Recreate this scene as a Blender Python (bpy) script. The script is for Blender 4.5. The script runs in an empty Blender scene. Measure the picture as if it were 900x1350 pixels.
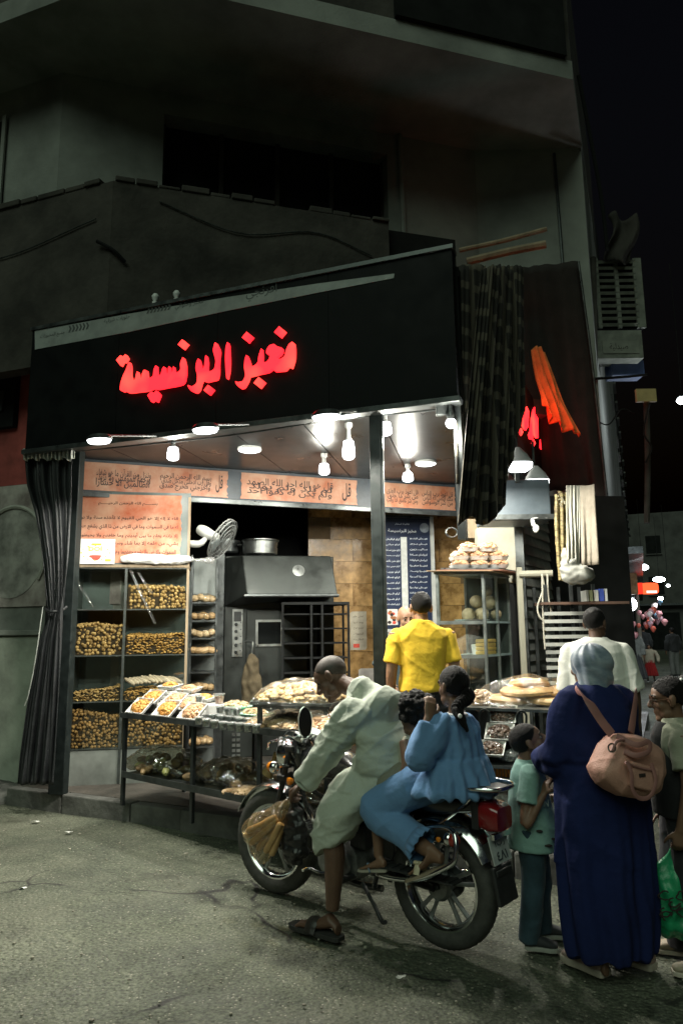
import bpy, bmesh, math, random
import numpy as np
from mathutils import Vector, Matrix, noise as mnoise

# ------------------------------------------------------------------ camera
SC = bpy.context.scene
COL = SC.collection
FPX, CAMH, PITCH, ROLL = 940.0, 1.62, math.atan(157 / 940.0), math.radians(0.6)
_fw = np.array([0, math.cos(PITCH), math.sin(PITCH)])
_up0 = np.array([0, -math.sin(PITCH), math.cos(PITCH)])
_rt0 = np.array([1.0, 0, 0])
_rt = _rt0 * math.cos(ROLL) - _up0 * math.sin(ROLL)
_up = _rt0 * math.sin(ROLL) + _up0 * math.cos(ROLL)
CAMO = np.array([0, 0, CAMH])
cam_data = bpy.data.cameras.new('camera')
cam_data.sensor_fit = 'VERTICAL'
cam_data.sensor_height = 24.0
cam_data.lens = FPX / 1350.0 * 24.0
cam_data.clip_end = 500
cam = bpy.data.objects.new('camera', cam_data)
COL.objects.link(cam)
_m = Matrix.Identity(4)
for i in range(3):
    _m[i][0], _m[i][1], _m[i][2], _m[i][3] = _rt[i], _up[i], -_fw[i], CAMO[i]
cam.matrix_world = _m
SC.camera = cam

# ------------------------------------------------------------------ night sky, faint fill, exposure
world = bpy.data.worlds.new('World')
SC.world = world
world.use_nodes = True
wn = world.node_tree.nodes
sky = wn.new('ShaderNodeTexSky')
sky.sky_type = 'NISHITA'
sky.sun_disc = False
SUN_EL, SUN_AZ = math.radians(42), math.radians(200)
sky.sun_elevation = math.radians(-4)
sky.sun_rotation = SUN_AZ
world.node_tree.links.new(sky.outputs[0], wn['Background'].inputs[0])
wn['Background'].inputs[1].default_value = 0.12
sun_data = bpy.data.lights.new('street_fill', 'SUN')  # wide fill standing in for street light behind the camera
sun_data.energy = 0.57
sun_data.angle = math.radians(40)
sun_data.color = (0.80, 1.0, 0.78)
sun = bpy.data.objects.new('street_fill', sun_data)
COL.objects.link(sun)
# comes from behind the camera, a little to the left
_sd = Vector((math.sin(SUN_AZ) * math.cos(SUN_EL), math.cos(SUN_AZ) * math.cos(SUN_EL), math.sin(SUN_EL)))
sun.rotation_euler = _sd.to_track_quat('Z', 'Y').to_euler()
SC.view_settings.view_transform = 'Standard'
SC.view_settings.look = 'None'
SC.view_settings.exposure = 0.35
SC.view_settings.gamma = 1.0
SC.render.engine = 'CYCLES'
SC.cycles.use_denoising = True
SC.cycles.max_bounces = 7
SC.cycles.diffuse_bounces = 3
SC.cycles.glossy_bounces = 3
SC.cycles.transmission_bounces = 4
SC.cycles.transparent_max_bounces = 24
SC.cycles.sample_clamp_indirect = 4.0
SC.cycles.caustics_reflective = False
SC.cycles.caustics_refractive = False
SC.cycles.blur_glossy = 0.5

# ------------------------------------------------------------------ pixel helpers (photograph 900 x 1350)
def ray(x, y):
    return _fw + _rt * ((x - 450) / FPX) - _up * ((y - 675) / FPX)
def gnd(x, y, z=0.0):
    d = ray(x, y); return CAMO + d * ((z - CAMH) / d[2])
def at(x, y, Y):
    d = ray(x, y); return CAMO + d * (Y / d[1])
def V(*a):
    return np.array(a if len(a) > 1 else a[0], dtype=float)
def unit(v):
    v = np.asarray(v, float); return v / (np.linalg.norm(v) + 1e-12)

class Frame:
    """vertical plane frame: s along the wall, t behind it (away from the viewer), z up"""
    def __init__(self, o, deg):
        a = math.radians(deg)
        self.o = V(o[0], o[1], 0); self.u = V(math.cos(a), math.sin(a), 0); self.n = V(-math.sin(a), math.cos(a), 0); self.a = a
    def p(self, s, t, z):
        return self.o + self.u * s + self.n * t + V(0, 0, z)
    def hit(self, x, y, t=0.0):
        """pixel -> point on the plane, returned as (s, z)"""
        d = ray(x, y); q = self.o + self.n * t
        k = np.dot(q - CAMO, self.n) / np.dot(d, self.n); w = CAMO + d * k
        return float(np.dot(w - self.o, self.u)), float(w[2])
    def loc(self, w):
        w = np.asarray(w) - self.o
        return float(w @ self.u), float(w @ self.n), float(w[2])

# ------------------------------------------------------------------ mesh builder
def catmull(pts, n):
    P = np.asarray(pts, float)
    if len(P) == 2:
        t = np.linspace(0, 1, n)[:, None]; return P[0] * (1 - t) + P[1] * t
    Q = np.vstack([2 * P[0] - P[1], P, 2 * P[-1] - P[-2]])
    out = []
    m = len(P) - 1
    for k in range(n):
        f = k / (n - 1) * m; i = min(int(f), m - 1); t = f - i
        a, b, c, d = Q[i], Q[i + 1], Q[i + 2], Q[i + 3]
        out.append(0.5 * (2 * b + (c - a) * t + (2 * a - 5 * b + 4 * c - d) * t * t + (3 * b - a - 3 * c + d) * t ** 3))
    return np.array(out)

class MB:
    def __init__(self):
        self.v = []; self.f = []; self.mi = []; self.n = 0; self.cur = 0
    def add(self, verts, faces):
        verts = np.asarray(verts, float)
        b = self.n
        self.v.append(verts); self.n += len(verts)
        for f in faces:
            self.f.append([i + b for i in f]); self.mi.append(self.cur)
        return self
    def box(self, c, size, R=None, taper=1.0):
        c = V(c); h = V(size) / 2
        q = []
        for z in (-1, 1):
            k = taper if z > 0 else 1
            for x, y in ((-1, -1), (1, -1), (1, 1), (-1, 1)):
                q.append((x * h[0] * k, y * h[1] * k, z * h[2]))
        q = np.array(q)
        if R is not None: q = q @ np.asarray(R).T
        return self.add(q + c, [(3, 2, 1, 0), (4, 5, 6, 7), (0, 1, 5, 4), (1, 2, 6, 5), (2, 3, 7, 6), (3, 0, 4, 7)])
    def fbox(self, fr, s0, s1, t0, t1, z0, z1):
        q = [fr.p(s, t, z) for z in (z0, z1) for s, t in ((s0, t0), (s1, t0), (s1, t1), (s0, t1))]
        return self.add(q, [(3, 2, 1, 0), (4, 5, 6, 7), (0, 1, 5, 4), (1, 2, 6, 5), (2, 3, 7, 6), (3, 0, 4, 7)])
    def hexa(self, q):
        """eight points: bottom ring then top ring"""
        return self.add(q, [(3, 2, 1, 0), (4, 5, 6, 7), (0, 1, 5, 4), (1, 2, 6, 5), (2, 3, 7, 6), (3, 0, 4, 7)])
    def rings(self, R, cap=True, closed=False):
        """R: list of rings, each (n,3)"""
        n = len(R[0]); m = len(R)
        F = []
        for i in range(m - 1 + (1 if closed else 0)):
            a, b = i * n, ((i + 1) % m) * n
            for k in range(n):
                l = (k + 1) % n
                F.append((a + k, a + l, b + l, b + k))
        if cap and not closed:
            F.append(tuple(reversed(range(n)))); F.append(tuple(range((m - 1) * n, m * n)))
        return self.add(np.vstack(R), F)
    def tube(self, pts, r, n=8, res=None, cap=True, flat=None, closed=False):
        """round tube through pts, r number or list; flat = (up vector, ratio) squashes the section"""
        P = np.asarray(pts, float)
        rr = np.full(len(P), r, float) if np.isscalar(r) else np.asarray(r, float)
        if res:
            rr = catmull(rr[:, None], res)[:, 0]; P = catmull(P, res)
        m = len(P)
        T = np.zeros_like(P)
        if closed:
            T = np.roll(P, -1, 0) - np.roll(P, 1, 0)
        else:
            T[1:-1] = P[2:] - P[:-2]; T[0] = P[1] - P[0]; T[-1] = P[-1] - P[-2]
        T /= (np.linalg.norm(T, axis=1)[:, None] + 1e-12)
        up = V(0, 0, 1) if abs(T[0][2]) < 0.9 else V(1, 0, 0)
        a = unit(np.cross(T[0], up))
        if flat is not None: a = unit(np.cross(T[0], V(flat[0])))
        R = []
        th = np.linspace(0, 2 * math.pi, n, endpoint=False)
        for i in range(m):
            if flat is not None: a = unit(np.cross(T[i], V(flat[0])))
            else: a = unit(a - T[i] * np.dot(a, T[i]))
            b = np.cross(a, T[i])
            k = flat[1] if flat is not None else 1.0
            R.append(P[i] + rr[i] * (np.cos(th)[:, None] * a + np.sin(th)[:, None] * b * k))
        return self.rings(R, cap, closed)
    def sweep(self, C, A, B, n=20, e=2.0, cap=True):
        """rings with centre C and half axes A,B (lists); e = superellipse exponent"""
        th = np.linspace(0, 2 * math.pi, n, endpoint=False)
        c, s = np.cos(th), np.sin(th)
        x = np.sign(c) * np.abs(c) ** (2 / e); y = np.sign(s) * np.abs(s) ** (2 / e)
        return self.rings([V(C[i]) + x[:, None] * V(A[i]) + y[:, None] * V(B[i]) for i in range(len(C))], cap)
    def ell(self, c, r, R=None, nu=14, nv=9):
        c = V(c); r = V(r) if not np.isscalar(r) else V(r, r, r)
        q = [(0, 0, -1)]
        for i in range(1, nv):
            p = -math.pi / 2 + math.pi * i / nv
            for k in range(nu):
                t = 2 * math.pi * k / nu; q.append((math.cos(p) * math.cos(t), math.cos(p) * math.sin(t), math.sin(p)))
        q.append((0, 0, 1))
        q = np.array(q) * r
        if R is not None: q = q @ np.asarray(R).T
        F = [(0, 1 + (k + 1) % nu, 1 + k) for k in range(nu)]
        for i in range(nv - 2):
            a = 1 + i * nu
            for k in range(nu):
                l = (k + 1) % nu; F.append((a + k, a + l, a + nu + l, a + nu + k))
        a = 1 + (nv - 2) * nu; L = len(q) - 1
        F += [(a + k, a + (k + 1) % nu, L) for k in range(nu)]
        return self.add(q + c, F)
    def lathe(self, c, axis, prof, n=16, cap=True):
        """prof: list of (radius, height along axis)"""
        ax = unit(axis); t = V(0, 0, 1) if abs(ax[2]) < 0.9 else V(1, 0, 0)
        a = unit(np.cross(ax, t)); b = np.cross(ax, a)
        th = np.linspace(0, 2 * math.pi, n, endpoint=False)
        ring = np.cos(th)[:, None] * a + np.sin(th)[:, None] * b
        return self.rings([V(c) + ax * h + ring * max(r, 1e-4) for r, h in prof], cap)
    def torus(self, c, axis, R, r, n=40, m=10, squash=1.0):
        ax = unit(axis); t = V(0, 0, 1) if abs(ax[2]) < 0.9 else V(1, 0, 0)
        a = unit(np.cross(ax, t)); b = np.cross(ax, a)
        rings = []
        for i in range(n):
            p = 2 * math.pi * i / n; d = math.cos(p) * a + math.sin(p) * b
            rings.append(np.array([V(c) + d * (R + r * math.cos(q)) + ax * r * squash * math.sin(q) for q in np.linspace(0, 2 * math.pi, m, endpoint=False)]))
        return self.rings(rings, False, True)
    def prism(self, poly, o, u, v, depth):
        """2-D polygon extruded: o + u*x + v*y, depth along u x v"""
        o, u, v = V(o), V(u), V(v); w = unit(np.cross(u, v)) * depth
        a = [o + u * x + v * y for x, y in poly]; n = len(a)
        F = [tuple(range(n - 1, -1, -1)), tuple(range(n, 2 * n))] + [(i, (i + 1) % n, n + (i + 1) % n, n + i) for i in range(n)]
        return self.add(a + [q + w for q in a], F)
    def grid(self, fn, nu, nv):
        q = [fn(i / (nu - 1), j / (nv - 1)) for j in range(nv) for i in range(nu)]
        return self.add(q, [(j * nu + i, j * nu + i + 1, (j + 1) * nu + i + 1, (j + 1) * nu + i) for j in range(nv - 1) for i in range(nu - 1)])
    def verts(self):
        return np.vstack(self.v)

SHADE_ANGLE = 0.7
def mesh_of(mb, mats, smooth=False, name='m', off=None, autosmooth=True):
    me = bpy.data.meshes.new(name)
    v = mb.verts()
    if off is not None: v = v - off
    me.from_pydata(v.tolist(), [], mb.f)
    if not isinstance(mats, (list, tuple)): mats = [mats]
    for m in mats: me.materials.append(m)
    if len(mats) > 1: me.polygons.foreach_set('material_index', mb.mi)
    if smooth:
        me.polygons.foreach_set('use_smooth', [True] * len(me.polygons))
        if autosmooth:
            try: me.set_sharp_from_angle(angle=SHADE_ANGLE)
            except Exception: pass
    me.update()
    return me

def setp(o, label=None, cat=None, group=None, kind=None):
    if label: o['label'] = label
    if cat: o['category'] = cat
    if group: o['group'] = group
    if kind: o['kind'] = kind
    return o

def link(name, me, parent=None):
    o = bpy.data.objects.new(name, me); COL.objects.link(o)
    if parent is not None: o.parent = parent
    return o

def thing(name, label, cat, loc=(0, 0, 0), rz=0.0, group=None):
    o = bpy.data.objects.new(name, None); COL.objects.link(o)
    o.empty_display_size = 0.1
    o.location = [float(k) for k in loc]; o.rotation_euler = (0, 0, rz)
    return setp(o, label, cat, group)

def root_of(o):
    while o.parent is not None: o = o.parent
    return o

def bevel(o, w, seg=2):
    m = o.modifiers.new('bevel', 'BEVEL'); m.width = w; m.segments = seg; m.limit_method = 'ANGLE'; m.angle_limit = 0.6
    return o

def part(mb, name, mats, parent, smooth=False, bev=0, local=False, label=None, kind=None):
    """a mesh under a thing; vertices given in world space unless local"""
    r = root_of(parent)
    if not local:
        v = mb.verts() - V(*r.location)
        c, s = math.cos(-r.rotation_euler[2]), math.sin(-r.rotation_euler[2])
        v = np.stack([v[:, 0] * c - v[:, 1] * s, v[:, 0] * s + v[:, 1] * c, v[:, 2]], 1)
        mb.v = [v]
    o = link(name, mesh_of(mb, mats, smooth, name), parent)
    if bev: bevel(o, bev)
    if label: o['label'] = label
    if kind: o['kind'] = kind
    return o

def solo(mb, name, mats, label, cat, group=None, smooth=False, bev=0, kind=None):
    """a thing that is a single mesh; origin at the bottom centre"""
    v = mb.verts(); off = V((v[:, 0].min() + v[:, 0].max()) / 2, (v[:, 1].min() + v[:, 1].max()) / 2, v[:, 2].min())
    o = link(name, mesh_of(mb, mats, smooth, name, off)); o.location = [float(k) for k in off]
    if bev: bevel(o, bev)
    return setp(o, label, cat, group, kind)

def struct(mb, name, mats, smooth=False, bev=0, kind='structure'):
    o = link(name, mesh_of(mb, mats, smooth, name)); o['kind'] = kind
    if bev: bevel(o, bev)
    return o

def copy_tree(src, loc, rz=None, label=None, scale=None):
    r = src.copy(); COL.objects.link(r); r.location = [float(k) for k in loc]
    if rz is not None: r.rotation_euler = (0, 0, rz)
    if scale is not None: r.scale = (scale,) * 3
    if label: r['label'] = label
    for ch in list(src.children):
        c = ch.copy(); COL.objects.link(c); c.parent = r
        for g in list(ch.children):
            d = g.copy(); COL.objects.link(d); d.parent = c
    return r

def remesh(mb, voxel, smooth=4, disp=None, name='m', decimate=None):
    """fuse overlapping closed shapes into one continuous surface"""
    me = bpy.data.meshes.new(name)
    me.from_pydata(mb.verts().tolist(), [], mb.f)
    o = bpy.data.objects.new(name, me); COL.objects.link(o)
    m = o.modifiers.new('r', 'REMESH'); m.mode = 'VOXEL'; m.voxel_size = voxel
    if smooth:
        m = o.modifiers.new('s', 'SMOOTH'); m.factor = 0.5; m.iterations = smooth
    if decimate:
        m = o.modifiers.new('d', 'DECIMATE'); m.ratio = decimate
    bpy.context.view_layer.update()
    out = bpy.data.meshes.new_from_object(o.evaluated_get(bpy.context.evaluated_depsgraph_get()))
    bpy.data.objects.remove(o); bpy.data.meshes.remove(me)
    if disp is not None:
        n = len(out.vertices)
        co = np.empty(n * 3, 'f'); out.vertices.foreach_get('co', co); co = co.reshape(-1, 3).astype(float)
        no = np.empty(n * 3, 'f'); out.vertex_normals.foreach_get('vector', no); no = no.reshape(-1, 3)
        d = disp(co, no)
        co = co + (no * d[:, None] if d.ndim == 1 else d)
        out.vertices.foreach_set('co', co.astype('f').ravel())
    out.polygons.foreach_set('use_smooth', [True] * len(out.polygons))
    out.update()
    return out

def fused(mb, name, mat, parent, voxel=0.008, smooth=4, disp=None, label=None):
    me = remesh(mb, voxel, smooth, disp, name)
    me.materials.append(mat)
    o = link(name, me, parent)
    if label: o['label'] = label
    return o

def vnoise(p, seed=0):
    """cheap smooth vector noise from sines, roughly -1..1"""
    x, y, z = p[:, 0], p[:, 1], p[:, 2]
    s = seed * 1.7
    return (np.sin(x * 1.7 + 2.1 * np.sin(y * 1.3 + s) + s) + np.sin(y * 2.3 + 1.7 * np.sin(z * 1.9 + s * 2) + 1.3 * s) + np.sin(z * 2.9 + 1.9 * np.sin(x * 1.1 - s) + 0.7 * s)) / 3

# ------------------------------------------------------------------ materials
_mats = {}
def mat(name, col=(0.5, 0.5, 0.5), rough=0.6, metal=0.0, var=0.18, vs=6.0, bump=0.0, bs=60.0, spec=0.5, emit=None, es=1.0, col2=None, stretch=None, coat=0.0, sheen=0.0, rvar=0.0, detail=4.0, sss=0.0):
    if name in _mats: return _mats[name]
    m = bpy.data.materials.new(name); m.use_nodes = True
    nt = m.node_tree; N = nt.nodes; L = nt.links
    b = N['Principled BSDF']
    b.inputs['Roughness'].default_value = rough
    b.inputs['Metallic'].default_value = metal
    b.inputs['Specular IOR Level'].default_value = spec
    b.inputs['Coat Weight'].default_value = coat
    b.inputs['Sheen Weight'].default_value = sheen
    if emit is not None:
        b.inputs['Emission Color'].default_value = (*emit, 1); b.inputs['Emission Strength'].default_value = es
    b.inputs['Base Color'].default_value = (*col, 1)
    if var > 0 or bump > 0 or col2 is not None:
        tc = N.new('ShaderNodeTexCoord'); src = tc.outputs['Object']
        if stretch is not None:
            mp = N.new('ShaderNodeMapping'); mp.inputs['Scale'].default_value = stretch
            L.new(src, mp.inputs['Vector']); src = mp.outputs[0]
        nz = N.new('ShaderNodeTexNoise'); nz.inputs['Scale'].default_value = vs; nz.inputs['Detail'].default_value = detail; nz.inputs['Roughness'].default_value = 0.6
        L.new(src, nz.inputs['Vector'])
        rp = N.new('ShaderNodeValToRGB')
        c1 = col; c2 = col2 if col2 is not None else tuple(min(1, c * (1 + var)) for c in col)
        c0 = tuple(c * (1 - var) for c in col)
        rp.color_ramp.elements[0].position = 0.33; rp.color_ramp.elements[0].color = (*c0, 1)
        rp.color_ramp.elements[1].position = 0.68; rp.color_ramp.elements[1].color = (*c2, 1)
        L.new(nz.outputs[0], rp.inputs[0]); L.new(rp.outputs[0], b.inputs['Base Color'])
        if rvar > 0:
            mr = N.new('ShaderNodeMapRange'); mr.inputs[1].default_value = 0.3; mr.inputs[2].default_value = 0.7
            mr.inputs[3].default_value = max(0.02, rough - rvar); mr.inputs[4].default_value = min(1, rough + rvar)
            L.new(nz.outputs[0], mr.inputs[0]); L.new(mr.outputs[0], b.inputs['Roughness'])
        if bump > 0:
            n2 = N.new('ShaderNodeTexNoise'); n2.inputs['Scale'].default_value = bs; n2.inputs['Detail'].default_value = 5
            L.new(src, n2.inputs['Vector'])
            bp = N.new('ShaderNodeBump'); bp.inputs['Strength'].default_value = bump; bp.inputs['Distance'].default_value = 0.02
            L.new(n2.outputs[0], bp.inputs['Height']); L.new(bp.outputs[0], b.inputs['Normal'])
    _mats[name] = m
    return m

def film(name, tint=(1, 1, 1), gloss=0.12, rough=0.08, bump=0.0, bs=25.0, milky=0.0, milk=(0.8, 0.8, 0.8)):
    """thin clear sheet: see-through with a sheen, optionally milky"""
    if name in _mats: return _mats[name]
    m = bpy.data.materials.new(name); m.use_nodes = True
    nt = m.node_tree; N = nt.nodes; L = nt.links
    N.remove(N['Principled BSDF'])
    tr = N.new('ShaderNodeBsdfTransparent'); tr.inputs[0].default_value = (*tint, 1)
    gl = N.new('ShaderNodeBsdfGlossy'); gl.inputs[0].default_value = (1, 1, 1, 1); gl.inputs['Roughness'].default_value = rough
    lw = N.new('ShaderNodeLayerWeight'); lw.inputs[0].default_value = 0.5
    fr = N.new('ShaderNodeMath'); fr.operation = 'POWER'; fr.inputs[1].default_value = 5.0; L.new(lw.outputs['Facing'], fr.inputs[0])
    ad = N.new('ShaderNodeMath'); ad.operation = 'ADD'; ad.inputs[1].default_value = gloss; ad.use_clamp = True
    L.new(fr.outputs[0], ad.inputs[0])
    mx = N.new('ShaderNodeMixShader'); L.new(ad.outputs[0], mx.inputs[0])
    base = tr.outputs[0]
    if milky > 0:
        df = N.new('ShaderNodeBsdfDiffuse'); df.inputs[0].default_value = (*milk, 1)
        m2 = N.new('ShaderNodeMixShader'); m2.inputs[0].default_value = milky
        L.new(tr.outputs[0], m2.inputs[1]); L.new(df.outputs[0], m2.inputs[2]); base = m2.outputs[0]
    L.new(base, mx.inputs[1]); L.new(gl.outputs[0], mx.inputs[2])
    if bump > 0:
        tc = N.new('ShaderNodeTexCoord'); nz = N.new('ShaderNodeTexNoise'); nz.inputs['Scale'].default_value = bs; nz.inputs['Detail'].default_value = 3
        nz.inputs['Distortion'].default_value = 1.5
        L.new(tc.outputs['Object'], nz.inputs['Vector'])
        bp = N.new('ShaderNodeBump'); bp.inputs['Strength'].default_value = bump; bp.inputs['Distance'].default_value = 0.03
        L.new(nz.outputs[0], bp.inputs['Height']); L.new(bp.outputs[0], gl.inputs['Normal'])
    L.new(mx.outputs[0], N['Material Output'].inputs[0])
    _mats[name] = m
    return m

def glow(name, col, strength):
    if name in _mats: return _mats[name]
    m = bpy.data.materials.new(name); m.use_nodes = True
    N = m.node_tree.nodes; N.remove(N['Principled BSDF'])
    e = N.new('ShaderNodeEmission'); e.inputs[0].default_value = (*col, 1); e.inputs[1].default_value = strength
    m.node_tree.links.new(e.outputs[0], N['Material Output'].inputs[0])
    _mats[name] = m
    return m

def lamp(name, kind, loc, power, parent=None, col=(1.0, 0.97, 0.85), size=0.1, direction=(0, 0, -1), spread=None):
    ld = bpy.data.lights.new(name, kind); ld.energy = power * 1.2; ld.color = col
    if kind == 'AREA':
        ld.shape = 'DISK'; ld.size = size
        if spread: ld.spread = spread
    elif kind == 'SPOT':
        ld.shadow_soft_size = size; ld.spot_size = spread or 2.4; ld.spot_blend = 0.12
    else: ld.shadow_soft_size = size
    o = bpy.data.objects.new(name, ld); COL.objects.link(o)
    d = Vector(direction)
    q = (-d).to_track_quat('Z', 'Y').to_euler()
    loc = V(*loc)
    if parent is not None:
        r = root_of(parent); o.parent = parent
        loc = loc - V(*r.location)
    o.location = [float(k) for k in loc]; o.rotation_euler = q
    return o

# ------------------------------------------------------------------ Arabic lettering (letters joined and set right to left)
_AR = {'ا': (0xFE8D, 2), 'أ': (0xFE83, 2), 'آ': (0xFE81, 2), 'إ': (0xFE87, 2), 'ب': (0xFE8F, 4), 'ة': (0xFE93, 2), 'ت': (0xFE95, 4), 'ث': (0xFE99, 4), 'ج': (0xFE9D, 4), 'ح': (0xFEA1, 4), 'خ': (0xFEA5, 4), 'د': (0xFEA9, 2), 'ذ': (0xFEAB, 2), 'ر': (0xFEAD, 2), 'ز': (0xFEAF, 2), 'س': (0xFEB1, 4), 'ش': (0xFEB5, 4), 'ص': (0xFEB9, 4), 'ض': (0xFEBD, 4), 'ط': (0xFEC1, 4), 'ظ': (0xFEC5, 4), 'ع': (0xFEC9, 4), 'غ': (0xFECD, 4), 'ف': (0xFED1, 4), 'ق': (0xFED5, 4), 'ك': (0xFED9, 4), 'ل': (0xFEDD, 4), 'م': (0xFEE1, 4), 'ن': (0xFEE5, 4), 'ه': (0xFEE9, 4), 'و': (0xFEED, 2), 'ؤ': (0xFE85, 2), 'ى': (0xFEEF, 2), 'ي': (0xFEF1, 4), 'ئ': (0xFE89, 4), 'ء': (0xFE80, 1)}
def arabic(s):
    out = []
    s = s.replace('لا', '\x01').replace('لأ', '\x01').replace('لإ', '\x01')
    for i, ch in enumerate(s):
        if ch == 'ـ': out.append('ـ'); continue
        if ch == '\x01':
            prev = i > 0 and (s[i - 1] == 'ـ' or (s[i - 1] in _AR and _AR[s[i - 1]][1] == 4))
            out.append(chr(0xFEFC if prev else 0xFEFB)); continue
        if ch not in _AR: out.append(ch); continue
        base, nf = _AR[ch]
        prev = i > 0 and (s[i - 1] == 'ـ' or (s[i - 1] in _AR and _AR[s[i - 1]][1] == 4)) and nf > 1
        nxt = i + 1 < len(s) and (s[i + 1] in 'ـ\x01' or (s[i + 1] in _AR and _AR[s[i + 1]][1] > 1)) and nf == 4
        out.append(chr(base + (3 if prev and nxt else 2 if nxt else 1 if prev else 0)))
    return ''.join(reversed(out))

def lettering(text, name, m, parent, o, u, v, width=None, height=None, bold=0.0, depth=0.002, align='C', ar=True):
    """flat raised lettering on a board: o centre point (world), u right, v up"""
    cu = bpy.data.curves.new('t', 'FONT'); cu.body = arabic(text) if ar else text; cu.size = 1.0; cu.offset = bold; cu.extrude = 0.0; cu.resolution_u = 2
    t = bpy.data.objects.new('t', cu); COL.objects.link(t); bpy.context.view_layer.update()
    me = bpy.data.meshes.new_from_object(t.evaluated_get(bpy.context.evaluated_depsgraph_get()))
    bpy.data.objects.remove(t); bpy.data.curves.remove(cu)
    n = len(me.vertices); co = np.empty(n * 3, 'f'); me.vertices.foreach_get('co', co); co = co.reshape(-1, 3).astype(float)
    lo, hi = co.min(0), co.max(0)
    ce = (lo + hi) / 2
    sx = width / (hi[0] - lo[0]) if width else None; sy = height / (hi[1] - lo[1]) if height else None
    sx = sx or sy; sy = sy or sx
    x = (co[:, 0] - ce[0]) * sx; y = (co[:, 1] - ce[1]) * sy
    if align == 'R': x -= (hi[0] - ce[0]) * sx
    u, v = unit(u), unit(v); w = np.cross(u, v)
    p = V(o) + x[:, None] * u + y[:, None] * v + w * depth
    r = root_of(parent)
    p = p - V(*r.location)
    c, s = math.cos(-r.rotation_euler[2]), math.sin(-r.rotation_euler[2])
    p = np.stack([p[:, 0] * c - p[:, 1] * s, p[:, 0] * s + p[:, 1] * c, p[:, 2]], 1)
    me.vertices.foreach_set('co', p.astype('f').ravel())
    me.materials.clear(); me.materials.append(m); me.update()
    return link(name, me, parent)
RND = random.Random(7)
# ================================================================== materials used widely
m_black = mat('black_paint', (0.018, 0.022, 0.022), 0.42, var=0.3, vs=9, rvar=0.12)
m_post = mat('dark_green_paint', (0.012, 0.017, 0.0165), 0.5, spec=.25, var=0.3, vs=14, rvar=0.15)
m_steel = mat('brushed_steel', (0.30, 0.32, 0.31), 0.34, 0.9, var=0.2, vs=12, rvar=0.1)
m_darksteel = mat('dark_steel', (0.09, 0.10, 0.10), 0.38, 0.7, var=0.3, vs=10, rvar=0.12)
m_chrome = mat('chrome', (0.75, 0.77, 0.78), 0.12, 1.0, var=0.12, vs=20, rvar=0.06)
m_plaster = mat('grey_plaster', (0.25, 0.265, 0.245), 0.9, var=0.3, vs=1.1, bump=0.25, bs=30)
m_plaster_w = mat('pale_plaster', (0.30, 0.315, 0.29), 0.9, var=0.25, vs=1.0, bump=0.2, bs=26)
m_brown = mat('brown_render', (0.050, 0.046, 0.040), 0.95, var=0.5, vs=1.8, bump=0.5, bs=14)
m_dark = mat('flat_black', (0.014, 0.015, 0.015), 0.95, var=0.3, vs=3, spec=.15)  # near-black matt tone for walls, openings and boards
m_glass = film('cabinet_glass', (0.95, 0.98, 0.96), 0.07, 0.03)
m_film = film('crinkled_film', (0.97, 0.97, 0.96), 0.02, 0.10, bump=0.35, bs=22)
m_bagfilm = film('clear_bag', (0.95, 0.94, 0.91), 0.04, 0.14, bump=0.9, bs=16, milky=0.02, milk=(0.6, 0.58, 0.5))
m_white = mat('white_plastic', (0.72, 0.74, 0.73), 0.45, var=0.1, vs=10)
m_foam = mat('white_foam', (0.78, 0.78, 0.76), 0.6, var=0.08, vs=20)
m_ink = mat('black_ink', (0.03, 0.022, 0.02), 0.8, var=0)
m_inkwhite = mat('white_ink', (0.62, 0.66, 0.70), 0.7, var=0.2, vs=40)
m_rubber = mat('tyre_rubber', (0.055, 0.055, 0.050), 0.75, var=0.3, vs=14, bump=0.2, bs=60)
m_wood = mat('old_wood', (0.26, 0.20, 0.13), 0.7, var=0.3, vs=8, stretch=(1, 1, 0.2), bump=0.3, bs=30)
m_card = mat('brown_cardboard', (0.30, 0.21, 0.13), 0.85, var=0.15, vs=10)

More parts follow.
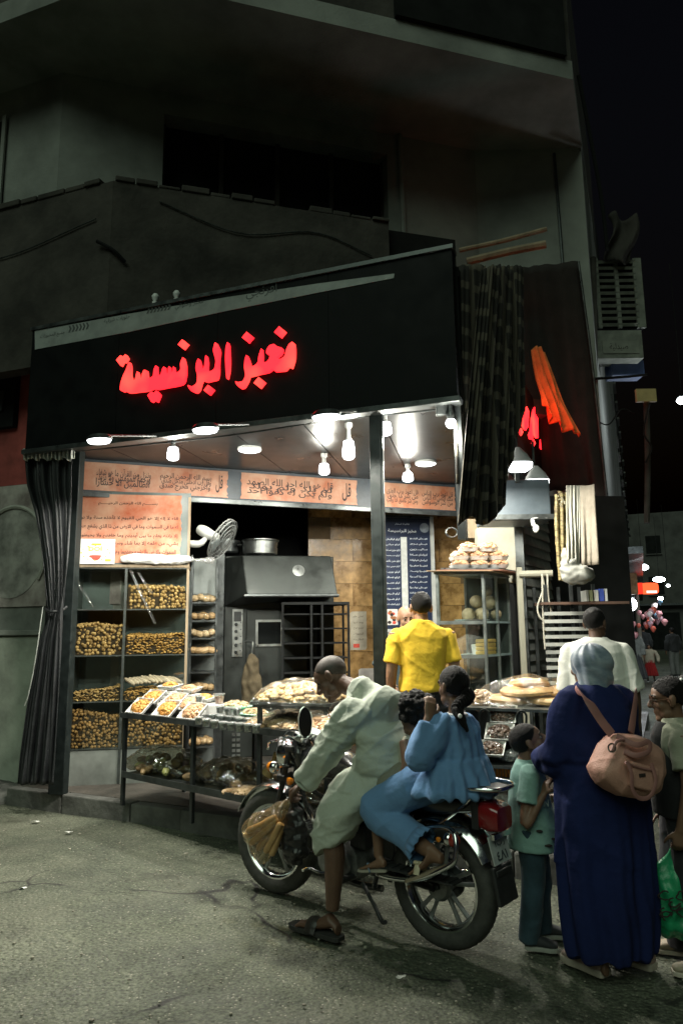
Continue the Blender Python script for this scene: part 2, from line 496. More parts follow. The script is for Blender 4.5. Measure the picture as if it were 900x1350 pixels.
# ================================================================== ground
def asphalt():
    m = bpy.data.materials.new('asphalt'); m.use_nodes = True
    nt = m.node_tree; N = nt.nodes; L = nt.links; b = N['Principled BSDF']
    tc = N.new('ShaderNodeTexCoord'); src = tc.outputs['Object']
    def nz(s, d=5.0, r=0.6):
        n = N.new('ShaderNodeTexNoise'); n.inputs['Scale'].default_value = s; n.inputs['Detail'].default_value = d; n.inputs['Roughness'].default_value = r
        L.new(src, n.inputs['Vector']); return n.outputs[0]
    def ramp(f, a, b_, ca, cb):
        r = N.new('ShaderNodeValToRGB'); r.color_ramp.elements[0].position = a; r.color_ramp.elements[1].position = b_
        r.color_ramp.elements[0].color = (*ca, 1); r.color_ramp.elements[1].color = (*cb, 1); L.new(f, r.inputs[0]); return r.outputs[0]
    def mix(f, a, c, mode='MIX', fac=None):
        x = N.new('ShaderNodeMix'); x.data_type = 'RGBA'; x.blend_type = mode
        if f is not None: L.new(f, x.inputs['Factor'])
        else: x.inputs['Factor'].default_value = fac
        L.new(a, x.inputs['A']); L.new(c, x.inputs['B']); return x.outputs['Result']
    big = ramp(nz(0.9, 6, 0.65), 0.34, 0.68, (0.050, 0.058, 0.043), (0.128, 0.139, 0.102))
    grain = ramp(nz(60, 4), 0.3, 0.72, (0.40, 0.40, 0.40), (1.75, 1.75, 1.65))
    col = mix(None, big, grain, 'MULTIPLY', 1.0)
    vo = N.new('ShaderNodeTexVoronoi'); vo.inputs['Scale'].default_value = 40; L.new(src, vo.inputs['Vector'])
    spk = ramp(vo.outputs['Distance'], 0.14, 0.27, (1, 1, 1), (0, 0, 0))
    gate = ramp(nz(17, 2), 0.46, 0.58, (0, 0, 0), (1, 1, 1))
    sp = mix(None, spk, gate, 'MULTIPLY', 1.0)
    cons = N.new('ShaderNodeRGB'); cons.outputs[0].default_value = (0.30, 0.29, 0.23, 1)
    col = mix(sp, col, cons.outputs[0])
    # cracks: cell edges, broken up by noise
    wv = N.new('ShaderNodeTexVoronoi'); wv.feature = 'DISTANCE_TO_EDGE'; wv.inputs['Scale'].default_value = 0.9
    wn2 = N.new('ShaderNodeTexNoise'); wn2.inputs['Scale'].default_value = 3.0; L.new(src, wn2.inputs['Vector'])
    mxv = N.new('ShaderNodeMix'); mxv.data_type = 'VECTOR'; mxv.inputs['Factor'].default_value = 0.18; L.new(src, mxv.inputs['A']); L.new(wn2.outputs['Color'], mxv.inputs['B']); L.new(mxv.outputs['Result'], wv.inputs['Vector'])
    ck = ramp(wv.outputs['Distance'], 0.004, 0.012, (1, 1, 1), (0, 0, 0))
    cg = ramp(nz(0.8, 2), 0.50, 0.56, (0, 0, 0), (1, 1, 1))
    ck = mix(None, ck, cg, 'MULTIPLY', 1.0)
    dk = N.new('ShaderNodeRGB'); dk.outputs[0].default_value = (0.018, 0.018, 0.015, 1)
    col = mix(ck, col, dk.outputs[0])
    # lighter dusty wear
    du = ramp(nz(0.55, 5, 0.7), 0.50, 0.66, (0, 0, 0), (1, 1, 1)); dc = N.new('ShaderNodeRGB'); dc.outputs[0].default_value = (0.19, 0.185, 0.14, 1)
    dm = N.new('ShaderNodeMath'); dm.operation = 'MULTIPLY'; dm.inputs[1].default_value = 0.35; L.new(du, dm.inputs[0])
    col = mix(dm.outputs[0], col, dc.outputs[0])
    # oil stains and damp patches
    st = ramp(nz(1.7, 3), 0.58, 0.70, (1, 1, 1), (0.55, 0.55, 0.55))
    col = mix(None, col, st, 'MULTIPLY', 1.0)
    L.new(col, b.inputs['Base Color'])
    rg = ramp(nz(2.6, 4), 0.35, 0.7, (0.62, 0.62, 0.62), (0.9, 0.9, 0.9)); L.new(rg, b.inputs['Roughness'])
    bp = N.new('ShaderNodeBump'); bp.inputs['Strength'].default_value = 0.75; bp.inputs['Distance'].default_value = 0.012
    ad = N.new('ShaderNodeMath'); ad.operation = 'ADD'; L.new(nz(70, 4), ad.inputs[0]); L.new(vo.outputs['Distance'], ad.inputs[1])
    L.new(ad.outputs[0], bp.inputs['Height']); L.new(bp.outputs[0], b.inputs['Normal'])
    return m
m_asphalt = asphalt()
mb = MB()
xs = np.unique(np.concatenate([np.linspace(-120, -6, 12), np.linspace(-6, 8, 113), np.linspace(8, 120, 12)]))
ys = np.unique(np.concatenate([np.linspace(-40, 1, 8), np.linspace(1, 9, 81), np.linspace(9, 160, 20)]))
gx, gy = np.meshgrid(xs, ys)
gp = np.stack([gx.ravel() * 1.3, gy.ravel() * 1.3, np.zeros(gx.size)], 1)
gz = 0.012 * vnoise(gp, 3) + 0.006 * vnoise(gp * 3.1, 5)
gz = gz - 0.012
gz[(np.abs(gp[:, 0]) > 12) | (gp[:, 1] > 14)] = -0.02
nx = len(xs)
mb.add(np.stack([gx.ravel(), gy.ravel(), gz], 1), [(j * nx + i, j * nx + i + 1, (j + 1) * nx + i + 1, (j + 1) * nx + i) for j in range(len(ys) - 1) for i in range(nx - 1)])
struct(mb, 'ground', m_asphalt, True)

# loose grit on the road near the kerb: nobody could count it
mb = MB(); r = random.Random(3)
for i in range(900):
    x = r.uniform(-3.2, 2.2); y = r.uniform(3.0, 6.9)
    if y > 6.95 - (x + 2.8) * 0.5 - 0.05: continue
    s = r.uniform(0.003, 0.009) * (1.6 if r.random() < 0.06 else 1)
    mb.ell((x, y, s * 0.3 - 0.004), (s * r.uniform(0.7, 1.4), s, s * 0.6), nu=5, nv=3)
struct(mb, 'road_grit', mat('pale_grit', (0.26, 0.25, 0.20), 0.9, var=0.4, vs=5), kind='stuff')
for k, (px, py) in enumerate([(46, 1084), (90, 1098), (527, 1290), (30, 1172)]):
    g = gnd(px, py); mb = MB()
    rr = random.Random(40 + k)
    mb.grid(lambda u, v: g + V((u - .5) * (0.06 - .01 * k) + .01 * v, (v - .5) * 0.035, 0.004 + 0.012 * abs(math.sin(3 * u + k) * math.cos(2 * v))), 5, 4)
    o = solo(mb, 'paper_scrap', mat('scrap_paper', (0.7, 0.7, 0.66), 0.8, var=0.1), 'small crumpled white paper scrap lying on the asphalt', 'litter', 'paper scraps on the road')
    o.modifiers.new('thick', 'SOLIDIFY').thickness = 0.002

# ================================================================== raised shop platform with its kerb
ZP = 0.15
FR = Frame(gnd(60, 1068)[:2], -26.5)
m_plat = mat('platform_concrete', (0.062, 0.054, 0.045), 0.55, var=0.4, vs=3, bump=0.35, bs=22, rvar=0.15)
m_kerb = mat('kerb_concrete', (0.11, 0.11, 0.10), 0.85, var=0.4, vs=4, bump=0.5, bs=18)
S0, S1 = -0.55, 5.15
mb = MB()
c0, c1 = FR.p(S0, 0.13, 0), FR.p(S1 - 0.13, 0.13, 0)
st = V(math.cos(math.radians(66)), math.sin(math.radians(66)), 0)
poly = [c0, c1, c1 + st * 9, V(-4.5, 13.5, 0)]
mb.hexa([V(p[0], p[1], -0.05) for p in poly] + [V(p[0], p[1], ZP) for p in poly])
platform = struct(mb, 'platform', m_plat)
# kerb stones along the front and the street side, each its own piece
r = random.Random(5)
s = S0; k = 0
kerb = struct(MB().fbox(FR, S0, S1 - .02, 0.06, 0.128, -0.05, ZP - 0.02), 'kerb', m_kerb)
while s < S1 - 0.05:
    w = min(r.uniform(0.55, 0.85), S1 - s)
    mb = MB(); dz = r.uniform(-0.008, 0.006); dt = r.uniform(-0.01, 0.01)
    mb.fbox(FR, s + 0.006, s + w - 0.006, dt, 0.127, -0.05, ZP + dz)
    o = link('kerb_stone', mesh_of(mb, m_kerb), kerb); bevel(o, 0.012)
    s += w; k += 1
SFr = Frame(FR.p(S1, 0, 0)[:2], 66)
s = 0.02
while s < 6:
    w = r.uniform(0.6, 0.9); mb = MB()
    mb.fbox(SFr, s + 0.006, s + w - 0.006, 0.0, 0.12, -0.05, ZP + r.uniform(-0.006, 0.006))
    o = link('kerb_stone', mesh_of(mb, m_kerb), kerb); bevel(o, 0.012); s += w
# rubble ramp at the left end of the platform
mb = MB()
mb.ell(gnd(8, 1052) + V(-0.35, 0.1, -0.05), (0.75, 0.45, 0.19), nu=26, nv=12)
def _d(co, no): return 0.035 * vnoise(co * 9, 1) + 0.015 * vnoise(co * 27, 2)
me = remesh(mb, 0.03, 2, _d, 'rubble'); me.materials.append(m_kerb)
o = link('rubble_mound', me); o['kind'] = 'structure'

# ================================================================== upper building
UA = 16.0
cpar = at(150, 237, 7.2)
UF = Frame(cpar[:2], UA)                  # parapet plane; s=0 at its corner
LFt = Frame(cpar[:2], -20.0)              # left wing, s negative
ZPAR, ZSOF = 6.58, 8.86
SR = 6.35                                  # right end of the building along UF
bld = thing('apartment_building', 'unlit plastered corner building with deep loggia and brown parapet above the bakery', 'building', (-1.0, 9.0, 0))
def bpart(mb, name, m, parent=None, **k): return part(mb, name, m, parent or bld, **k)
# loggia back wall with the long window opening
T = 1.3
w0, w1 = UF.hit(217, 148, T)[0], UF.hit(510, 205, T)[0]
zt = 8.53; zb = 6.2
mb = MB()
sl = UF.hit(85, 95, T)[0]; sr = UF.hit(625, 200, T)[0]
mb.fbox(UF, sl, w0, T, T + .3, 4.6, ZSOF); mb.fbox(UF, w1, sr, T, T + .3, 4.6, ZSOF)
mb.fbox(UF, w0, w1, T, T + .3, zt, ZSOF); mb.fbox(UF, w0, w1, T, T + .3, 4.6, zb)
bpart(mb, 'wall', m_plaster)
win = bpart(MB().fbox(UF, w0, w1, T + .26, T + .3, zb, zt), 'window', m_dark)
for k in range(5):
    s = w0 + (w1 - w0) * k / 4
    bpart(MB().fbox(UF, s - .03 if k else s, s + .03 if k < 4 else s, T + .2, T + .255, zb, zt), 'mullion', m_brown, win)
# left wing wall and right wing wall
lw = UF.p(sl, T, 0)
LW = Frame(lw[:2], -20.0)
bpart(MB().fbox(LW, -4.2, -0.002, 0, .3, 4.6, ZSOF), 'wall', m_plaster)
fr_s, fr_z = LW.hit(3, 230, 0)
wb = bpart(MB().fbox(LW, fr_s - 1.2, fr_s + .03, -0.03, -0.002, 7.0, 8.4), 'window', m_dark)
bpart(MB().fbox(LW, fr_s + 0.0, fr_s + .06, -0.06, -0.031, 6.95, 8.45), 'frame', m_plaster_w, wb)
rw = UF.p(sr, T, 0)
RW = Frame(rw[:2], -1.0)
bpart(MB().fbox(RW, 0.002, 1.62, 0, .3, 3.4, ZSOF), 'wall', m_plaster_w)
# soffit slab with the storey above
e0, e1 = gnd(300, 0, ZSOF), gnd(755, 105, ZSOF)
du = unit(e1 - e0)
eL = e0 - du * 1.16
er = gnd(766, 190, ZSOF)
q = [eL, e1, e1 + unit(er - e1) * 4.2, V(-6, 13, ZSOF), eL + V(-5.2, 1.9, 0)]
mb = MB()
n = len(q); lo = [V(p[0], p[1], ZSOF) for p in q]; hi = [V(p[0], p[1], ZSOF + .28) for p in q]
mb.add(lo + hi, [tuple(range(n - 1, -1, -1)), tuple(range(n, 2 * n))] + [(i, (i + 1) % n, n + (i + 1) % n, n + i) for i in range(n)])
bpart(mb, 'balcony_slab', m_plaster)
EF = Frame(eL[:2], math.degrees(math.atan2(du[1], du[0])))
Ls = float(np.linalg.norm((e1 - eL)[:2]))
bpart(MB().fbox(EF, 0.0, Ls, 0.02, .17, ZSOF + .282, ZSOF + 3.0), 'upper_wall', m_brown)
sa, sb = EF.hit(520, 30)[0], EF.hit(742, 60)[0]
bpart(MB().fbox(EF, sa, sb, -0.06, 0.018, ZSOF + .29, ZSOF + 1.6), 'dark_board', m_dark)
bpart(MB().fbox(Frame(eL[:2], 160), 0.02, 5.0, -0.15, -0.0, ZSOF + .282, ZSOF + 3.0), 'upper_wall', m_brown)
# street side of the building
EFs = Frame(e1[:2], math.degrees(math.atan2((er - e1)[1], (er - e1)[0])))
bpart(MB().fbox(EFs, 0.2, 6.5, 0.02, .2, ZSOF + .282, ZSOF + 3.0), 'upper_wall', m_brown)
rwe = RW.p(1.62, 0, 0)
RS = Frame(rwe[:2], 67)
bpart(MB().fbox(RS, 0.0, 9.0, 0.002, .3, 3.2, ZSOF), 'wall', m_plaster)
# brown parapet round the corner
pz = 4.55
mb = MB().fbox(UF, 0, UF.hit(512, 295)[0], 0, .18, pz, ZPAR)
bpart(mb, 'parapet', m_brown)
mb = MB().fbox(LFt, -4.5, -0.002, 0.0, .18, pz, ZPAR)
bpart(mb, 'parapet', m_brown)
# balcony floor and dark canopy roof behind the sign
mb = MB(); q = [UF.p(0, 0, 0), UF.p(SR - 0.9, 0.2, 0), UF.p(SR - .9, T, 0), UF.p(sl, T, 0)]
mb.hexa([V(p[0], p[1], pz - .2) for p in q] + [V(p[0], p[1], pz - .002) for p in q])
bpart(mb, 'balcony_floor', m_brown)
# lower roof edge by the curtains: a short dark ledge and wooden boards
a = UF.hit(512, 303, 0.1); b = UF.hit(600, 325, 0.1)
bpart(MB().fbox(UF, a[0], b[0], 0.1, .9, 5.2, a[1]), 'ledge', m_dark)
bpart(MB().tube([at(605, 330, 8.2), at(660, 318, 8.1), at(720, 302, 8.0)], 0.03, 8, 10), 'plank', m_wood)
bpart(MB().tube([at(615, 345, 8.25), at(668, 332, 8.15), at(719, 322, 8.05)], 0.05, 8, 10), 'plank', m_wood)
# rough coping stones along the parapet, some missing
rc = random.Random(31)
for Fx, a_, b_ in ((UF, 0.02, UF.hit(512, 295)[0]), (LFt, -4.4, -0.03)):
    s = a_
    while s < b_ - .2:
        w = rc.uniform(.22, .42)
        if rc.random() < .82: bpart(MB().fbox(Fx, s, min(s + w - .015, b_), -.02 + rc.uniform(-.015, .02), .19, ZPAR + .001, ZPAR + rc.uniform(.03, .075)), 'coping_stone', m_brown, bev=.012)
        s += w
# pipes and cables on the dark facade
for k, (pts, r_) in enumerate([([UF.p(3.9, T - .06, ZSOF - .02), UF.p(3.92, T - .06, 7.2), UF.p(3.9, T - .06, 5.0)], .035), ([UF.p(0.5, -.015, 6.4), UF.p(1.4, -.02, 6.15), UF.p(2.3, -.015, 6.3), UF.p(3.0, -.02, 6.1)], .008), ([LFt.p(-3, -.02, 6.2), LFt.p(-1.6, -.02, 5.95), LFt.p(-.2, -.02, 6.15)], .008), ([RW.p(1.2, -.03, ZSOF - .1), RW.p(1.22, -.03, 6.5), RW.p(1.2, -.03, 4.2)], .022)]):
    bpart(MB().tube(pts, r_, 6, 20), 'pipe' if r_ > .01 else 'cable', m_darksteel if k else m_plaster)
# cracks of missing render on the parapet
bpart(MB().tube([at(128, 318, 7.19), at(150, 330, 7.17), at(165, 345, 7.21)], 0.02, 6, 10), 'exposed_bar', m_dark)

# ================================================================== neighbour on the left
NF = Frame((-2.95, 7.95), -20.0)
nb = thing('neighbour_house', 'dim house wall next to the black curtain, red upper band and grey base', 'building', (-4.3, 8.6, 0))
m_red = mat('faded_red_paint', (0.34, 0.07, 0.06), 0.8, var=0.35, vs=2.5, bump=0.2, bs=20)
m_grey = mat('dirty_grey_wall', (0.20, 0.21, 0.19), 0.9, var=0.35, vs=2.0, bump=0.4, bs=16)
m_mural = mat('grey_mural', (0.36, 0.29, 0.28), 0.75, var=0.5, vs=3.5, col2=(0.5, 0.46, 0.43))
part(MB().fbox(NF, -4.5, 0.6, 0, .3, 0, 4.6), 'wall', m_grey, nb)
z0 = NF.hit(20, 560)[1]; z1 = NF.hit(20, 640)[1]
part(MB().fbox(NF, -4.5, 0.6, -0.02, -0.002, z1, z0 + .8), 'red_band', m_red, nb)
z2 = NF.hit(20, 800)[1]
part(MB().fbox(NF, -4.5, 0.6, -0.02, -0.002, z2, z1 - .003), 'painted_panel', m_mural, nb)
# arch painted on the panel: raised rim
sa, za = NF.hit(18, 730)
mb = MB(); pts = [NF.p(sa + 0.5 * math.cos(t), -0.03, za + 0.55 * math.sin(t)) for t in np.linspace(-0.6, math.pi + .6, 26)]
mb.tube(pts, 0.025, 6); part(mb, 'arch_rim', mat('pale_rim', (0.4, 0.4, 0.36), 0.8), nb)
mb = MB(); mb.prism([(sa + 0.47 * math.cos(t), za + 0.52 * math.sin(t)) for t in np.linspace(0, 2 * math.pi, 28, endpoint=False)], NF.o + NF.n * -0.022, NF.u, V(0, 0, 1), 0.004)
part(mb, 'arch_field', mat('arch_print', (0.30, 0.29, 0.27), 0.7, var=0.45, vs=5), nb)
z3 = NF.hit(20, 838)[1]
part(MB().fbox(NF, -4.5, 0.2, -0.14, -0.022, 0, z3), 'plinth', mat('green_grey_wall', (0.33, 0.36, 0.30), 0.9, var=0.3, vs=2.5, bump=0.3, bs=14), nb, bev=0.02)
part(MB().fbox(NF, -4.5, 0.22, -0.18, -0.022, z3 + .002, z3 + .06), 'plinth_cap', m_grey, nb, bev=0.01)
s4, z4 = NF.hit(8, 510)
part(MB().fbox(NF, s4 - .5, s4 + .25, -0.1, -0.022, z4 - .55, z4 + .1), 'dark_window', m_dark, nb)
part(MB().fbox(NF, s4 - .1, s4 + .1, -0.13, -0.101, z4 - .35, z4 - .1), 'meter_box', m_darksteel, nb)

# ================================================================== shop shell: frames
SF = Frame((0.28, 5.50), -20.5)           # sign plane
LF = Frame((-2.76, 7.27), 21.0)           # lintel plane inside
ZC = 3.44                                  # canopy ceiling
zsb, zst = 3.40, 4.62
sL, sR = SF.hit(38, 520)[0], SF.hit(600, 450)[0]
# rooms behind
BF = Frame((-2.9, 9.35), 9.0)             # back wall of the shop
shell = thing('shop_room', 'dark bakery room behind the counter with near-black walls', 'room', (-0.6, 9.0, ZP))
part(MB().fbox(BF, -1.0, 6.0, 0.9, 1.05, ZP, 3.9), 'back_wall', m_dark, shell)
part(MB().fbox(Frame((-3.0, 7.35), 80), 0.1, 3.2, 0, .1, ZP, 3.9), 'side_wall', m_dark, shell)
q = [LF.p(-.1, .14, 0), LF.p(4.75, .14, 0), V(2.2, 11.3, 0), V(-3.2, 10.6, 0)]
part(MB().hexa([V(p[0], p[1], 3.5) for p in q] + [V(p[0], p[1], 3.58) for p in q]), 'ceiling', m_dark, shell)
# golden stone tiles on the rear wall
GF = Frame((-0.45, 9.55), 8.0)
gold = part(MB().fbox(GF, 0, 2.6, 0.02, .12, ZP, 3.45), 'stone_wall', mat('tile_grout', (0.16, 0.11, 0.06), 0.9), shell)
def gold_mat():
    m = mat('golden_stone', (0.36, 0.185, 0.055), 0.3, var=0.6, vs=5.5, col2=(0.60, 0.37, 0.14), detail=8, rvar=0.1)
    return m
m_gold = gold_mat()
tile_me = mesh_of(MB().box((0, 0, 0), (0.596, 0.02, 0.296)), m_gold, name='tile')
for j in range(11):
    for i in range(5):
        s = 0.3 + i * 0.6 - (0.3 if j % 2 else 0)
        if s - .3 < 0: continue
        if s + .3 > 2.61: continue
        p = GF.p(s, 0.011, ZP + 0.15 + j * 0.3) - V(*shell.location)
        o = link('tile', tile_me, gold); o.location = p.tolist(); o.rotation_euler = (RND.uniform(-.004, .004), 0, GF.a + RND.uniform(-.003, .003))

# ---- canopy: ceiling panels, posts, fascia frame
can = thing('shop_canopy', 'black metal canopy frame with glossy ceiling panels over the bakery counter', 'canopy', (0.28, 5.6, ZP))
m_ceil = mat('glossy_dark_panel', (0.013, 0.0145, 0.0145), 0.32, var=0.25, vs=3, rvar=0.06)
cA = SF.p(sL, 0.12, 0); cB = SF.p(sR, 0.12, 0); cC = LF.p(4.7, 0.0, 0); cD = LF.p(-0.15, 0.0, 0)
nP = 6
for i in range(nP):
    f0, f1 = i / nP + 0.0012, (i + 1) / nP - 0.0012
    q = [cA + (cB - cA) * f0, cA + (cB - cA) * f1, cD + (cC - cD) * f1, cD + (cC - cD) * f0]
    part(MB().hexa([V(p[0], p[1], ZC) for p in q] + [V(p[0], p[1], ZC + .05) for p in q]), 'ceiling_panel', m_ceil, can)
q = [SF.p(sL - .05, .16, 0), SF.p(sR + .02, .16, 0), V(1.55, 9.2, 0), V(-3.3, 7.5, 0)]
part(MB().hexa([V(p[0], p[1], 4.46) for p in q] + [V(p[0], p[1], 4.54) for p in q]), 'roof_sheet', m_dark, can)
# front gutter rail under the sign
part(MB().fbox(SF, sL - .03, sR + .02, -0.02, .1, zsb - .05, zsb - .004), 'gutter_rail', m_darksteel, can, bev=0.006)
part(MB().tube([SF.p(sL, 0.16, zsb - .02), SF.p(-1.6, 0.17, zsb - .05), SF.p(-.4, 0.15, zsb - .03), SF.p(sR, 0.16, zsb - .05)], 0.008, 6, 24), 'cable', m_darksteel, can)
# posts
pc = gnd(501, 885, 1.32)
lp = gnd(73, 1048, ZP)
part(MB().fbox(Frame(lp[:2], -10), -.075, .075, -.0, .1, ZP, 3.44), 'post', m_post, can, bev=0.006)
PC = Frame((0.29, 5.60), -8)
part(MB().fbox(PC, -.058, .03, 0, .09, ZP, 3.44), 'post', m_post, can, bev=0.005)
part(MB().fbox(PC, .0315, .05, 0.0, .09, ZP, 3.44), 'post_cover', m_post, can)
part(MB().fbox(SF, sR - .06, sR, .1, .2, 2.3, 3.395), 'corner_stub', m_black, can)
# lintel beam over the opening
part(MB().fbox(LF, -0.12, 4.72, 0.004, .12, 3.06, ZC - .003), 'lintel', mat('lintel_blue', (0.035, 0.045, 0.055), 0.5, var=0.3, vs=6), can)
part(MB().fbox(LF, -0.12, 4.72, -0.025, .0, 3.03, 3.085), 'lintel_rail', m_darksteel, can, bev=0.005)
# ================================================================== the big sign
U3 = V(0, 0, 1)
sign = thing('shop_sign', 'long black fascia sign with glowing red Arabic letters along the canopy front', 'sign', SF.p((sL + sR) / 2, 0, zsb))
m_sign = mat('black_fascia', (0.0055, 0.0065, 0.007), 0.55, spec=.12, var=0.25, vs=5, rvar=0.1)
for i in range(4):
    f0, f1 = sL + (sR - sL) * i / 4, sL + (sR - sL) * (i + 1) / 4
    part(MB().fbox(SF, f0 + .0015, f1 - .0015, 0.0, .11, zsb, zst), 'panel', m_sign, sign)
part(MB().fbox(SF, sL - .01, sR + .01, -.02, .13, zst + .001, zst + .035), 'top_edge', m_darksteel, sign)
# torn pale strip along the top, with printed chevrons
P = [SF.hit(47, 433), SF.hit(170, 414), SF.hit(300, 392), SF.hit(420, 374), SF.hit(520, 361), SF.hit(519, 367), SF.hit(420, 386), SF.hit(300, 410), SF.hit(170, 438), SF.hit(47, 461)]
P = [(s, min(z, zst - .004)) for s, z in P]
mb = MB(); mb.prism(P, SF.o - SF.n * 0.002, SF.u, U3, 0.004)
strip = part(mb, 'paper_strip', mat('dull_strip', (0.30, 0.33, 0.32), 0.55, var=0.2, vs=6), sign)
ms = mat('strip_print', (0.08, 0.09, 0.09), 0.7, var=0)
for (x, y, w) in ((107, 434, 6), (210, 409, 7)):
    for k in range(w):
        s, z = SF.hit(x - 14 + k * 4.6, y - k * .8)
        mb = MB(); mb.prism([(-.016, -.035), (.004, -.035), (.022, 0), (.004, .035), (-.016, .035), (.0, 0)], SF.p(s, -0.0075, z), SF.u, U3, 0.001)
        part(mb, 'chevron', ms, strip)
for (x, y, t) in ((70, 442, 'جميع المخبوزات'), (155, 421, 'حلويات شرقية'), (250, 402, 'مخبز وحلواني'), (345, 386, 'افرنجي')):
    s, z = SF.hit(x, y)
    lettering(t, 'print', ms, strip, SF.p(s, -0.007, z), SF.u, U3, width=0.3, depth=0.001)

# letter outlines, drawn in a 900 x 415 grid laid over the fascia
def chaikin(p, n=2):
    p = [V(*q) for q in p]
    for _ in range(n):
        o = []
        for i in range(len(p)):
            a, b = p[i], p[(i + 1) % len(p)]
            o += [a * .84 + b * .16, a * .16 + b * .84]
        p = o
    return p
LET = {
 'letter_meem': [(822, 110), (834, 118), (837, 150), (836, 190), (822, 236), (806, 228), (792, 246), (766, 248), (740, 250), (734, 236), (716, 252), (690, 258), (668, 262), (650, 268), (628, 272), (624, 290), (606, 322), (586, 328), (566, 308), (562, 290), (578, 294), (598, 290), (608, 268), (602, 230), (604, 198), (616, 166), (632, 204), (634, 226), (652, 218), (664, 208), (668, 176), (684, 136), (690, 176), (688, 204), (704, 204), (716, 190), (720, 172), (702, 170), (704, 146), (720, 126), (742, 120), (756, 132), (782, 140), (776, 168), (752, 186), (768, 190), (786, 178), (792, 150), (804, 124)],
 'letter_alef': [(528, 110), (537, 128), (540, 200), (538, 246), (526, 290), (519, 250), (516, 190), (518, 140)],
 'letter_lam': [(474, 108), (496, 150), (490, 200), (490, 260), (482, 286), (456, 292), (432, 298), (414, 290), (410, 304), (402, 334), (386, 348), (362, 340), (346, 316), (350, 306), (370, 314), (388, 300), (390, 268), (382, 234), (386, 206), (398, 184), (408, 210), (410, 244), (422, 226), (424, 194), (432, 168), (440, 200), (438, 240), (450, 246), (468, 236), (474, 200), (460, 152)],
 'letter_seen': [(328, 176), (340, 214), (341, 256), (334, 294), (322, 308), (290, 316), (252, 322), (214, 330), (188, 328), (160, 338), (120, 342), (92, 346), (74, 346), (64, 336), (52, 342), (38, 332), (42, 300), (52, 268), (66, 240), (82, 198), (91, 226), (90, 262), (98, 288), (108, 284), (112, 262), (120, 242), (127, 262), (128, 282), (136, 280), (140, 256), (148, 238), (164, 240), (166, 270), (176, 276), (190, 268), (192, 240), (206, 214), (210, 246), (212, 270), (224, 262), (232, 232), (244, 222), (248, 254), (256, 258), (258, 232), (266, 220), (271, 254), (278, 250), (284, 218), (290, 250), (302, 250), (314, 240), (312, 210)],
}
def dia(cx, cy, r, k=1.0): return [(cx - r, cy + r * .1), (cx - r * .1, cy - r), (cx + r, cy - r * .1), (cx + r * .1, cy + r)]
DOTS = [(766, 68, 25), (619, 92, 24), (673, 298, 25), (443, 331, 22), (326, 124, 22)]
m_neon = mat('red_neon', (0.5, 0.01, 0.01), 0.4, var=0, emit=(1.0, 0.030, 0.045), es=2.6)
# the face is a little paler where the lamps sit behind it
nt = m_neon.node_tree; b_ = nt.nodes['Principled BSDF']
tc = nt.nodes.new('ShaderNodeTexCoord'); nz = nt.nodes.new('ShaderNodeTexNoise'); nz.inputs['Scale'].default_value = 2.4
rp = nt.nodes.new('ShaderNodeValToRGB'); rp.color_ramp.elements[0].color = (1, 0.014, 0.022, 1); rp.color_ramp.elements[1].color = (1, 0.05, 0.035, 1)
rp.color_ramp.elements[0].position = .45; rp.color_ramp.elements[1].position = .68
nt.links.new(tc.outputs['Object'], nz.inputs['Vector']); nt.links.new(nz.outputs[0], rp.inputs[0]); nt.links.new(rp.outputs[0], b_.inputs['Emission Color'])
m_ret = mat('letter_return', (0.25, 0.01, 0.012), 0.4, var=0.1)
def zpx(zx, zy): return 150 + zx / 3.4615, 420 + zy / 3.4615
def sign_letter(pts, smooth=True):
    p = [SF.hit(*zpx(*q)) for q in pts]
    if smooth:
        q_ = [V(*q) for q in p]; n_ = len(q_); ar_ = sum(q_[i][0] * q_[(i + 1) % n_][1] - q_[(i + 1) % n_][0] * q_[i][1] for i in range(n_)); sg_ = 1 if ar_ > 0 else -1
        o_ = []
        for i in range(n_):
            d_ = unit(q_[(i + 1) % n_] - q_[i - 1]); o_.append(q_[i] + V(-d_[1], d_[0]) * sg_ * .006)
        p = [tuple(q) for q in chaikin(o_)]
    mb = MB(); mb.prism(p, SF.o - SF.n * 0.003, SF.u, U3, 0.04)
    return mb
for nme, pts in LET.items(): part(sign_letter(pts), 'letter', m_neon, sign)
for d in DOTS: part(sign_letter(dia(*d), False), 'letter_dot', m_neon, sign)
part(sign_letter([(24, 196), (44, 174), (56, 180), (66, 170), (76, 186), (62, 206), (54, 204), (44, 222)], False), 'letter_dot', m_neon, sign)
part(sign_letter([(166, 356), (184, 338), (196, 346), (206, 334), (222, 352), (208, 386), (196, 376), (184, 386)], False), 'letter_dot', m_neon, sign)

# ---- two small bulbs left on top of the canopy
for px, py in ((205, 394), (233, 390)):
    p = at(px, py, 6.45)
    mb = MB(); mb.lathe(p - V(0, 0, .05), (0, 0, 1), [(.02, 0), (.022, .03), (.034, .055), (.036, .075), (.02, .1), (.004, .106)], 12)
    mb.box(p + V(0, 0.1, -.06), (.03, .3, .02))
    solo(mb, 'dead_bulb', m_white, 'small unlit round bulb standing above the fascia sign', 'bulb', 'unlit bulbs on the canopy', smooth=True)

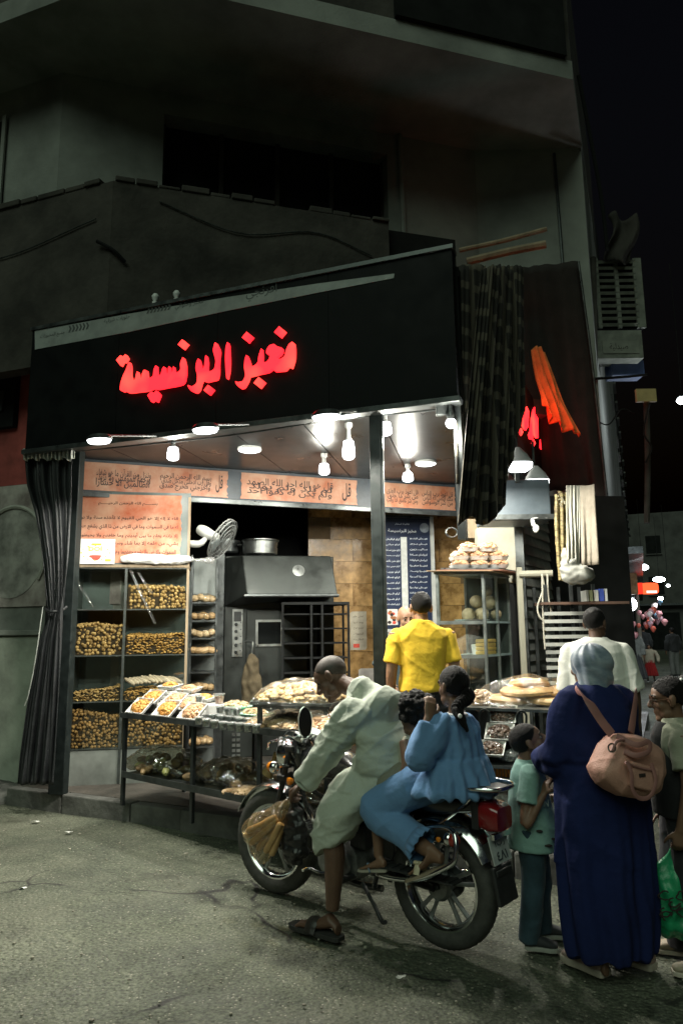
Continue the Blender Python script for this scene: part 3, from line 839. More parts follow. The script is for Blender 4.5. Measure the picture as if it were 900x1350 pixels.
# ================================================================== lamps
m_led = glow('led_white', (0.93, 0.98, 1.0), 5)
m_led2 = glow('led_dim', (0.88, 0.96, 1.0), 4.5)
def oval_lamp(px, py, z, label, power, rx=.11):
    p = gnd(px, py, z)
    t = thing('oval_lamp', label, 'lamp', p, 0, 'oval lamps under the fascia edge')
    part(MB().sweep([p + V(0, 0, h) for h in (.005, .02, .045)], [SF.u * rx * k for k in (1, 1.03, .8)], [SF.n * .07 * k for k in (1, 1.03, .8)], 20), 'housing', m_darksteel, t, smooth=True)
    part(MB().sweep([p + V(0, 0, h) for h in (-.022, -.016, 0.0045)], [SF.u * rx * k for k in (.5, .85, .97)], [SF.n * .07 * k for k in (.5, .85, .97)], 20), 'diffuser', m_led, t, smooth=True)
    dst = -SF.loc(p)[1]; part(MB().tube([p + V(0, 0, .04), V(p[0], p[1], zsb - .035) + SF.n * (dst - .03)], .010, 8), 'bracket', m_darksteel, t, smooth=True)
    lamp('lamp_light', 'SPOT', p + V(0, 0, -.05), power, t, size=.09, spread=math.radians(168))
    return t
for (x, y, tx) in ((131, 581, 'bright oval lamp on the fascia edge above the black curtain end'), (271, 567, 'bright oval lamp on the fascia edge, middle one of three'), (430, 550, 'bright oval lamp on the fascia edge beside the dark centre post')):
    oval_lamp(x, y, 3.13, tx, 125)
def disc_lamp(px, py, label, power):
    p = gnd(px, py, ZC - .03)
    t = thing('disc_lamp', label, 'lamp', p, 0, 'round panel lamps in the canopy ceiling')
    part(MB().lathe(p, (0, 0, 1), [(.115, .0), (.12, .01), (.115, .029)], 24), 'rim', m_white, t, smooth=True)
    part(MB().lathe(p, (0, 0, 1), [(.02, -.012), (.09, -.008), (.108, -.001)], 24), 'diffuser', m_led, t, smooth=True)
    lamp('lamp_light', 'AREA', p + V(0, 0, -.03), power, t, size=.2)
disc_lamp(329, 594, 'round glowing panel lamp on the ceiling above the oven fan', 42)
disc_lamp(561, 612, 'round glowing panel lamp on the ceiling above the menu board', 42)
def hang_bulb(px, ytop, ybot, label, w=.055, power=23, z=None):
    p = gnd(px, ytop, ZC); 
    d = p[1]; q = at(px, ybot, d)
    L = p[2] - q[2]
    t = thing('hanging_bulb', label, 'bulb', (p[0], p[1], p[2] - L), 0, 'hanging lamp bulbs under the canopy')
    c = V(p[0], p[1], p[2])
    part(MB().lathe(c, (0, 0, -1), [(.035, 0.001), (.036, .03), (.02, .05), (.022, L * .4), (w * .8, L * .5)], 14), 'holder', m_white, t, smooth=True)
    part(MB().lathe(c, (0, 0, -1), [(w * .82, L * .5), (w, L * .72), (w, L * .92), (w * .7, L * .985), (.004, L)], 16), 'bulb_glass', m_led, t, smooth=True)
    lamp('lamp_light', 'POINT', c + V(0, 0, -L - .06), power, t, size=.05)
hang_bulb(229, 574, 607, 'hanging white bulb above the orange script banner by the snack cabinet')
hang_bulb(427, 598, 626, 'shorter hanging white bulb just in front of the second script banner')
hang_bulb(459, 558, 606, 'longest hanging white bulb beside the dark centre post')
hang_bulb(537, 612, 635, 'hanging white bulb between the centre post and the round lamp', .06)
hang_bulb(507, 541, 574, 'hanging white bulb touching the menu board side of the centre post')
# clamp bulb at the right end of the fascia
p = at(594, 558, 5.35)
t = thing('clamp_bulb', 'round white bulb in a clamp holder at the fascia corner', 'bulb', p - V(0, 0, .06))
part(MB().ell(p, .042), 'bulb_glass', m_led, t, smooth=True)
part(MB().lathe(p + V(0, 0, .03), (0, 0, 1), [(.03, 0), (.035, .04), (.02, .07), (.018, .13)], 12), 'holder', m_darksteel, t, smooth=True)
part(MB().box(p + V(-.05, .03, .12), (.12, .05, .1)), 'clamp', m_darksteel, t, bev=.008)
lamp('lamp_light', 'POINT', p + V(-.01, -.06, -.1), 24, t, size=.05)

# ================================================================== script banners and posters
def parch(name, horizontal=True):
    """sun-bleached orange paper, redder towards torn edges"""
    if name in _mats: return _mats[name]
    m = mat(name, (0.42, 0.085, 0.028), 0.6, var=0.0, vs=3.0, col2=(0.58, 0.36, 0.24), detail=5, rvar=0.05)
    return m
m_parch = parch('orange_parchment')
m_parch2 = mat('pale_parchment', (0.30, 0.095, 0.042), 0.55, var=0.0, vs=4.0, col2=(0.44, 0.28, 0.19), detail=6)
def torn(s0, s1, z0, z1, seed, n=14):
    r = random.Random(seed); q = []
    for k in range(n): q.append((s0 + r.uniform(0, .018), z0 + (z1 - z0) * (k + r.uniform(-.2, .2)) / n))
    q = [(s0, z0)] + q[1:] + [(s0 + .008, z1), (s1 - .006, z1)]
    for k in range(n - 1, 0, -1): q.append((s1 - r.uniform(0, .022), z0 + (z1 - z0) * (k + r.uniform(-.2, .2)) / n))
    q.append((s1, z0)); return q
VERSE = ['قل هو الله احد الله الصمد', 'لم يلد ولم يولد ولم يكن له كفوا احد']
def banner(xa, xb, label, seed, texts, z0=3.105, z1=3.405, rows=2):
    sa, sb = LF.hit(xa, 640)[0], LF.hit(xb, 650)[0]
    t = thing('script_banner', label, 'banner', LF.p((sa + sb) / 2, 0, z0), 0, 'orange script banners along the lintel')
    mb = MB(); mb.prism(torn(sa, sb, z0, z1, seed), LF.o - LF.n * 0.0005, LF.u, U3, 0.003); part(mb, 'paper', m_parch2, t)
    w = sb - sa
    for k, (tx, f, ww, hh, dz) in enumerate(texts):
        lettering(tx, 'script', m_ink, t, LF.p(sa + w * f, -0.0045, (z0 + z1) / 2 + dz), LF.u, U3, width=ww * w, height=hh, bold=.012, depth=.0006 + .0004 * k)
    return t
def tangle(a, b, c, f0, f1, h=.1):
    out = []
    mid = (f0 + f1) / 2; w = f1 - f0
    out.append((a, mid, w, h, .045)); out.append((b, mid + .004, w * .96, h, -.01)); out.append((c, mid - .005, w * .98, h, -.065))
    return out
T1 = tangle('وننزل من القرآن ما هو شفاء', 'ورحمة للمؤمنين ولا يزيد', 'الظالمين الا خسارا', .12, .47) + tangle('بسم الله الرحمن الرحيم', 'وقل رب ادخلني مدخل صدق', 'واخرجني مخرج صدق', .53, .88, .09) + [('قل', .935, .05, .2, 0)]
banner(101, 301, 'long torn orange banner with black Arabic script above the snack cabinet', 1, T1)
T2 = tangle('قل هو الله احد الله الصمد', 'لم يلد ولم يولد', 'ولم يكن له كفوا احد', .05, .78, .11) + [('قل', .9, .08, .22, 0)]
banner(317, 471, 'torn orange banner with dense black script above the oven', 2, T2)
T3 = tangle('قل اعوذ برب الفلق', 'من شر ما خلق', 'ومن شر غاسق اذا وقب', .04, .47, .08) + tangle('قل اعوذ برب الناس', 'ملك الناس اله الناس', 'من شر الوسواس', .52, .96, .08)
banner(505, 600, 'pale orange banner with small black script above the menu board', 3, T3)

# ================================================================== snack cabinet on the left with its poster
CF = Frame(gnd(84, 1037, ZP)[:2], 10.0)
s0 = 0.0; s1 = CF.hit(246, 900)[0]; sm = CF.hit(161, 860)[0]
CD = 0.42
rowsL = [CF.hit(125, y)[1] for y in (748, 803, 864, 925, 987)]
cab = thing('snack_cabinet', 'tall glass snack cabinet of two columns between the black curtain and the oven', 'cabinet', CF.p(s1 / 2, 0, ZP))
m_cabframe = mat('cabinet_frame', (0.06, 0.07, 0.065), 0.4, 0.3, var=0.3, vs=12)
m_cabback = mat('cabinet_back', (0.09, 0.115, 0.11), 0.35, var=0.3, vs=3)
ztop = rowsL[0]
part(MB().fbox(CF, .02, s1, CD, CD + .02, ZP, ztop), 'back_panel', m_cabback, cab)
for s in (0.0, sm, s1 - .025):
    part(MB().fbox(CF, s, s + .025, 0.0, .03, ZP, ztop if s < s1 - .1 else 3.05), 'upright', m_cabframe if s < s1 - .1 else m_wood, cab)
part(MB().fbox(CF, -.004, .018, .031, CD, ZP, ztop), 'side_panel', m_cabframe, cab)
part(MB().fbox(CF, s1 - .022, s1 - .004, .031, CD, ZP, ztop), 'side_panel', m_glass, cab)
part(MB().fbox(CF, sm + .005, sm + .012, .031, CD, ZP + .4, ztop), 'divider', m_glass, cab)
for z in rowsL:
    part(MB().fbox(CF, .0255, s1 - .026, .004, CD - .001, z - .012, z), 'shelf', m_cabframe, cab)
part(MB().fbox(CF, .0, s1, -.01, CD + .02, ztop + .001, ztop + .03), 'top_board', m_wood, cab)
part(MB().fbox(CF, .0255, sm - .001, .012, .02, ZP, rowsL[4] - .013), 'kick_panel', mat('dull_panel', (0.20, 0.22, 0.20), 0.5, var=0.3, vs=4), cab)
part(MB().fbox(CF, sm + .026, s1 - .026, .012, .02, ZP, rowsL[4] - .013), 'kick_panel', _mats['dull_panel'], cab)
for a, b in ((.026, sm - .001), (sm + .026, s1 - .026)):
    for k in range(4):
        part(MB().fbox(CF, a, b, .006, .010, rowsL[k + 1] + .002, rowsL[k] - .014), 'pane', m_glass, cab)
# heaps inside, one per compartment
m_ball = mat('baked_ball', (0.40, 0.205, 0.060), 0.6, var=0.45, vs=16, col2=(0.60, 0.37, 0.14))
m_core = mat('gap_shade', (.035, .02, .008), .9, var=0)  # heap core coloured near-black as the shade between pieces
m_ball2 = mat('crumb_biscuit', (0.40, 0.19, 0.04), 0.7, var=0.45, vs=18, col2=(0.56, 0.30, 0.08))
m_finger = mat('finger_biscuit', (0.62, 0.44, 0.30), 0.65, var=0.2, vs=9, col2=(0.72, 0.57, 0.44))
m_dateball = mat('dark_ball', (0.33, 0.175, 0.055), 0.6, var=0.5, vs=16)
def heap(a, b, z0, z1f, rad, m, label, seed, elong=1.0, cat='snacks', name='snack_heap', dep=.34, flat=1.0):
    """fill the front of a compartment: z1f(u) height at u in 0..1"""
    r = random.Random(seed); mb = MB(); core = MB()
    w = b - a
    N = 15
    top = [z1f(i / (N - 1)) for i in range(N)]
    # solid core behind the outer pieces
    for i in range(N - 1):
        core.fbox(CF, a + w * i / (N - 1), a + w * (i + 1) / (N - 1), .03 + rad * 1.2, dep, z0 + .002, max(z0 + .004, min(top[i], top[i + 1]) - rad * 1.2))
    def put(s, t, z):
        sc = rad * r.uniform(.8, 1.15)
        ang = r.uniform(0, math.pi); tl = r.uniform(-.6, .6)
        R = np.array(Matrix.Rotation(ang, 3, 'Z') @ Matrix.Rotation(tl, 3, 'Y'))
        mb.ell(CF.p(s, t, z), (sc * elong, sc, sc * flat), R, nu=8, nv=6)
    zz = z0 + rad
    step = rad * 1.95
    rowi = 0
    while zz < max(top):
        s = a + rad + r.random() * step * .8
        while s < b - rad * .8:
            u = (s - a) / w
            if zz <= z1f(u) - rad * .3: put(s + r.uniform(-.6, .6) * rad, .03 + rad * r.uniform(.6, 2.2), zz + r.uniform(-.6, .6) * rad)
            s += step
        zz += step * .86; rowi += 1
    # upper surface
    t = .03 + rad * 2
    while t < dep:
        s = a + rad
        while s < b - rad * .8:
            put(s + r.uniform(-.4, .4) * rad, t, z1f((s - a) / w) - rad * .4 + r.uniform(-.6, .6) * rad + .012 * math.sin(9 * t + 7 * s)); s += step
        t += step
    n0 = mb.n
    mb.cur = 1
    mb.add(core.verts(), core.f)
    return solo(mb, name, [m, m_core], label, cat, 'snack heaps in the glass cabinet', smooth=True, kind='stuff')
aL, bL, aR, bR = .03, sm - .004, sm + .03, s1 - .03
zr = rowsL
def hz(y0, y1, amp=.012, ph=0, fr=5):
    zA, zB = CF.hit(125, y0)[1], CF.hit(125, y1)[1]
    return lambda u: zA + (zB - zA) * u + amp * math.sin(fr * u + ph)
heap(aL, bL, zr[2], hz(826, 822), .0195, m_ball, 'heap of golden round snack balls in the column beside the curtain post, second shelf', 11)
heap(aR, bR, zr[1], hz(772, 774, .012, .5, 4), .0195, m_ball, 'heap of golden round snack balls on the highest filled shelf', 12)
heap(aR, bR, zr[2], hz(838, 838, .008, 2), .0155, m_ball2, 'heap of small reddish brown broken biscuits in the column nearer the oven', 13, 1.4, flat=.7)
heap(aL, bL, zr[3], hz(917, 903, .01, 1), .014, m_ball, 'low sloping heap of small pale biscuits in the column beside the curtain post', 14, 1.7, flat=.6)
heap(aR, bR, zr[3], hz(913, 908, .006, 1), .013, m_ball2, 'low layer of small biscuits under the finger biscuits', 15, 1.5, flat=.6)
heap(aL, bL, zr[4], hz(938, 944, .008, 1), .0180, m_dateball, 'lowest heap of brown snack balls wrapped in film, column beside the curtain post', 16)
heap(aR, bR, zr[4], hz(945, 942, .008, 3), .0180, m_dateball, 'lowest heap of brown snack balls wrapped in film, column nearer the oven', 17)
# long finger biscuits in the third compartment
r = random.Random(9)
for k in range(13):
    u = k / 12; s = aR + .05 + (bR - aR - .12) * u
    z = CF.hit(200, 906)[1] + .02 + .02 * math.sin(3 * u) 
    mb = MB(); L = .13
    d = unit(CF.u * -0.55 + CF.n * 0.25 + U3 * 0.35 + V(r.uniform(-.1, .1), 0, r.uniform(-.12, .12)))
    c = CF.p(s, .09 + .02 * r.random(), z + .035)
    mb.tube([c - d * L * .5, c - d * L * .25, c, c + d * L * .3, c + d * L * .5], [.012, .019, .021, .019, .012], 8)
    solo(mb, 'finger_biscuit', m_finger, 'pale long finger biscuit in the third compartment of the column nearer the oven', 'biscuit', 'finger biscuits in the cabinet', smooth=True)
# crinkled film sheets hanging inside the cabinet
def crumple_sheet(fn, name, label, m, seed, nu=26, nv=22, amp=.012, cat='plastic film', group=None, thick=.0015):
    mb = MB()
    def g(u, v):
        p = fn(u, v); q = np.array([p * 31 + seed])
        return p + V(0, -1, .2) * amp * vnoise(q, seed)[0] + V(0, -.6, .3) * amp * .5 * vnoise(q * 2.7, seed + 1)[0]
    mb.grid(g, nu, nv)
    o = solo(mb, name, m, label, cat, group, smooth=True)
    return o
for (sa, sb, za, zb, lab) in ((aL, bL, zr[4] + .01, zr[4] + .2, 'crinkled clear film over the lowest snack heap beside the curtain post'), (aR, bR, zr[4] + .01, zr[4] + .19, 'crinkled clear film over the lowest snack heap nearer the oven')):
    crumple_sheet(lambda u, v: CF.p(sa + (sb - sa) * u, .014 + .006 * v, za + (zb - za) * v), 'film_sheet', lab, m_film, 3, amp=.005)
# poster with the verse
poster = thing('verse_poster', 'large orange poster of black Arabic verse above the snack cabinet', 'poster', CF.p(s1 / 2, -.005, 2.4))
pz0, pz1 = CF.hit(170, 742)[1], CF.hit(170, 652)[1]
pa, pb = CF.hit(94, 700)[0], CF.hit(246, 700)[0]
part(MB().fbox(CF, pa - .01, s1, .012, .03, ztop + .031, pz1 + .03), 'backing_board', m_cabback, poster)
mb = MB(); mb.prism(torn(pa, pb - .05, pz0, pz1, 8, 20), CF.o - CF.n * -.0105, CF.u, U3, 0.003); part(mb, 'paper', m_parch, poster)
def pline(text, y, xa, xb, h):
    a = CF.hit(xa, y); b = CF.hit(xb, y)
    lettering(text, 'verse_line', m_ink, poster, CF.p((a[0] + b[0]) / 2, .0065, (a[1] + b[1]) / 2), CF.u, U3, width=b[0] - a[0], height=h, bold=.018, depth=.0006)
pline('بســـــم الله الرحمن الرحيـــــم', 664, 130, 208, .045)
pline('الله لا إله إلا هو الحي القيوم لا تأخذه سنة ولا نوم', 683, 103, 235, .06)
pline('له ما في السموات وما في الأرض من ذا الذي يشفع عنده', 695, 103, 235, .06)
pline('إلا بإذنه يعلم ما بين أيديهم وما خلفهم ولا يحيطون', 706, 103, 235, .06)
pline('بشيء من علمه إلا بما شاء وسع', 717, 150, 235, .06)
pline('السموات والأرض ولا يؤوده حفظهما وهو', 728, 150, 232, .06)
# white card with a logo, leaning before the poster
card = thing('white_card', 'white printed box card with yellow lettering leaning against the orange poster', 'card', CF.p(.2, -.02, ztop + .03))
ca, cb = CF.hit(101, 725), CF.hit(152, 725); cz0, cz1 = CF.hit(126, 744)[1], CF.hit(126, 711)[1]
cz0 = max(cz0, ztop + .031)
part(MB().fbox(CF, ca[0], cb[0], -.035, -.005, cz0, cz1), 'box', mat('white_card', (0.80, 0.80, 0.76), 0.5, var=0.04), card, bev=.003)
m_yel = mat('yellow_print', (0.75, 0.55, 0.04), 0.6, var=0); m_redp = mat('red_print', (0.65, 0.08, 0.05), 0.6, var=.2, vs=30); m_grn = mat('lime_print', (0.5, 0.6, 0.05), 0.6, var=0)
cm = (ca[0] + cb[0]) / 2; ch = cz1 - cz0
lettering('DOI', 'logo', m_yel, card, CF.p(cm + .0, -.0365, cz0 + ch * .60), CF.u, U3, width=.13, height=.045, bold=.03, depth=.001, ar=False)
lettering('ـــــ', 'logo', m_yel, card, CF.p(cm + .01, -.0365, cz0 + ch * .78), CF.u, U3 + CF.u * .2, width=.1, height=.02, bold=.03, depth=.001)
mb = MB(); mb.prism([(.06 * math.cos(t) * (1.15 if math.sin(t) > 0 else .8), .028 * math.sin(t) + .006 * math.cos(2 * t)) for t in np.linspace(0, 2 * math.pi, 18, endpoint=False)], CF.p(cm + .01, -.0365, cz0 + ch * .27), CF.u, U3, .001); part(mb, 'print_patch', m_redp, card)
mb = MB(); mb.prism([(-.03, -.012), (.03, -.012), (.03, .012), (-.03, .012)], CF.p(cm + .13, -.0365, cz0 + ch * .15), CF.u, U3, .001); part(mb, 'print_patch', m_grn, card)
r = random.Random(2)
for k in range(12):
    a = 2 * math.pi * k / 12; x, y = .145 * math.cos(a) * r.uniform(.8, 1), .075 * math.sin(a) - .01
    if abs(y) < .02 and abs(x) < .1: continue
    mb = MB(); mb.prism([(.008 * math.cos(t), .008 * math.sin(t)) for t in np.linspace(0, 2 * math.pi, 7, endpoint=False)], CF.p(cm + x, -.0365, cz0 + ch * .48 + y), CF.u, U3, .001)
    part(mb, 'print_dot', [m_yel, m_grn, mat('tan_print', (.5, .35, .2), .6, var=0)][k % 3], card)
# roll of paper bags wrapped in plastic lying on the cabinet
a, b = CF.hit(160, 743), CF.hit(252, 748)
roll = thing('wrapped_roll', 'long white roll wrapped in plastic lying on the cabinet top', 'roll', CF.p(a[0], -.03, ztop + .03))
pts = [CF.p(a[0] + (b[0] - a[0]) * f, -.03, ztop + .085 + .006 * math.sin(7 * f)) for f in np.linspace(0, 1, 9)]
mb = MB().tube(pts, [.03, .05, .055, .052, .055, .05, .052, .045, .025], 12, 24)
fused(mb, 'roll_body', m_foam, roll, .01, 1, lambda co, no: .006 * vnoise(co * 40, 2)).location = (-V(*roll.location)).tolist()
e = CF.hit(283, 747)
pts = [CF.p(b[0] + (e[0] - b[0]) * f, -.04, ztop + .085 - .01 * f) for f in np.linspace(0, 1, 6)]
mb = MB().tube(pts, [.022, .014, .016, .03, .042, .02], 12, 18)
o = fused(mb, 'twisted_end', film('twist_film', (0.9, 0.92, 0.92), .25, .12, bump=.8, bs=30, milky=.25), roll, .008, 0, lambda co, no: .007 * vnoise(co * 60, 4)); o.location = (-V(*roll.location)).tolist()
# loose clear film hanging down from the top
for k, (x0, y0, x1, y1) in enumerate([(172, 752, 205, 822), (183, 755, 200, 782), (97, 757, 122, 800)]):
    A, B = CF.hit(x0, y0), CF.hit(x1, y1)
    mb = MB(); n = 12
    mb.grid(lambda u, v: CF.p(A[0] + (B[0] - A[0]) * v + (u - .5) * .03, -.004 - .01 * math.sin(3 * v + u * 5 + k), A[1] + (B[1] - A[1]) * v), 4, n)
    solo(mb, 'film_strip', film('hang_film', (.95, .95, .95), .22, .1, bump=.6, bs=40, milky=.06), ['twisted clear film strip hanging across the cabinet glass nearer the oven', 'short clear film strip hanging beside the longer one', 'clear film strip on the top cabinet glass beside the curtain post'][k], 'plastic film', 'film strips on the cabinet', smooth=True)

# price tag inside the cabinet
a = CF.hit(93, 798)
solo(MB().fbox(CF, a[0] - .012, a[0] + .03, .0, .004, zr[1] + .005, zr[1] + .04), 'price_tag', mat('blue_tag', (0.05, 0.22, 0.42), .5, var=0), 'small blue tag on the cabinet glass', 'tag')

# ================================================================== electric fan on the cabinet post
fan = thing('wall_fan', 'white wall fan with round grey cage above the cabinet side', 'fan', CF.p(s1, .02, 2.5))
hub = at(290, 709, 7.55); back = at(268, 700, 7.62); mount = at(250, 717, 7.58)
ax = unit(V(.84, -.16, -.5))
part(MB().tube([back + V(-.05, .02, .02), back, back + ax * .1, hub - ax * .03], [.05, .062, .058, .035], 14, 10), 'motor', mat('fan_white', (.36, .37, .35), .5, var=.1), fan, smooth=True)
part(MB().tube([mount, mount + V(.12, -.02, 0), back + V(.05, 0, -.05)], [.04, .036, .02], 10, 8), 'bracket', _mats['fan_white'], fan, smooth=True)
cage = MB(); R = .235
up = unit(V(.55, .1, 1) - ax * np.dot(V(.55, .1, 1), ax)); sd = np.cross(ax, up)
for rr, h in ((R, 0.02), (R * .98, .055), (R * .8, .075), (R * .6, .085), (R * .4, .09), (R * .85, .0), (R * .6, -.012)):
    cage.tube([hub + ax * h + rr * (math.cos(t) * up + math.sin(t) * sd) for t in np.linspace(0, 2 * math.pi, 40, endpoint=False)], .0028 if rr < R * .97 else .006, 5, closed=True)
for k in range(40):
    t = 2 * math.pi * k / 40; d = math.cos(t) * up + math.sin(t) * sd
    cage.tube([hub + ax * .092 + d * .04, hub + ax * .085 + d * R * .6, hub + ax * .05 + d * R, hub + ax * .02 + d * R, hub - ax * .012 + d * R * .6, hub - ax * .015 + d * .06], .0016, 4)
part(cage, 'cage', mat('grey_wire', (0.16, 0.17, 0.165), 0.5, 0.3, var=.1), fan, smooth=True)
part(MB().lathe(hub + ax * .088, ax, [(.045, 0), (.045, .006), (.03, .012)], 16), 'badge', mat('fan_badge', (.2, .22, .22), .5), fan)
for k in range(3):
    t = 2 * math.pi * k / 3 + .4; d = math.cos(t) * up + math.sin(t) * sd; e = np.cross(ax, d)
    mb = MB(); mb.grid(lambda u, v: hub + ax * (.03 + .02 * (v - .5)) + d * (.03 + .17 * u) + e * ((v - .5) * (.06 + .1 * u)), 6, 5)
    o = part(mb, 'blade', mat('fan_blade', (.10, .12, .12), .3), fan, smooth=True); o.modifiers.new('t', 'SOLIDIFY').thickness = .003

# ================================================================== oven and the things round it
OF = Frame((-1.5, 8.80), 10.0)
oa, ob = OF.hit(296, 800)[0], OF.hit(440, 800)[0]
ztopo = OF.hit(300, 733)[1]
m_oven = mat('oven_steel', (0.036, 0.042, 0.039), 0.45, 0.5, var=0.25, vs=4, rvar=0.12)
oven = thing('bakery_oven', 'big dark steel bakery oven with a sloping hood', 'oven', OF.p((oa + ob) / 2, .4, ZP))
part(MB().fbox(OF, oa, ob, 0, 1.0, ZP, ztopo), 'body', m_oven, oven, bev=.01)
part(MB().fbox(OF, oa - .1, oa - .004, -.02, 1.0, ZP, ztopo + .02), 'side_column', m_darksteel, oven, bev=.008)
# hood: sloping front
hA, hB = oa, OF.hit(446, 775, -.55)[0]
zh1 = OF.hit(360, 740, -.2)[1]; zh0 = OF.hit(360, 784, -.5)[1]
q = [OF.p(hA + .25, -.5, zh0), OF.p(hB, -.5, zh0), OF.p(hB, -.004, zh0), OF.p(hA, -.004, zh0 - .12), OF.p(hA + .2, -.3, zh1 + .06), OF.p(hB - .05, -.3, zh1 + .06), OF.p(hB - .05, -.004, zh1 + .06), OF.p(hA, -.004, zh1 + .06)]
part(MB().hexa(q), 'hood', m_oven, oven, bev=.012)
part(MB().tube([OF.p(hA + .22, -.51, zh0 - .012), OF.p(hB + .01, -.51, zh0 - .012)], .02, 8), 'hood_rim', m_darksteel, oven)
hs, hzv = OF.hit(394, 752, -.42)
nrm = unit(np.cross(OF.u, unit(OF.n * .2 + U3 * (zh1 + .06 - zh0))))
cc = OF.p(hs, 0, 0); tt = -.5 + .2 * ((hzv - zh0) / (zh1 + .06 - zh0)); cc = OF.p(hs, tt, hzv)
part(MB().lathe(cc + nrm * .002, nrm, [(.075, 0), (.075, .006), (.05, .008)], 20), 'hood_badge', m_steel, oven, smooth=True)
# control column
ca_, cb_ = OF.hit(306, 830, -.004)[0], OF.hit(320, 830, -.004)[0]; cza, czb = OF.hit(313, 866, -.004)[1], OF.hit(313, 803, -.004)[1]
ctl = part(MB().fbox(OF, ca_, cb_, -.02, -.003, cza, czb), 'control_panel', m_steel, oven, bev=.003)
part(MB().fbox(OF, ca_ + .02, cb_ - .02, -.026, -.0205, czb - .15, czb - .03), 'display', m_black, ctl)
for k in range(5):
    z = cza + (czb - cza) * (.1 + .145 * k)
    part(MB().lathe(OF.p((ca_ + cb_) / 2 - .015, -.0205, z), -OF.n, [(.02, 0), (.02, .02), (.012, .028)], 12), 'knob', m_black, ctl)
    part(MB().lathe(OF.p(cb_ - .025, -.0205, z + .02), -OF.n, [(.008, 0), (.006, .01)], 8), 'button', m_black, ctl)
da, db = OF.hit(324, 870, -.004)[0], OF.hit(440, 870, -.004)[0]
door = part(MB().fbox(OF, da, db, -.035, -.003, .75, zh0 - .15), 'door', m_oven, oven, bev=.01)
wa, wb_ = OF.hit(337, 835, -.04)[0], OF.hit(373, 835, -.04)[0]; wz0, wz1 = OF.hit(355, 852, -.04)[1], OF.hit(355, 817, -.04)[1]
part(MB().fbox(OF, wa + .03, wb_ - .03, -.045, -.037, wz0 + .03, wz1 - .03), 'door_window', mat('dark_glass', (.01, .012, .012), .08, var=0), door)
mb = MB(); mb.fbox(OF, wa, wb_, -.055, -.036, wz0, wz0 + .028); mb.fbox(OF, wa, wb_, -.055, -.036, wz1 - .028, wz1); mb.fbox(OF, wa, wa + .028, -.055, -.036, wz0 + .028, wz1 - .028); mb.fbox(OF, wb_ - .028, wb_, -.055, -.036, wz0 + .028, wz1 - .028)
part(mb, 'window_frame', m_steel, door)
h0 = at(333, 870, 8.72)
part(MB().tube([at(323, 846, 8.72), at(332, 846, 8.66), at(333, 850, 8.64), at(332, 862, 8.64)], .012, 8, 12), 'handle', m_steel, door)
for k in range(6):
    for j in range(2):
        s, z = OF.hit(308 + 6 * j, 968 + 7 * k, -.0)
        part(MB().fbox(OF, s - .018, s + .022, -.012, -.002, z - .02, z + .012), 'vent_slot', m_steel, oven)
# apron cloth hanging from the handle
r = random.Random(4)
ap = MB(); ax0 = at(333, 905, 8.6)
ap.sweep([at(333, 862, 8.62), at(332, 872, 8.6), at(331, 900, 8.58), at(332, 925, 8.58), at(336, 930, 8.58)], [V(.03, 0, 0), V(.075, 0, 0), V(.125, 0, 0), V(.13, 0, 0), V(.11, 0, 0)], [V(0, .02, 0), V(0, .045, 0), V(0, .06, 0), V(0, .06, 0), V(0, .04, 0)], 20)
me = remesh(ap, .012, 1, lambda co, no: .009 * np.sin(co[:, 0] * 55 + 9 * co[:, 2] + 2 * vnoise(co * 8, 1)) + .008 * vnoise(co * 20, 3), 'cloth'); me.materials.append(mat('olive_cloth', (.085, .066, .036), .9, var=.3, vs=10, bump=.2, bs=120))
o = link('hanging_cloth', me); setp(o, 'olive brown cloth bag hanging from the oven handle', 'cloth')
# pot on top of the oven
p = at(343, 733, 8.9)
pot = thing('cooking_pot', 'wide shiny aluminium pot standing on the oven', 'pot', p)
part(MB().lathe(p, (0, 0, 1), [(.18, 0.004), (.215, .02), (.22, .17), (.235, .185), (.235, .195), (.21, .19), (.2, .03)], 28, cap=False), 'bowl', m_steel, pot, smooth=True)
part(MB().tube([p + V(-.225, -.03, .14), p + V(-.27, -.05, .14), p + V(-.27, .05, .14), p + V(-.225, .03, .14)], .01, 6, 10), 'handle', m_steel, pot)
p2 = at(300, 730, 9.05)
solo(MB().lathe(p2, (0, 0, 1), [(.14, 0), (.16, .02), (.165, .16), (.0, .2)], 20), 'lidded_pot', m_darksteel, 'dull dark pot behind the shiny pot on the oven', 'pot', smooth=True)

# ---- dark tray rack right of the oven door
RF = Frame((at(371, 880, 8.45)[0], 8.45), 8)
ra, rb = 0, RF.hit(461, 840)[0]
rack = thing('tray_rack', 'dark empty tray trolley standing beside the oven door', 'rack', RF.p(rb / 2, .2, ZP))
zt_ = RF.hit(415, 797)[1]
for s in (0, rb * .42, rb * .58, rb - .025):
    for t in (0, .45):
        part(MB().fbox(RF, s, s + .025, t, t + .025, ZP, zt_ - .001), 'upright', m_dark, rack)
part(MB().fbox(RF, 0, rb, 0.0, .475, zt_, zt_ + .03), 'top_frame', m_dark, rack)
for k in range(9):
    z = zt_ - .12 - k * .17
    part(MB().fbox(RF, .027, rb - .027, .026, .44, z, z + .018), 'tray', m_dark, rack)

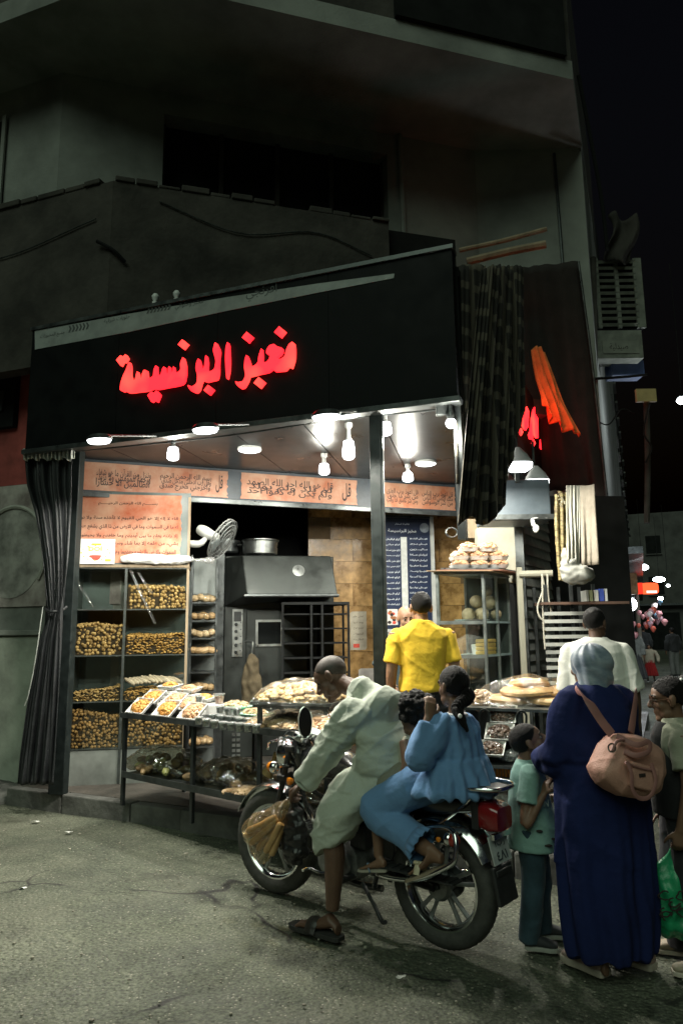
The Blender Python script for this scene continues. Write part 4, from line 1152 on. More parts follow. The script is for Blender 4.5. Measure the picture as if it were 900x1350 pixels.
# ---- narrow shelf rack of bagged bread beside the cabinet
VF = Frame((at(249, 880, 8.15)[0], 8.15), 10)
va, vb = 0.0, VF.hit(286, 840)[0]
vr = thing('bread_rack', 'narrow dark shelf rack of bagged bread between snack cabinet and oven', 'rack', VF.p(vb / 2, .2, ZP))
for s in (0.0, vb - .02):
    for t in (0, .4): part(MB().fbox(VF, s, s + .02, t, t + .02, ZP, 2.5), 'upright', m_darksteel, vr)
part(MB().fbox(VF, 0, vb, .421, .43, ZP, 2.5), 'back_sheet', mat('pale_sheet', (.22, .25, .24), .5, var=.2, vs=4), vr)
m_bread = mat('baked_crust', (0.46, 0.27, 0.11), 0.6, var=0.35, vs=12, col2=(0.62, 0.43, 0.22), bump=.2, bs=40)
m_breadpale = mat('pale_crust', (0.60, 0.42, 0.22), 0.6, var=0.3, vs=12, col2=(0.70, 0.55, 0.34))
shelf_y = [794, 818, 841, 862, 886, 912, 950, 984]
labs = ['bag of pale rolls on the top rack shelf', 'bag of small baked pieces on the second rack shelf', 'bag of baked pieces on the third rack shelf', 'bag of long flat loaves on the fourth rack shelf', None, 'small clear bag of rolls on the rack at table height', None, 'bag of loaves on the lowest rack shelf']
for k, y in enumerate(shelf_y):
    z = VF.hit(265, y)[1]
    part(MB().fbox(VF, .021, vb - .021, -.02, .4, z - .015, z), 'shelf', m_darksteel, vr)
    if labs[k]:
        bagt = thing('bread_bag', labs[k], 'bread bag', VF.p(vb * .45, .1, z), 0, 'bread bags on the narrow rack')
        r = random.Random(60 + k)
        for j in range(7):
            mb = MB(); s = vb * (.14 + .11 * j); c = VF.p(s, .06 + .05 * (j % 2), z + .035 + .03 * r.random() * (1 if k != 3 else .3))
            d = unit(V(r.uniform(.3, 1), r.uniform(-.4, .4), r.uniform(-.3, .3)))
            ln = .045 if k != 3 else .07
            mb.tube([c - d * ln, c - d * ln * .6, c, c + d * ln * .6, c + d * ln], [.012, .034, .04, .034, .012], 8, 9)
            part(mb, 'roll', m_bread if k % 2 else m_breadpale, bagt, smooth=True)
        mb = MB(); mb.ell(VF.p(vb * .47, .09, z + .05), (vb * .5, .12, .055 + .008 * (k % 3)), nu=20, nv=12)
        o = fused(mb, 'clear_bag', m_bagfilm, bagt, .012, 0, lambda co, no: .008 * vnoise(co * 45, k)); o.location = (-V(*bagt.location)).tolist()
# ================================================================== menu board
MF = Frame((at(507, 760, 9.15)[0], 9.15), 16.0)
ma, mbb = MF.hit(504, 760)[0], MF.hit(568, 760)[0]
mz0, mz1 = MF.hit(535, 829)[1], MF.hit(535, 683)[1]
menu = thing('menu_board', 'tall navy price board with white Arabic lines behind the counter', 'menu board', MF.p((ma + mbb) / 2, 0, mz0))
part(MB().fbox(MF, ma - .12, mbb, 0, .02, mz0, mz1), 'board', mat('navy_print', (0.012, 0.022, 0.055), 0.5, var=0.15, vs=5), menu)
mfm = mat('pale_frame', (.45, .47, .45), .5, var=.15)
part(MB().fbox(MF, mbb + .001, mbb + .05, -.02, .02, mz0 - .04, mz1 + .03), 'frame_side', mfm, menu)
part(MB().fbox(MF, ma - .12, mbb, -.02, .02, mz1 + .001, mz1 + .03), 'frame_top', m_darksteel, menu)
part(MB().fbox(MF, ma - .12, mbb, -.02, .02, mz0 - .04, mz0 - .001), 'frame_bottom', mfm, menu)
c0 = MF.hit(529, 760)[0]; c1 = MF.hit(537, 760)[0]
part(MB().fbox(MF, c0, c1, -.004, -.0005, mz0 + .2, MF.hit(533, 708)[1]), 'price_strip', mat('price_paper', (.5, .52, .5), .6, var=.15, vs=14), menu)
def mline(tx, xa, xb, y, h=.032, nm='menu_line'):
    a, b = MF.hit(xa, y), MF.hit(xb, y)
    lettering(tx, nm, m_inkwhite, menu, MF.p((a[0] + b[0]) / 2, -.001, (a[1] + b[1]) / 2), MF.u, U3, width=b[0] - a[0], height=h, bold=.015, depth=.001)
mline('قائمة اسعار', 520, 539, 691, .03); mline('مخبز البرنسيسة', 511, 548, 700, .06)
right = ['عيـــش فينـــو', 'عيــش بــرجر', 'ساليـــزون', 'كرواسان ســـادة', 'كرواسان شيكولاته', 'فطيــرة صغيــرة', 'فطيــرة وســـط', 'فطيــرة كبيـــرة', 'عيــش ريفي', 'عيــش بيتـــزا', 'صاج مقرمشات', 'كرواسون', 'بقسماط']
left = ['كيلو قراقيش', 'كيلو ميلتي', 'كيلو منين ســادة', 'كيلو ســـمسم', 'كيلو منين بالتمر', 'كيلو ميني بيتزا', 'كيلو بوريــه', 'كيلو نصاف', 'كيلو عجـــوة', 'كيلو بســبوسة', 'كيلو قــرص', 'كيلو شــريك', 'كيلو كعك ناعم']
for k in range(13):
    y = 710 + k * 7.17
    mline(right[k], 540, 563, y); mline(left[k], 508, 527, y + 1.0)
a, b = MF.hit(509, 812), MF.hit(524, 812); z0, z1 = MF.hit(516, 824)[1], MF.hit(516, 803)[1]
ph = part(MB().fbox(MF, a[0], b[0], -.004, -.0005, z0, z1), 'photo', mat('photo_white', (.6, .58, .55), .5, var=.1), menu)
r = random.Random(1)
for k in range(9):
    mb = MB(); s = a[0] + .03 + (b[0] - a[0] - .06) * r.random(); z = z0 + .03 + (z1 - z0 - .06) * r.random()
    mb.prism([(.026 * math.cos(t), .02 * math.sin(t)) for t in np.linspace(0, 2 * math.pi, 10, endpoint=False)], MF.p(s, -.0045 - .0003 * k, z), MF.u, U3, .0002)
    part(mb, 'photo_patch', [m_redp, m_ink, mat('brown_print', (.3, .12, .05), .6, var=.2)][k % 3], ph)
lo_, lz = MF.hit(559, 696)
part(MB().lathe(MF.p(lo_, -.0005, lz), -MF.n, [(.065, 0), (.065, .003)], 24), 'round_logo', mat('logo_grey', (.2, .24, .28), .5, var=.3, vs=25), menu)
# notices on the golden wall
for (xa, xb, ya, yb, lab, c) in ((462, 483, 806, 857, 'pale printed notice pasted on the golden stone wall', (.5, .46, .36)), (473, 494, 881, 905, 'small white sheet low on the golden wall beside the post', (.65, .62, .58))):
    s0_, z0_ = GF.hit(xa, yb, -.02); s1_, z1_ = GF.hit(xb, ya, -.02)
    t = thing('wall_notice', lab, 'notice', GF.p((s0_ + s1_) / 2, -.006, z0_))
    part(MB().prism([(s0_, z0_), (s1_ - .02, z0_), (s1_, z0_ + .03), (s1_, z1_), (s0_ + .03, z1_), (s0_, z1_ - .02)], GF.o - GF.n * .001, GF.u, U3, .003), 'paper', mat('notice_%d' % xa, c, .7, var=.2, vs=8), t)
    if yb < 880:
        for k in range(5):
            lettering(['اعلان هام', 'يوجد لدينا', 'جميع انواع', 'المخبوزات', 'الطازجة'][k], 'print', m_ink, t, GF.p((s0_ + s1_) / 2, -.0045, z1_ - .07 - k * .075), GF.u, U3, width=(s1_ - s0_) * .6, height=.035, depth=.0008)
        part(MB().fbox(GF, s0_ + .04, s1_ - .1, -.0068, -.0045, z0_ + .03, z0_ + .08), 'print_patch', m_redp, t)

# ================================================================== tables of goods on the left
TZ = 0.92
TA = gnd(160, 941, TZ); TB = gnd(437, 973, TZ)
TF = Frame(TA[:2], math.degrees(math.atan2(TB[1] - TA[1], TB[0] - TA[0])))
TL = float(np.linalg.norm((TB - TA)[:2])) + .1
tab = thing('goods_table', 'two tier black metal table of wrapped goods along the platform edge', 'table', TF.p(TL / 2, .3, ZP))
m_tabtop = mat('table_sheet', (.07, .08, .08), .35, .5, var=.3, vs=8)
part(MB().fbox(TF, 0, TL, 0.0, .75, TZ - .02, TZ), 'top_sheet', m_tabtop, tab)
part(MB().fbox(TF, 0, TL, -.012, 0.0, TZ - .03, TZ + .015), 'front_lip', m_darksteel, tab)
part(MB().fbox(TF, 0.03, TL, 0.02, .7, .405, .42), 'lower_shelf', m_tabtop, tab)
part(MB().fbox(TF, 0.03, TL, 0.005, .019, .39, .44), 'lower_lip', m_darksteel, tab)
for s in (.0, .95, TL - .03):
    for t in (0.02, .68):
        part(MB().fbox(TF, s + .004, s + .036, t, t + .03, ZP, TZ - .021), 'leg', m_black, tab)
def tz(px, py, z=TZ): return gnd(px, py, z)
m_orange = mat('orange_sweets', (0.72, 0.25, 0.03), 0.5, var=0.35, vs=18, col2=(0.80, 0.48, 0.14), bump=.4, bs=70)
m_pinkish = mat('glazed_bites', (0.62, 0.30, 0.14), 0.5, var=0.3, vs=14, col2=(0.76, 0.50, 0.30))
def heap_mesh(c, ax, ay, az, piece, seed, n, rough=.6):
    """heap of small pieces inside an elliptical area; c on the base plane"""
    r = random.Random(seed); mb = MB()
    mb.ell(V(c) + V(0, 0, 0), (np.linalg.norm(ax) * .9, np.linalg.norm(ay) * .9, az * .8), np.array([unit(ax), unit(ay), U3]).T, nu=14, nv=8)
    for k in range(n):
        a = r.uniform(0, 6.283); q = math.sqrt(r.random())
        x, y = q * math.cos(a), q * math.sin(a); h = az * max(0.1, (1 - q * q)) ** .6
        s = piece * r.uniform(.7, 1.2)
        R = np.array(Matrix.Rotation(r.uniform(0, 3), 3, 'Z') @ Matrix.Rotation(r.uniform(-1, 1), 3, 'X'))
        mb.ell(V(c) + V(ax) * x + V(ay) * y + V(0, 0, h), (s * 1.3, s, s * .7), R, nu=7, nv=5)
    return mb
def foam_tray(p, rz, label, food, seed, tilt=.0, w=.21, d=.145, group='foam trays of sweets on the two tier table'):
    t = thing('foam_tray', label, 'tray', p, rz, group)
    R = np.array(Matrix.Rotation(tilt, 3, 'X'))
    def X(q): return np.asarray(q) @ R.T
    mb = MB()
    lo = [(x * .8, y * .8, .0) for x, y in ((-w / 2, -d / 2), (w / 2, -d / 2), (w / 2, d / 2), (-w / 2, d / 2))]
    rim = [(x, y, .034) for x, y in ((-w / 2, -d / 2), (w / 2, -d / 2), (w / 2, d / 2), (-w / 2, d / 2))]
    rim2 = [(x * .93, y * .92, .036) for x, y, z in rim]
    inn = [(x * .76, y * .76, .008) for x, y in ((-w / 2, -d / 2), (w / 2, -d / 2), (w / 2, d / 2), (-w / 2, d / 2))]
    mb.add(X(lo + rim + rim2 + inn), [(3, 2, 1, 0)] + [(a + i, a + (i + 1) % 4, b + (i + 1) % 4, b + i) for a, b in ((0, 4), (4, 8), (8, 12)) for i in range(4)] + [(12, 13, 14, 15)])
    part(mb, 'tray_shell', m_foam, t, local=True, bev=.004)
    hm = heap_mesh((0, 0, .012), V(w * .42, 0, 0), V(0, d * .40, 0), .042, .013, seed, 110)
    hm.v = [X(hm.verts())]
    part(hm, 'sweets', food, t, smooth=True, local=True, kind='stuff')
    mb = MB()
    mb.grid(lambda u, v: X(np.array([[(u - .5) * w * .99, (v - .5) * d * .99, .037 + .022 * math.sin(math.pi * u) * math.sin(math.pi * v)]]))[0], 9, 7)
    part(mb, 'cling_film', m_film, t, smooth=True, local=True)
    return t
TRZ = TF.a
def on_table(px, py, z=TZ):
    g = gnd(px, py, z); return g
L_ = 'foam tray of orange crumbly sweets, '
def box_stack(s, t, z1, lab):
    """white foam boxes filling the space below a raised tray"""
    n = max(1, int(round((z1 - TZ) / .045))); h = (z1 - TZ) / n
    for j in range(n):
        solo(MB().fbox(TF, s - .095, s + .095, t - .06, t + .06, TZ + j * h + .001, TZ + (j + 1) * h - .002), 'foam_box', m_foam, lab, 'box', 'stacked foam boxes on the two tier table', bev=.01)
trays = [(187, 933, .10, .72, m_orange, L_ + 'leaning at the table corner beside the cabinet'), (222, 939, .10, .72, m_orange, L_ + 'leaning second from the table corner'), (256, 946, .10, .72, m_pinkish, 'foam tray of pinkish glazed bites leaning at the front of the table'),
         (203, 917, .24, .62, m_orange, L_ + 'leaning in the back row above the corner tray'), (231, 921, .24, .62, m_pinkish, 'foam tray of pale glazed bites leaning in the middle of the back row'), (252, 926, .24, .62, m_pinkish, 'foam tray of glazed bites leaning at the end of the back row')]
for k, (px, py, t_, tilt, food, lab) in enumerate(trays):
    s, z = TF.hit(px, py, t_); z = max(z - .03, TZ + .05)
    foam_tray(TF.p(s, t_, z), TRZ, lab, food, 70 + k, tilt, .25, .18)
    if t_ > .2: box_stack(s, t_ + .03, z - .03, 'white foam box under the back row of leaning trays')
for k, (px, py, lab) in enumerate([(225, 905, 'flat foam tray on top of the stack, nearer the cabinet'), (250, 909, 'flat foam tray on top of the stack, nearer the seed pots'), (270, 921, 'foam tray of yellow sweets lying behind the seed pots')]):
    s, z = TF.hit(px, py, .42); z = max(z - .02, TZ + .06); foam_tray(TF.p(s, .42, z), TRZ + .1, lab, m_orange if k != 1 else m_pinkish, 90 + k, .15)
    box_stack(s, .43, z - .012, 'white foam box in the stack under the flat trays')
# clear pots of seeds in two layers
m_seed = mat('dark_seeds', (.10, .11, .09), .6, var=.5, vs=70, col2=(.30, .30, .24))
m_cup = film('cup_plastic', (.86, .92, .92), .14, .12, milky=.12)
def pot_proto(label, food):
    t = thing('seed_pot', label, 'pot', (0, 0, -5), 0, 'clear pots of seeds on the two tier table')
    part(MB().lathe((0, 0, 0), U3, [(.026, .001), (.031, .05), (.033, .052)], 14), 'cup', m_cup, t, smooth=True, local=True)
    part(MB().lathe((0, 0, 0), U3, [(.023, .004), (.028, .044), (.0, .047)], 12), 'filling', food, t, smooth=True, local=True)
    part(MB().lathe((0, 0, 0), U3, [(.035, .0525), (.035, .058), (.03, .061), (.0, .061)], 14), 'lid', film('lid_plastic', (.9, .93, .93), .15, .12, milky=.3), t, smooth=True, local=True)
    return t
pp = None; cnt = 0
base = [(272, 958), (283, 960), (294, 962), (305, 963), (316, 964), (327, 965), (338, 966), (280, 951), (292, 953), (304, 954), (316, 956), (328, 957), (340, 957), (262, 955)]
for k, (px, py) in enumerate(base):
    g = gnd(px, py, TZ)
    lab = 'clear lidded pot of dark seeds in the bottom layer on the two tier table'
    if pp is None: pp = pot_proto(lab, m_seed); pp.location = (g[0], g[1], TZ)
    else: copy_tree(pp, (g[0], g[1], TZ), label=lab)
for k, (px, py) in enumerate([(262, 936), (290, 940), (301, 942), (312, 943)]):
    g = gnd(px, py, TZ + .065); copy_tree(pp, (g[0], g[1], TZ + .0625), label='clear lidded pot of dark seeds stacked on the lower pots')
    # supporter below
    copy_tree(pp, (g[0], g[1], TZ), label='clear lidded pot of dark seeds in the bottom layer on the two tier table')
g = gnd(262, 930, TZ + .13); g0 = gnd(262, 936, TZ + .065); copy_tree(pp, (g0[0], g0[1], TZ + .125), label='topmost clear pot of dark seeds on a column of three')
# small tub of red sweets
s_q, z_q = TF.hit(289, 928, .40); g = TF.p(s_q, .40, 0)
tub = thing('sweet_tub', 'clear lidded tub of red sweets standing above the seed pots', 'tub', (g[0], g[1], TZ + .1))
part(MB().lathe(g * V(1, 1, 0) + V(0, 0, TZ + .1), U3, [(.036, .001), (.046, .075), (.048, .078)], 18), 'cup', m_cup, tub, smooth=True)
part(MB().lathe(g * V(1, 1, 0) + V(0, 0, TZ + .1), U3, [(.032, .004), (.041, .06), (0, .066)], 16), 'filling', mat('red_sweets', (.55, .16, .08), .5, var=.5, vs=60, col2=(.7, .4, .25)), tub, smooth=True)
part(MB().lathe(g * V(1, 1, 0) + V(0, 0, TZ + .1), U3, [(.051, .0785), (.051, .087), (.0, .09)], 18), 'lid', _mats['lid_plastic'], tub, smooth=True)
solo(MB().box(V(g[0], g[1], TZ + .049), (.2, .14, .098), np.array(Matrix.Rotation(TRZ, 3, 'Z'))), 'foam_box', m_foam, 'taller white foam box under the tub of red sweets', 'box', 'stacked foam boxes on the two tier table', bev=.01)
# mint green plates of pastries
m_mint = mat('mint_plate', (.36, .62, .48), .5, var=.1)
m_past = mat('glazed_pastry', (.56, .34, .16), .5, var=.4, vs=14, col2=(.72, .54, .34), bump=.3, bs=50)
for k, (px, py, h, lab) in enumerate([(312, 926, .07, 'mint green foam plate of pastry piled on boxes behind the seed pots'), (343, 938, .03, 'mint green foam plate of nut pastry at the table centre')]):
    g = TF.p(TF.hit(px, py, .42)[0], .42 if k == 0 else .36, 0); t = thing('green_plate', lab, 'plate', (g[0], g[1], TZ + h), TRZ, 'mint green plates of pastry')
    part(MB().sweep([(0, 0, 0), (0, 0, .025)], [V(.11, 0, 0), V(.15, 0, 0)], [V(0, .07, 0), V(0, .1, 0)], 24, e=4), 'plate', m_mint, t, smooth=True, local=True)
    part(heap_mesh((0, 0, .022), V(.12, 0, 0), V(0, .075, 0), .035, .018, 5 + k, 40), 'pastry', m_past, t, smooth=True, local=True, kind='stuff')
    part(MB().grid(lambda u, v: V((u - .5) * .29, (v - .5) * .19, .03 + .045 * math.sin(math.pi * u) * math.sin(math.pi * v)), 9, 7), 'cling_film', m_film, t, smooth=True, local=True)
    solo(MB().box(V(g[0], g[1], TZ + h / 2 - .001), (.24, .15, h - .006), np.array(Matrix.Rotation(TRZ, 3, 'Z'))), 'foam_box', m_foam, 'flat white foam box under a mint green plate', 'box', 'stacked foam boxes on the two tier table', bev=.01)
# film-wrapped trays of baked goods spread over the table
def goods_tray(c, rz, w, d, h, food, seed, label, filmm=None, n=280, piece=.022, name='wrapped_tray', group='film-wrapped trays of baked goods', lip=.02, puff=.03, basecol=None):
    t = thing(name, label, 'tray', c, rz, group)
    mb = MB(); mb.box((0, 0, .004), (w, d, .008))
    for (x, y, sx, sy) in ((0, -d / 2, w, .01), (0, d / 2, w, .01), (-w / 2, 0, .01, d), (w / 2, 0, .01, d)): mb.box((x, y, lip / 2), (sx, sy, lip))
    part(mb, 'tray', basecol or m_steel, t, local=True)
    r = random.Random(seed); hm = MB()
    hm.sweep([(0, 0, .008), (0, 0, .008 + h * .3), (0, 0, .008 + h * .6)], [V(w * .47, 0, 0), V(w * .4, 0, 0), V(w * .18, 0, 0)], [V(0, d * .47, 0), V(0, d * .4, 0), V(0, d * .18, 0)], 22, e=3)
    for k in range(n):
        x, y = r.uniform(-.46, .46), r.uniform(-.46, .46); q = max(abs(x), abs(y)) / .5
        z = .01 + h * max(.05, 1 - q ** 2.2) * r.uniform(.85, 1.05); s = piece * r.uniform(.7, 1.3)
        R = np.array(Matrix.Rotation(r.uniform(0, 3), 3, 'Z') @ Matrix.Rotation(r.uniform(-.8, .8), 3, 'X'))
        hm.ell((x * w, y * d, z), (s * 1.5, s, s * .75), R, nu=8, nv=5)
    part(hm, 'baked_goods', food, t, smooth=True, local=True, kind='stuff')
    fm = MB()
    def g(u, v):
        q = max(abs(u - .5), abs(v - .5)) * 2
        p = V((u - .5) * w * 1.04, (v - .5) * d * 1.04, .006 + lip + (h + puff) * max(0, 1 - q ** 3.0))
        if q > .99: p[2] = .012
        nn = vnoise(np.array([p * 28 + seed]), seed)[0]
        return p + V(0, 0, .012 * nn * (1 if q < .95 else 0))
    fm.grid(g, 22, 16)
    part(fm, 'cling_film', filmm or m_bagfilm, t, smooth=True, local=True)
    return t
def tablep(s, t, z): return TF.p(s, t, z)
s_ = lambda px, py, z=TZ: TF.loc(gnd(px, py, z))
a = s_(345, 962); goods_tray(TF.p(a[0] + .05, .16, TZ), TRZ, .52, .28, .05, m_past, 21, 'film-wrapped tray of flat nut pastry at the front of the two tier table')
a = s_(395, 955); goods_tray(TF.p(a[0] - .02, .32, TZ), TRZ, .5, .5, .06, mat('almond_pastry', (.55, .40, .24), .5, var=.3, vs=16, col2=(.68, .56, .40)), 22, 'wide film-wrapped tray of pale nut pastry behind the motorcycle mirror')
a = s_(420, 960); goods_tray(TF.p(a[0] + .22, .3, TZ + .0), TRZ, .42, .55, .11, m_pinkish, 23, 'heaped tray of orange baked pieces beside the bare-headed rider')
# raised tray with heaped biscuits at the back
g = gnd(400, 922, 1.12)
goods_tray(V(g[0], g[1], 1.10), TRZ + .35, .62, .5, .12, mat('gold_biscuit', (.56, .36, .14), .55, var=.35, vs=16, col2=(.70, .52, .26), bump=.3, bs=60), 24, 'raised tray heaped with golden biscuits under film, behind the table', n=420, basecol=m_darksteel)
st_ = thing('tray_stand', 'low black stand carrying the heaped tray of golden biscuits', 'stand', (g[0], g[1], TZ))
RZ = np.array(Matrix.Rotation(TRZ + .35, 3, 'Z'))
part(MB().box(V(g[0], g[1], 1.087), (.6, .48, .02), RZ), 'plate', m_black, st_)
for x in (-.26, .26):
    for y in (-.2, .2): part(MB().box(V(g[0], g[1], 0) + RZ @ V(x, y, (ZP + 1.077) / 2), (.03, .03, 1.077 - ZP), RZ), 'leg', m_black, st_)
# film skirt hanging off the raised tray
mb = MB()
def sk(u, v):
    b = V(g[0], g[1], 1.115) + RZ @ V((u - .5) * .66, -.262 - .02 * v, 0); z = -.09 * v * (1 + .5 * math.sin(9 * u)) 
    return b + V(0, -.015 * math.sin(u * 30) * v, z)
mb.grid(sk, 30, 8); solo(mb, 'film_skirt', m_bagfilm, 'crumpled clear film hanging off the raised biscuit tray', 'plastic film', smooth=True)
# lower shelf: big clear bags of bread
m_darkbread = mat('brown_rolls', (.24, .15, .07), .55, var=.4, vs=8, col2=(.40, .27, .13))
m_clear2 = film('dark_clear_bag', (.66, .66, .58), .16, .10, bump=1.0, bs=9, milky=.04, milk=(.4, .4, .34))
def big_bag(c, rz, w, d, h, label, seed, food, n=26, olive=None):
    t = thing('bread_sack', label, 'bread bag', c, rz, 'clear bags of bread on the lower shelf')
    r = random.Random(seed)
    for k in range(n):
        x, y = r.uniform(-.42, .42) * w, r.uniform(-.42, .42) * d
        z = .03 + r.random() * h * .5 * (1 - (2 * x / w) ** 2)
        mb = MB(); a = r.uniform(0, 3); dd = V(math.cos(a), math.sin(a), r.uniform(-.3, .3)) * .05
        mb.tube([V(x, y, z) - dd, V(x, y, z) - dd * .5, V(x, y, z), V(x, y, z) + dd * .5, V(x, y, z) + dd], [.012, .03, .035, .03, .012], 8, 9)
        part(mb, 'roll', olive if (olive and k % 3 == 0) else food, t, smooth=True, local=True)
    mb = MB(); mb.sweep([(x * w, 0, max(.04, hh * h) * .5) for x, hh in ((-.52, .15), (-.4, .55), (-.2, .95), (0, 1), (.2, .9), (.38, .7), (.5, .3), (.56, .1))], [V(0, d * k * .5, 0) for k in (.3, .8, 1, 1.02, 1, .9, .5, .2)], [V(0, 0, h * k * .5) for k in (.15, .55, .95, 1, .9, .7, .3, .1)], 26)
    o = fused(mb, 'clear_bag', m_clear2, t, .016, 1, lambda co, no: .014 * vnoise(co * 22, seed) + .006 * vnoise(co * 55, seed + 3))
    return t
m_olive = mat('green_olive_dough', (.33, .34, .12), .5, var=.3, vs=10)
a = s_(235, 1018, .42); big_bag(TF.p(a[0] - .12, .26, .42), TRZ, .8, .45, .22, 'big clear bag with greenish buns on the lower shelf near the cabinet', 1, m_darkbread, olive=m_olive)
a = s_(300, 1030, .42); big_bag(TF.p(a[0] + .1, .3, .42), TRZ, .75, .5, .2, 'big clear bag of brown buns on the middle of the lower shelf', 2, m_darkbread)
big_bag(TF.p(a[0] + .95, .3, .42), TRZ, .7, .5, .16, 'big clear bag of brown buns on the lower shelf behind the front wheel', 3, m_darkbread)
a = s_(315, 1052, .42); goods_tray(TF.p(a[0] + .08, .12, .42), TRZ, .55, .2, .04, m_past, 31, 'long film-wrapped tray of biscuits at the lower shelf front')
# twisted paper top of a bag
g = TF.p(s_(305, 1020, .62)[0], .25, .6)
o = solo(MB().tube([g + V(-.03, 0, -.05), g, g + V(.02, 0, .05), g + V(.05, -.01, .11)], [.05, .03, .016, .026], 10, 12), 'twisted_neck', mat('kraft_yellow', (.48, .33, .13), .7, var=.2), 'twisted yellow paper bag neck sticking up from the buns', 'paper bag', smooth=True)

# ================================================================== right side goods stand (behind the boy)
GZ = 1.05
g1 = gnd(632, 936, GZ); 
QF = Frame((0.62, 5.62), -24.0)
qs0, qs1 = QF.hit(606, 930)[0], QF.hit(760, 935)[0]
std = thing('goods_stand', 'stepped dark metal goods stand behind the boy in mint shirt', 'stand', QF.p((qs0 + qs1) / 2, .2, ZP))
zt1 = QF.hit(690, 936)[1]; zt2 = QF.hit(670, 1003)[1] - .01; zt3 = QF.hit(670, 1093)[1]
part(MB().fbox(QF, qs0, qs1, 0.05, .8, zt1 - .02, zt1), 'top_shelf', m_darksteel, std)
part(MB().fbox(QF, qs0, qs1 + .2, -.16, .6, zt2 - .02, zt2), 'middle_shelf', m_darksteel, std)
part(MB().fbox(QF, qs0, qs1 + .3, -.2, .5, zt3 - .02, zt3), 'lower_shelf', m_darksteel, std)
for s in (qs0, (qs0 + qs1) / 2, qs1 - .03):
    part(MB().fbox(QF, s, s + .03, .02, .048, ZP, zt1 - .021), 'leg', m_black, std)
    part(MB().fbox(QF, s, s + .03, .75, .78, ZP, zt1 - .021), 'leg', m_black, std)
# big wrapped flat pies on the top
m_pie = mat('golden_pie', (.46, .235, .075), .45, var=.4, vs=9, col2=(.64, .43, .20), bump=.25, bs=40)
a = QF.hit(688, 930)
pie = thing('wrapped_pies', 'heap of big golden flat pies under clear film on the stand top', 'pies', QF.p(a[0], .38, zt1), QF.a)
for k, (x, y, z, sc, rz) in enumerate([(-.2, 0, .0, 1.0, .1), (.16, .03, .0, 1.0, .8), (-.03, .02, .06, 1.0, .3), (.22, .08, .06, .8, 0), (-.02, .1, .12, .75, .5)]):
    mb = MB(); n = 22
    mb.rings([np.array([(x + R_ * sc * math.cos(t) * (1 + .05 * math.sin(3 * t + k)), y + R_ * .8 * sc * math.sin(t), z + hh + .008 * math.sin(2 * t + k)) for t in np.linspace(0, 2 * math.pi, n, endpoint=False)]) for R_, hh in ((.16, .004), (.21, .02), (.215, .04), (.19, .062), (.1, .072), (.01, .075))])
    part(mb, 'pie', m_pie, pie, smooth=True, local=True)
fm = MB()
def g_(u, v):
    q = math.hypot(u - .5, v - .5) * 2
    p = V((u - .5) * 1.02, (v - .5) * .66, .02 + .2 * max(0, 1 - q ** 2.2)); nn = vnoise(np.array([p * 17]), 2)[0]
    return p + V(0, 0, .02 * nn)
fm.grid(g_, 30, 22); part(fm, 'cling_film', film('pie_film', (.97, .95, .9), .03, .14, bump=.4, bs=12, milky=.02, milk=(.8, .7, .5)), pie, smooth=True, local=True)
# white roses / crisps beside the display cabinet
for k, (px, py, h, lab, m_) in enumerate([(622, 908, .1, 'small heap of pale twisted crackers between the girl and the wrapped pies', m_finger), (612, 912, .06, 'bowl of yellow biscuits partly behind the girl', m_breadpale)]):
    g = QF.hit(px, py); mb = heap_mesh(QF.p(g[0], .3, zt1), QF.u * .1, QF.n * .12, h, .02, 7 + k, 90)
    solo(mb, 'cracker_heap', m_, lab, 'crackers', smooth=True, kind='stuff')
# foam boxes of dark sweets leaning on the stand
m_choc = mat('chocolate_sweets', (.06, .032, .02), .35, var=.4, vs=20, col2=(.14, .08, .05))
boxes = [(663, 944, .9, 'foam box of glossy chocolates at the back of the leaning row'), (659, 968, .75, 'foam box of dark chocolate sweets leaning in the middle'), (647, 990, .6, 'foam box of dark sweets leaning at the front of the row')]
for k, (px, py, tl, lab) in enumerate(boxes):
    s, z = QF.hit(px, py, .12 - .1 * k)
    foam_tray(QF.p(s, .12 - .1 * k, z), QF.a, lab, m_choc, 50 + k, tl, .21, .15, 'foam boxes of chocolate on the stepped stand')
s, z = QF.hit(663, 965, .2)
solo(MB().fbox(QF, s - .35, s + .12, .22, .26, zt2, zt1 - .022), 'support_board', m_black, 'black board behind the foam boxes of chocolate', 'board')
for k in range(3):
    s, z = QF.hit(boxes[k][0], boxes[k][1], .12 - .1 * k)
    solo(MB().fbox(QF, s - .09, s + .09, .14 - .1 * k, .2 - .1 * k, zt2 + .001, z - .01), 'prop_box', m_dark, 'dark carton propping a leaning foam box of chocolate', 'box', 'cartons under the chocolate boxes')
# crumpled clear bags
for k, (px, py, lab, w) in enumerate([(670, 998, 'small clear bag of sweets beside the chocolate boxes', .1), (672, 985, 'crumpled clear lid beside the chocolate boxes', .08)]):
    s, z = QF.hit(px, py, .0); mb = MB(); mb.ell(QF.p(s, .0, zt2 + .045), (w, .07, .045), nu=14, nv=8)
    me = remesh(mb, .01, 0, lambda co, no: .012 * vnoise(co * 50, k), 'bag'); me.materials.append(film('tiny_bag', (.92, .92, .92), .2, .1, bump=.6, bs=40, milky=.15))
    o = link('clear_bag', me); setp(o, lab, 'plastic bag')
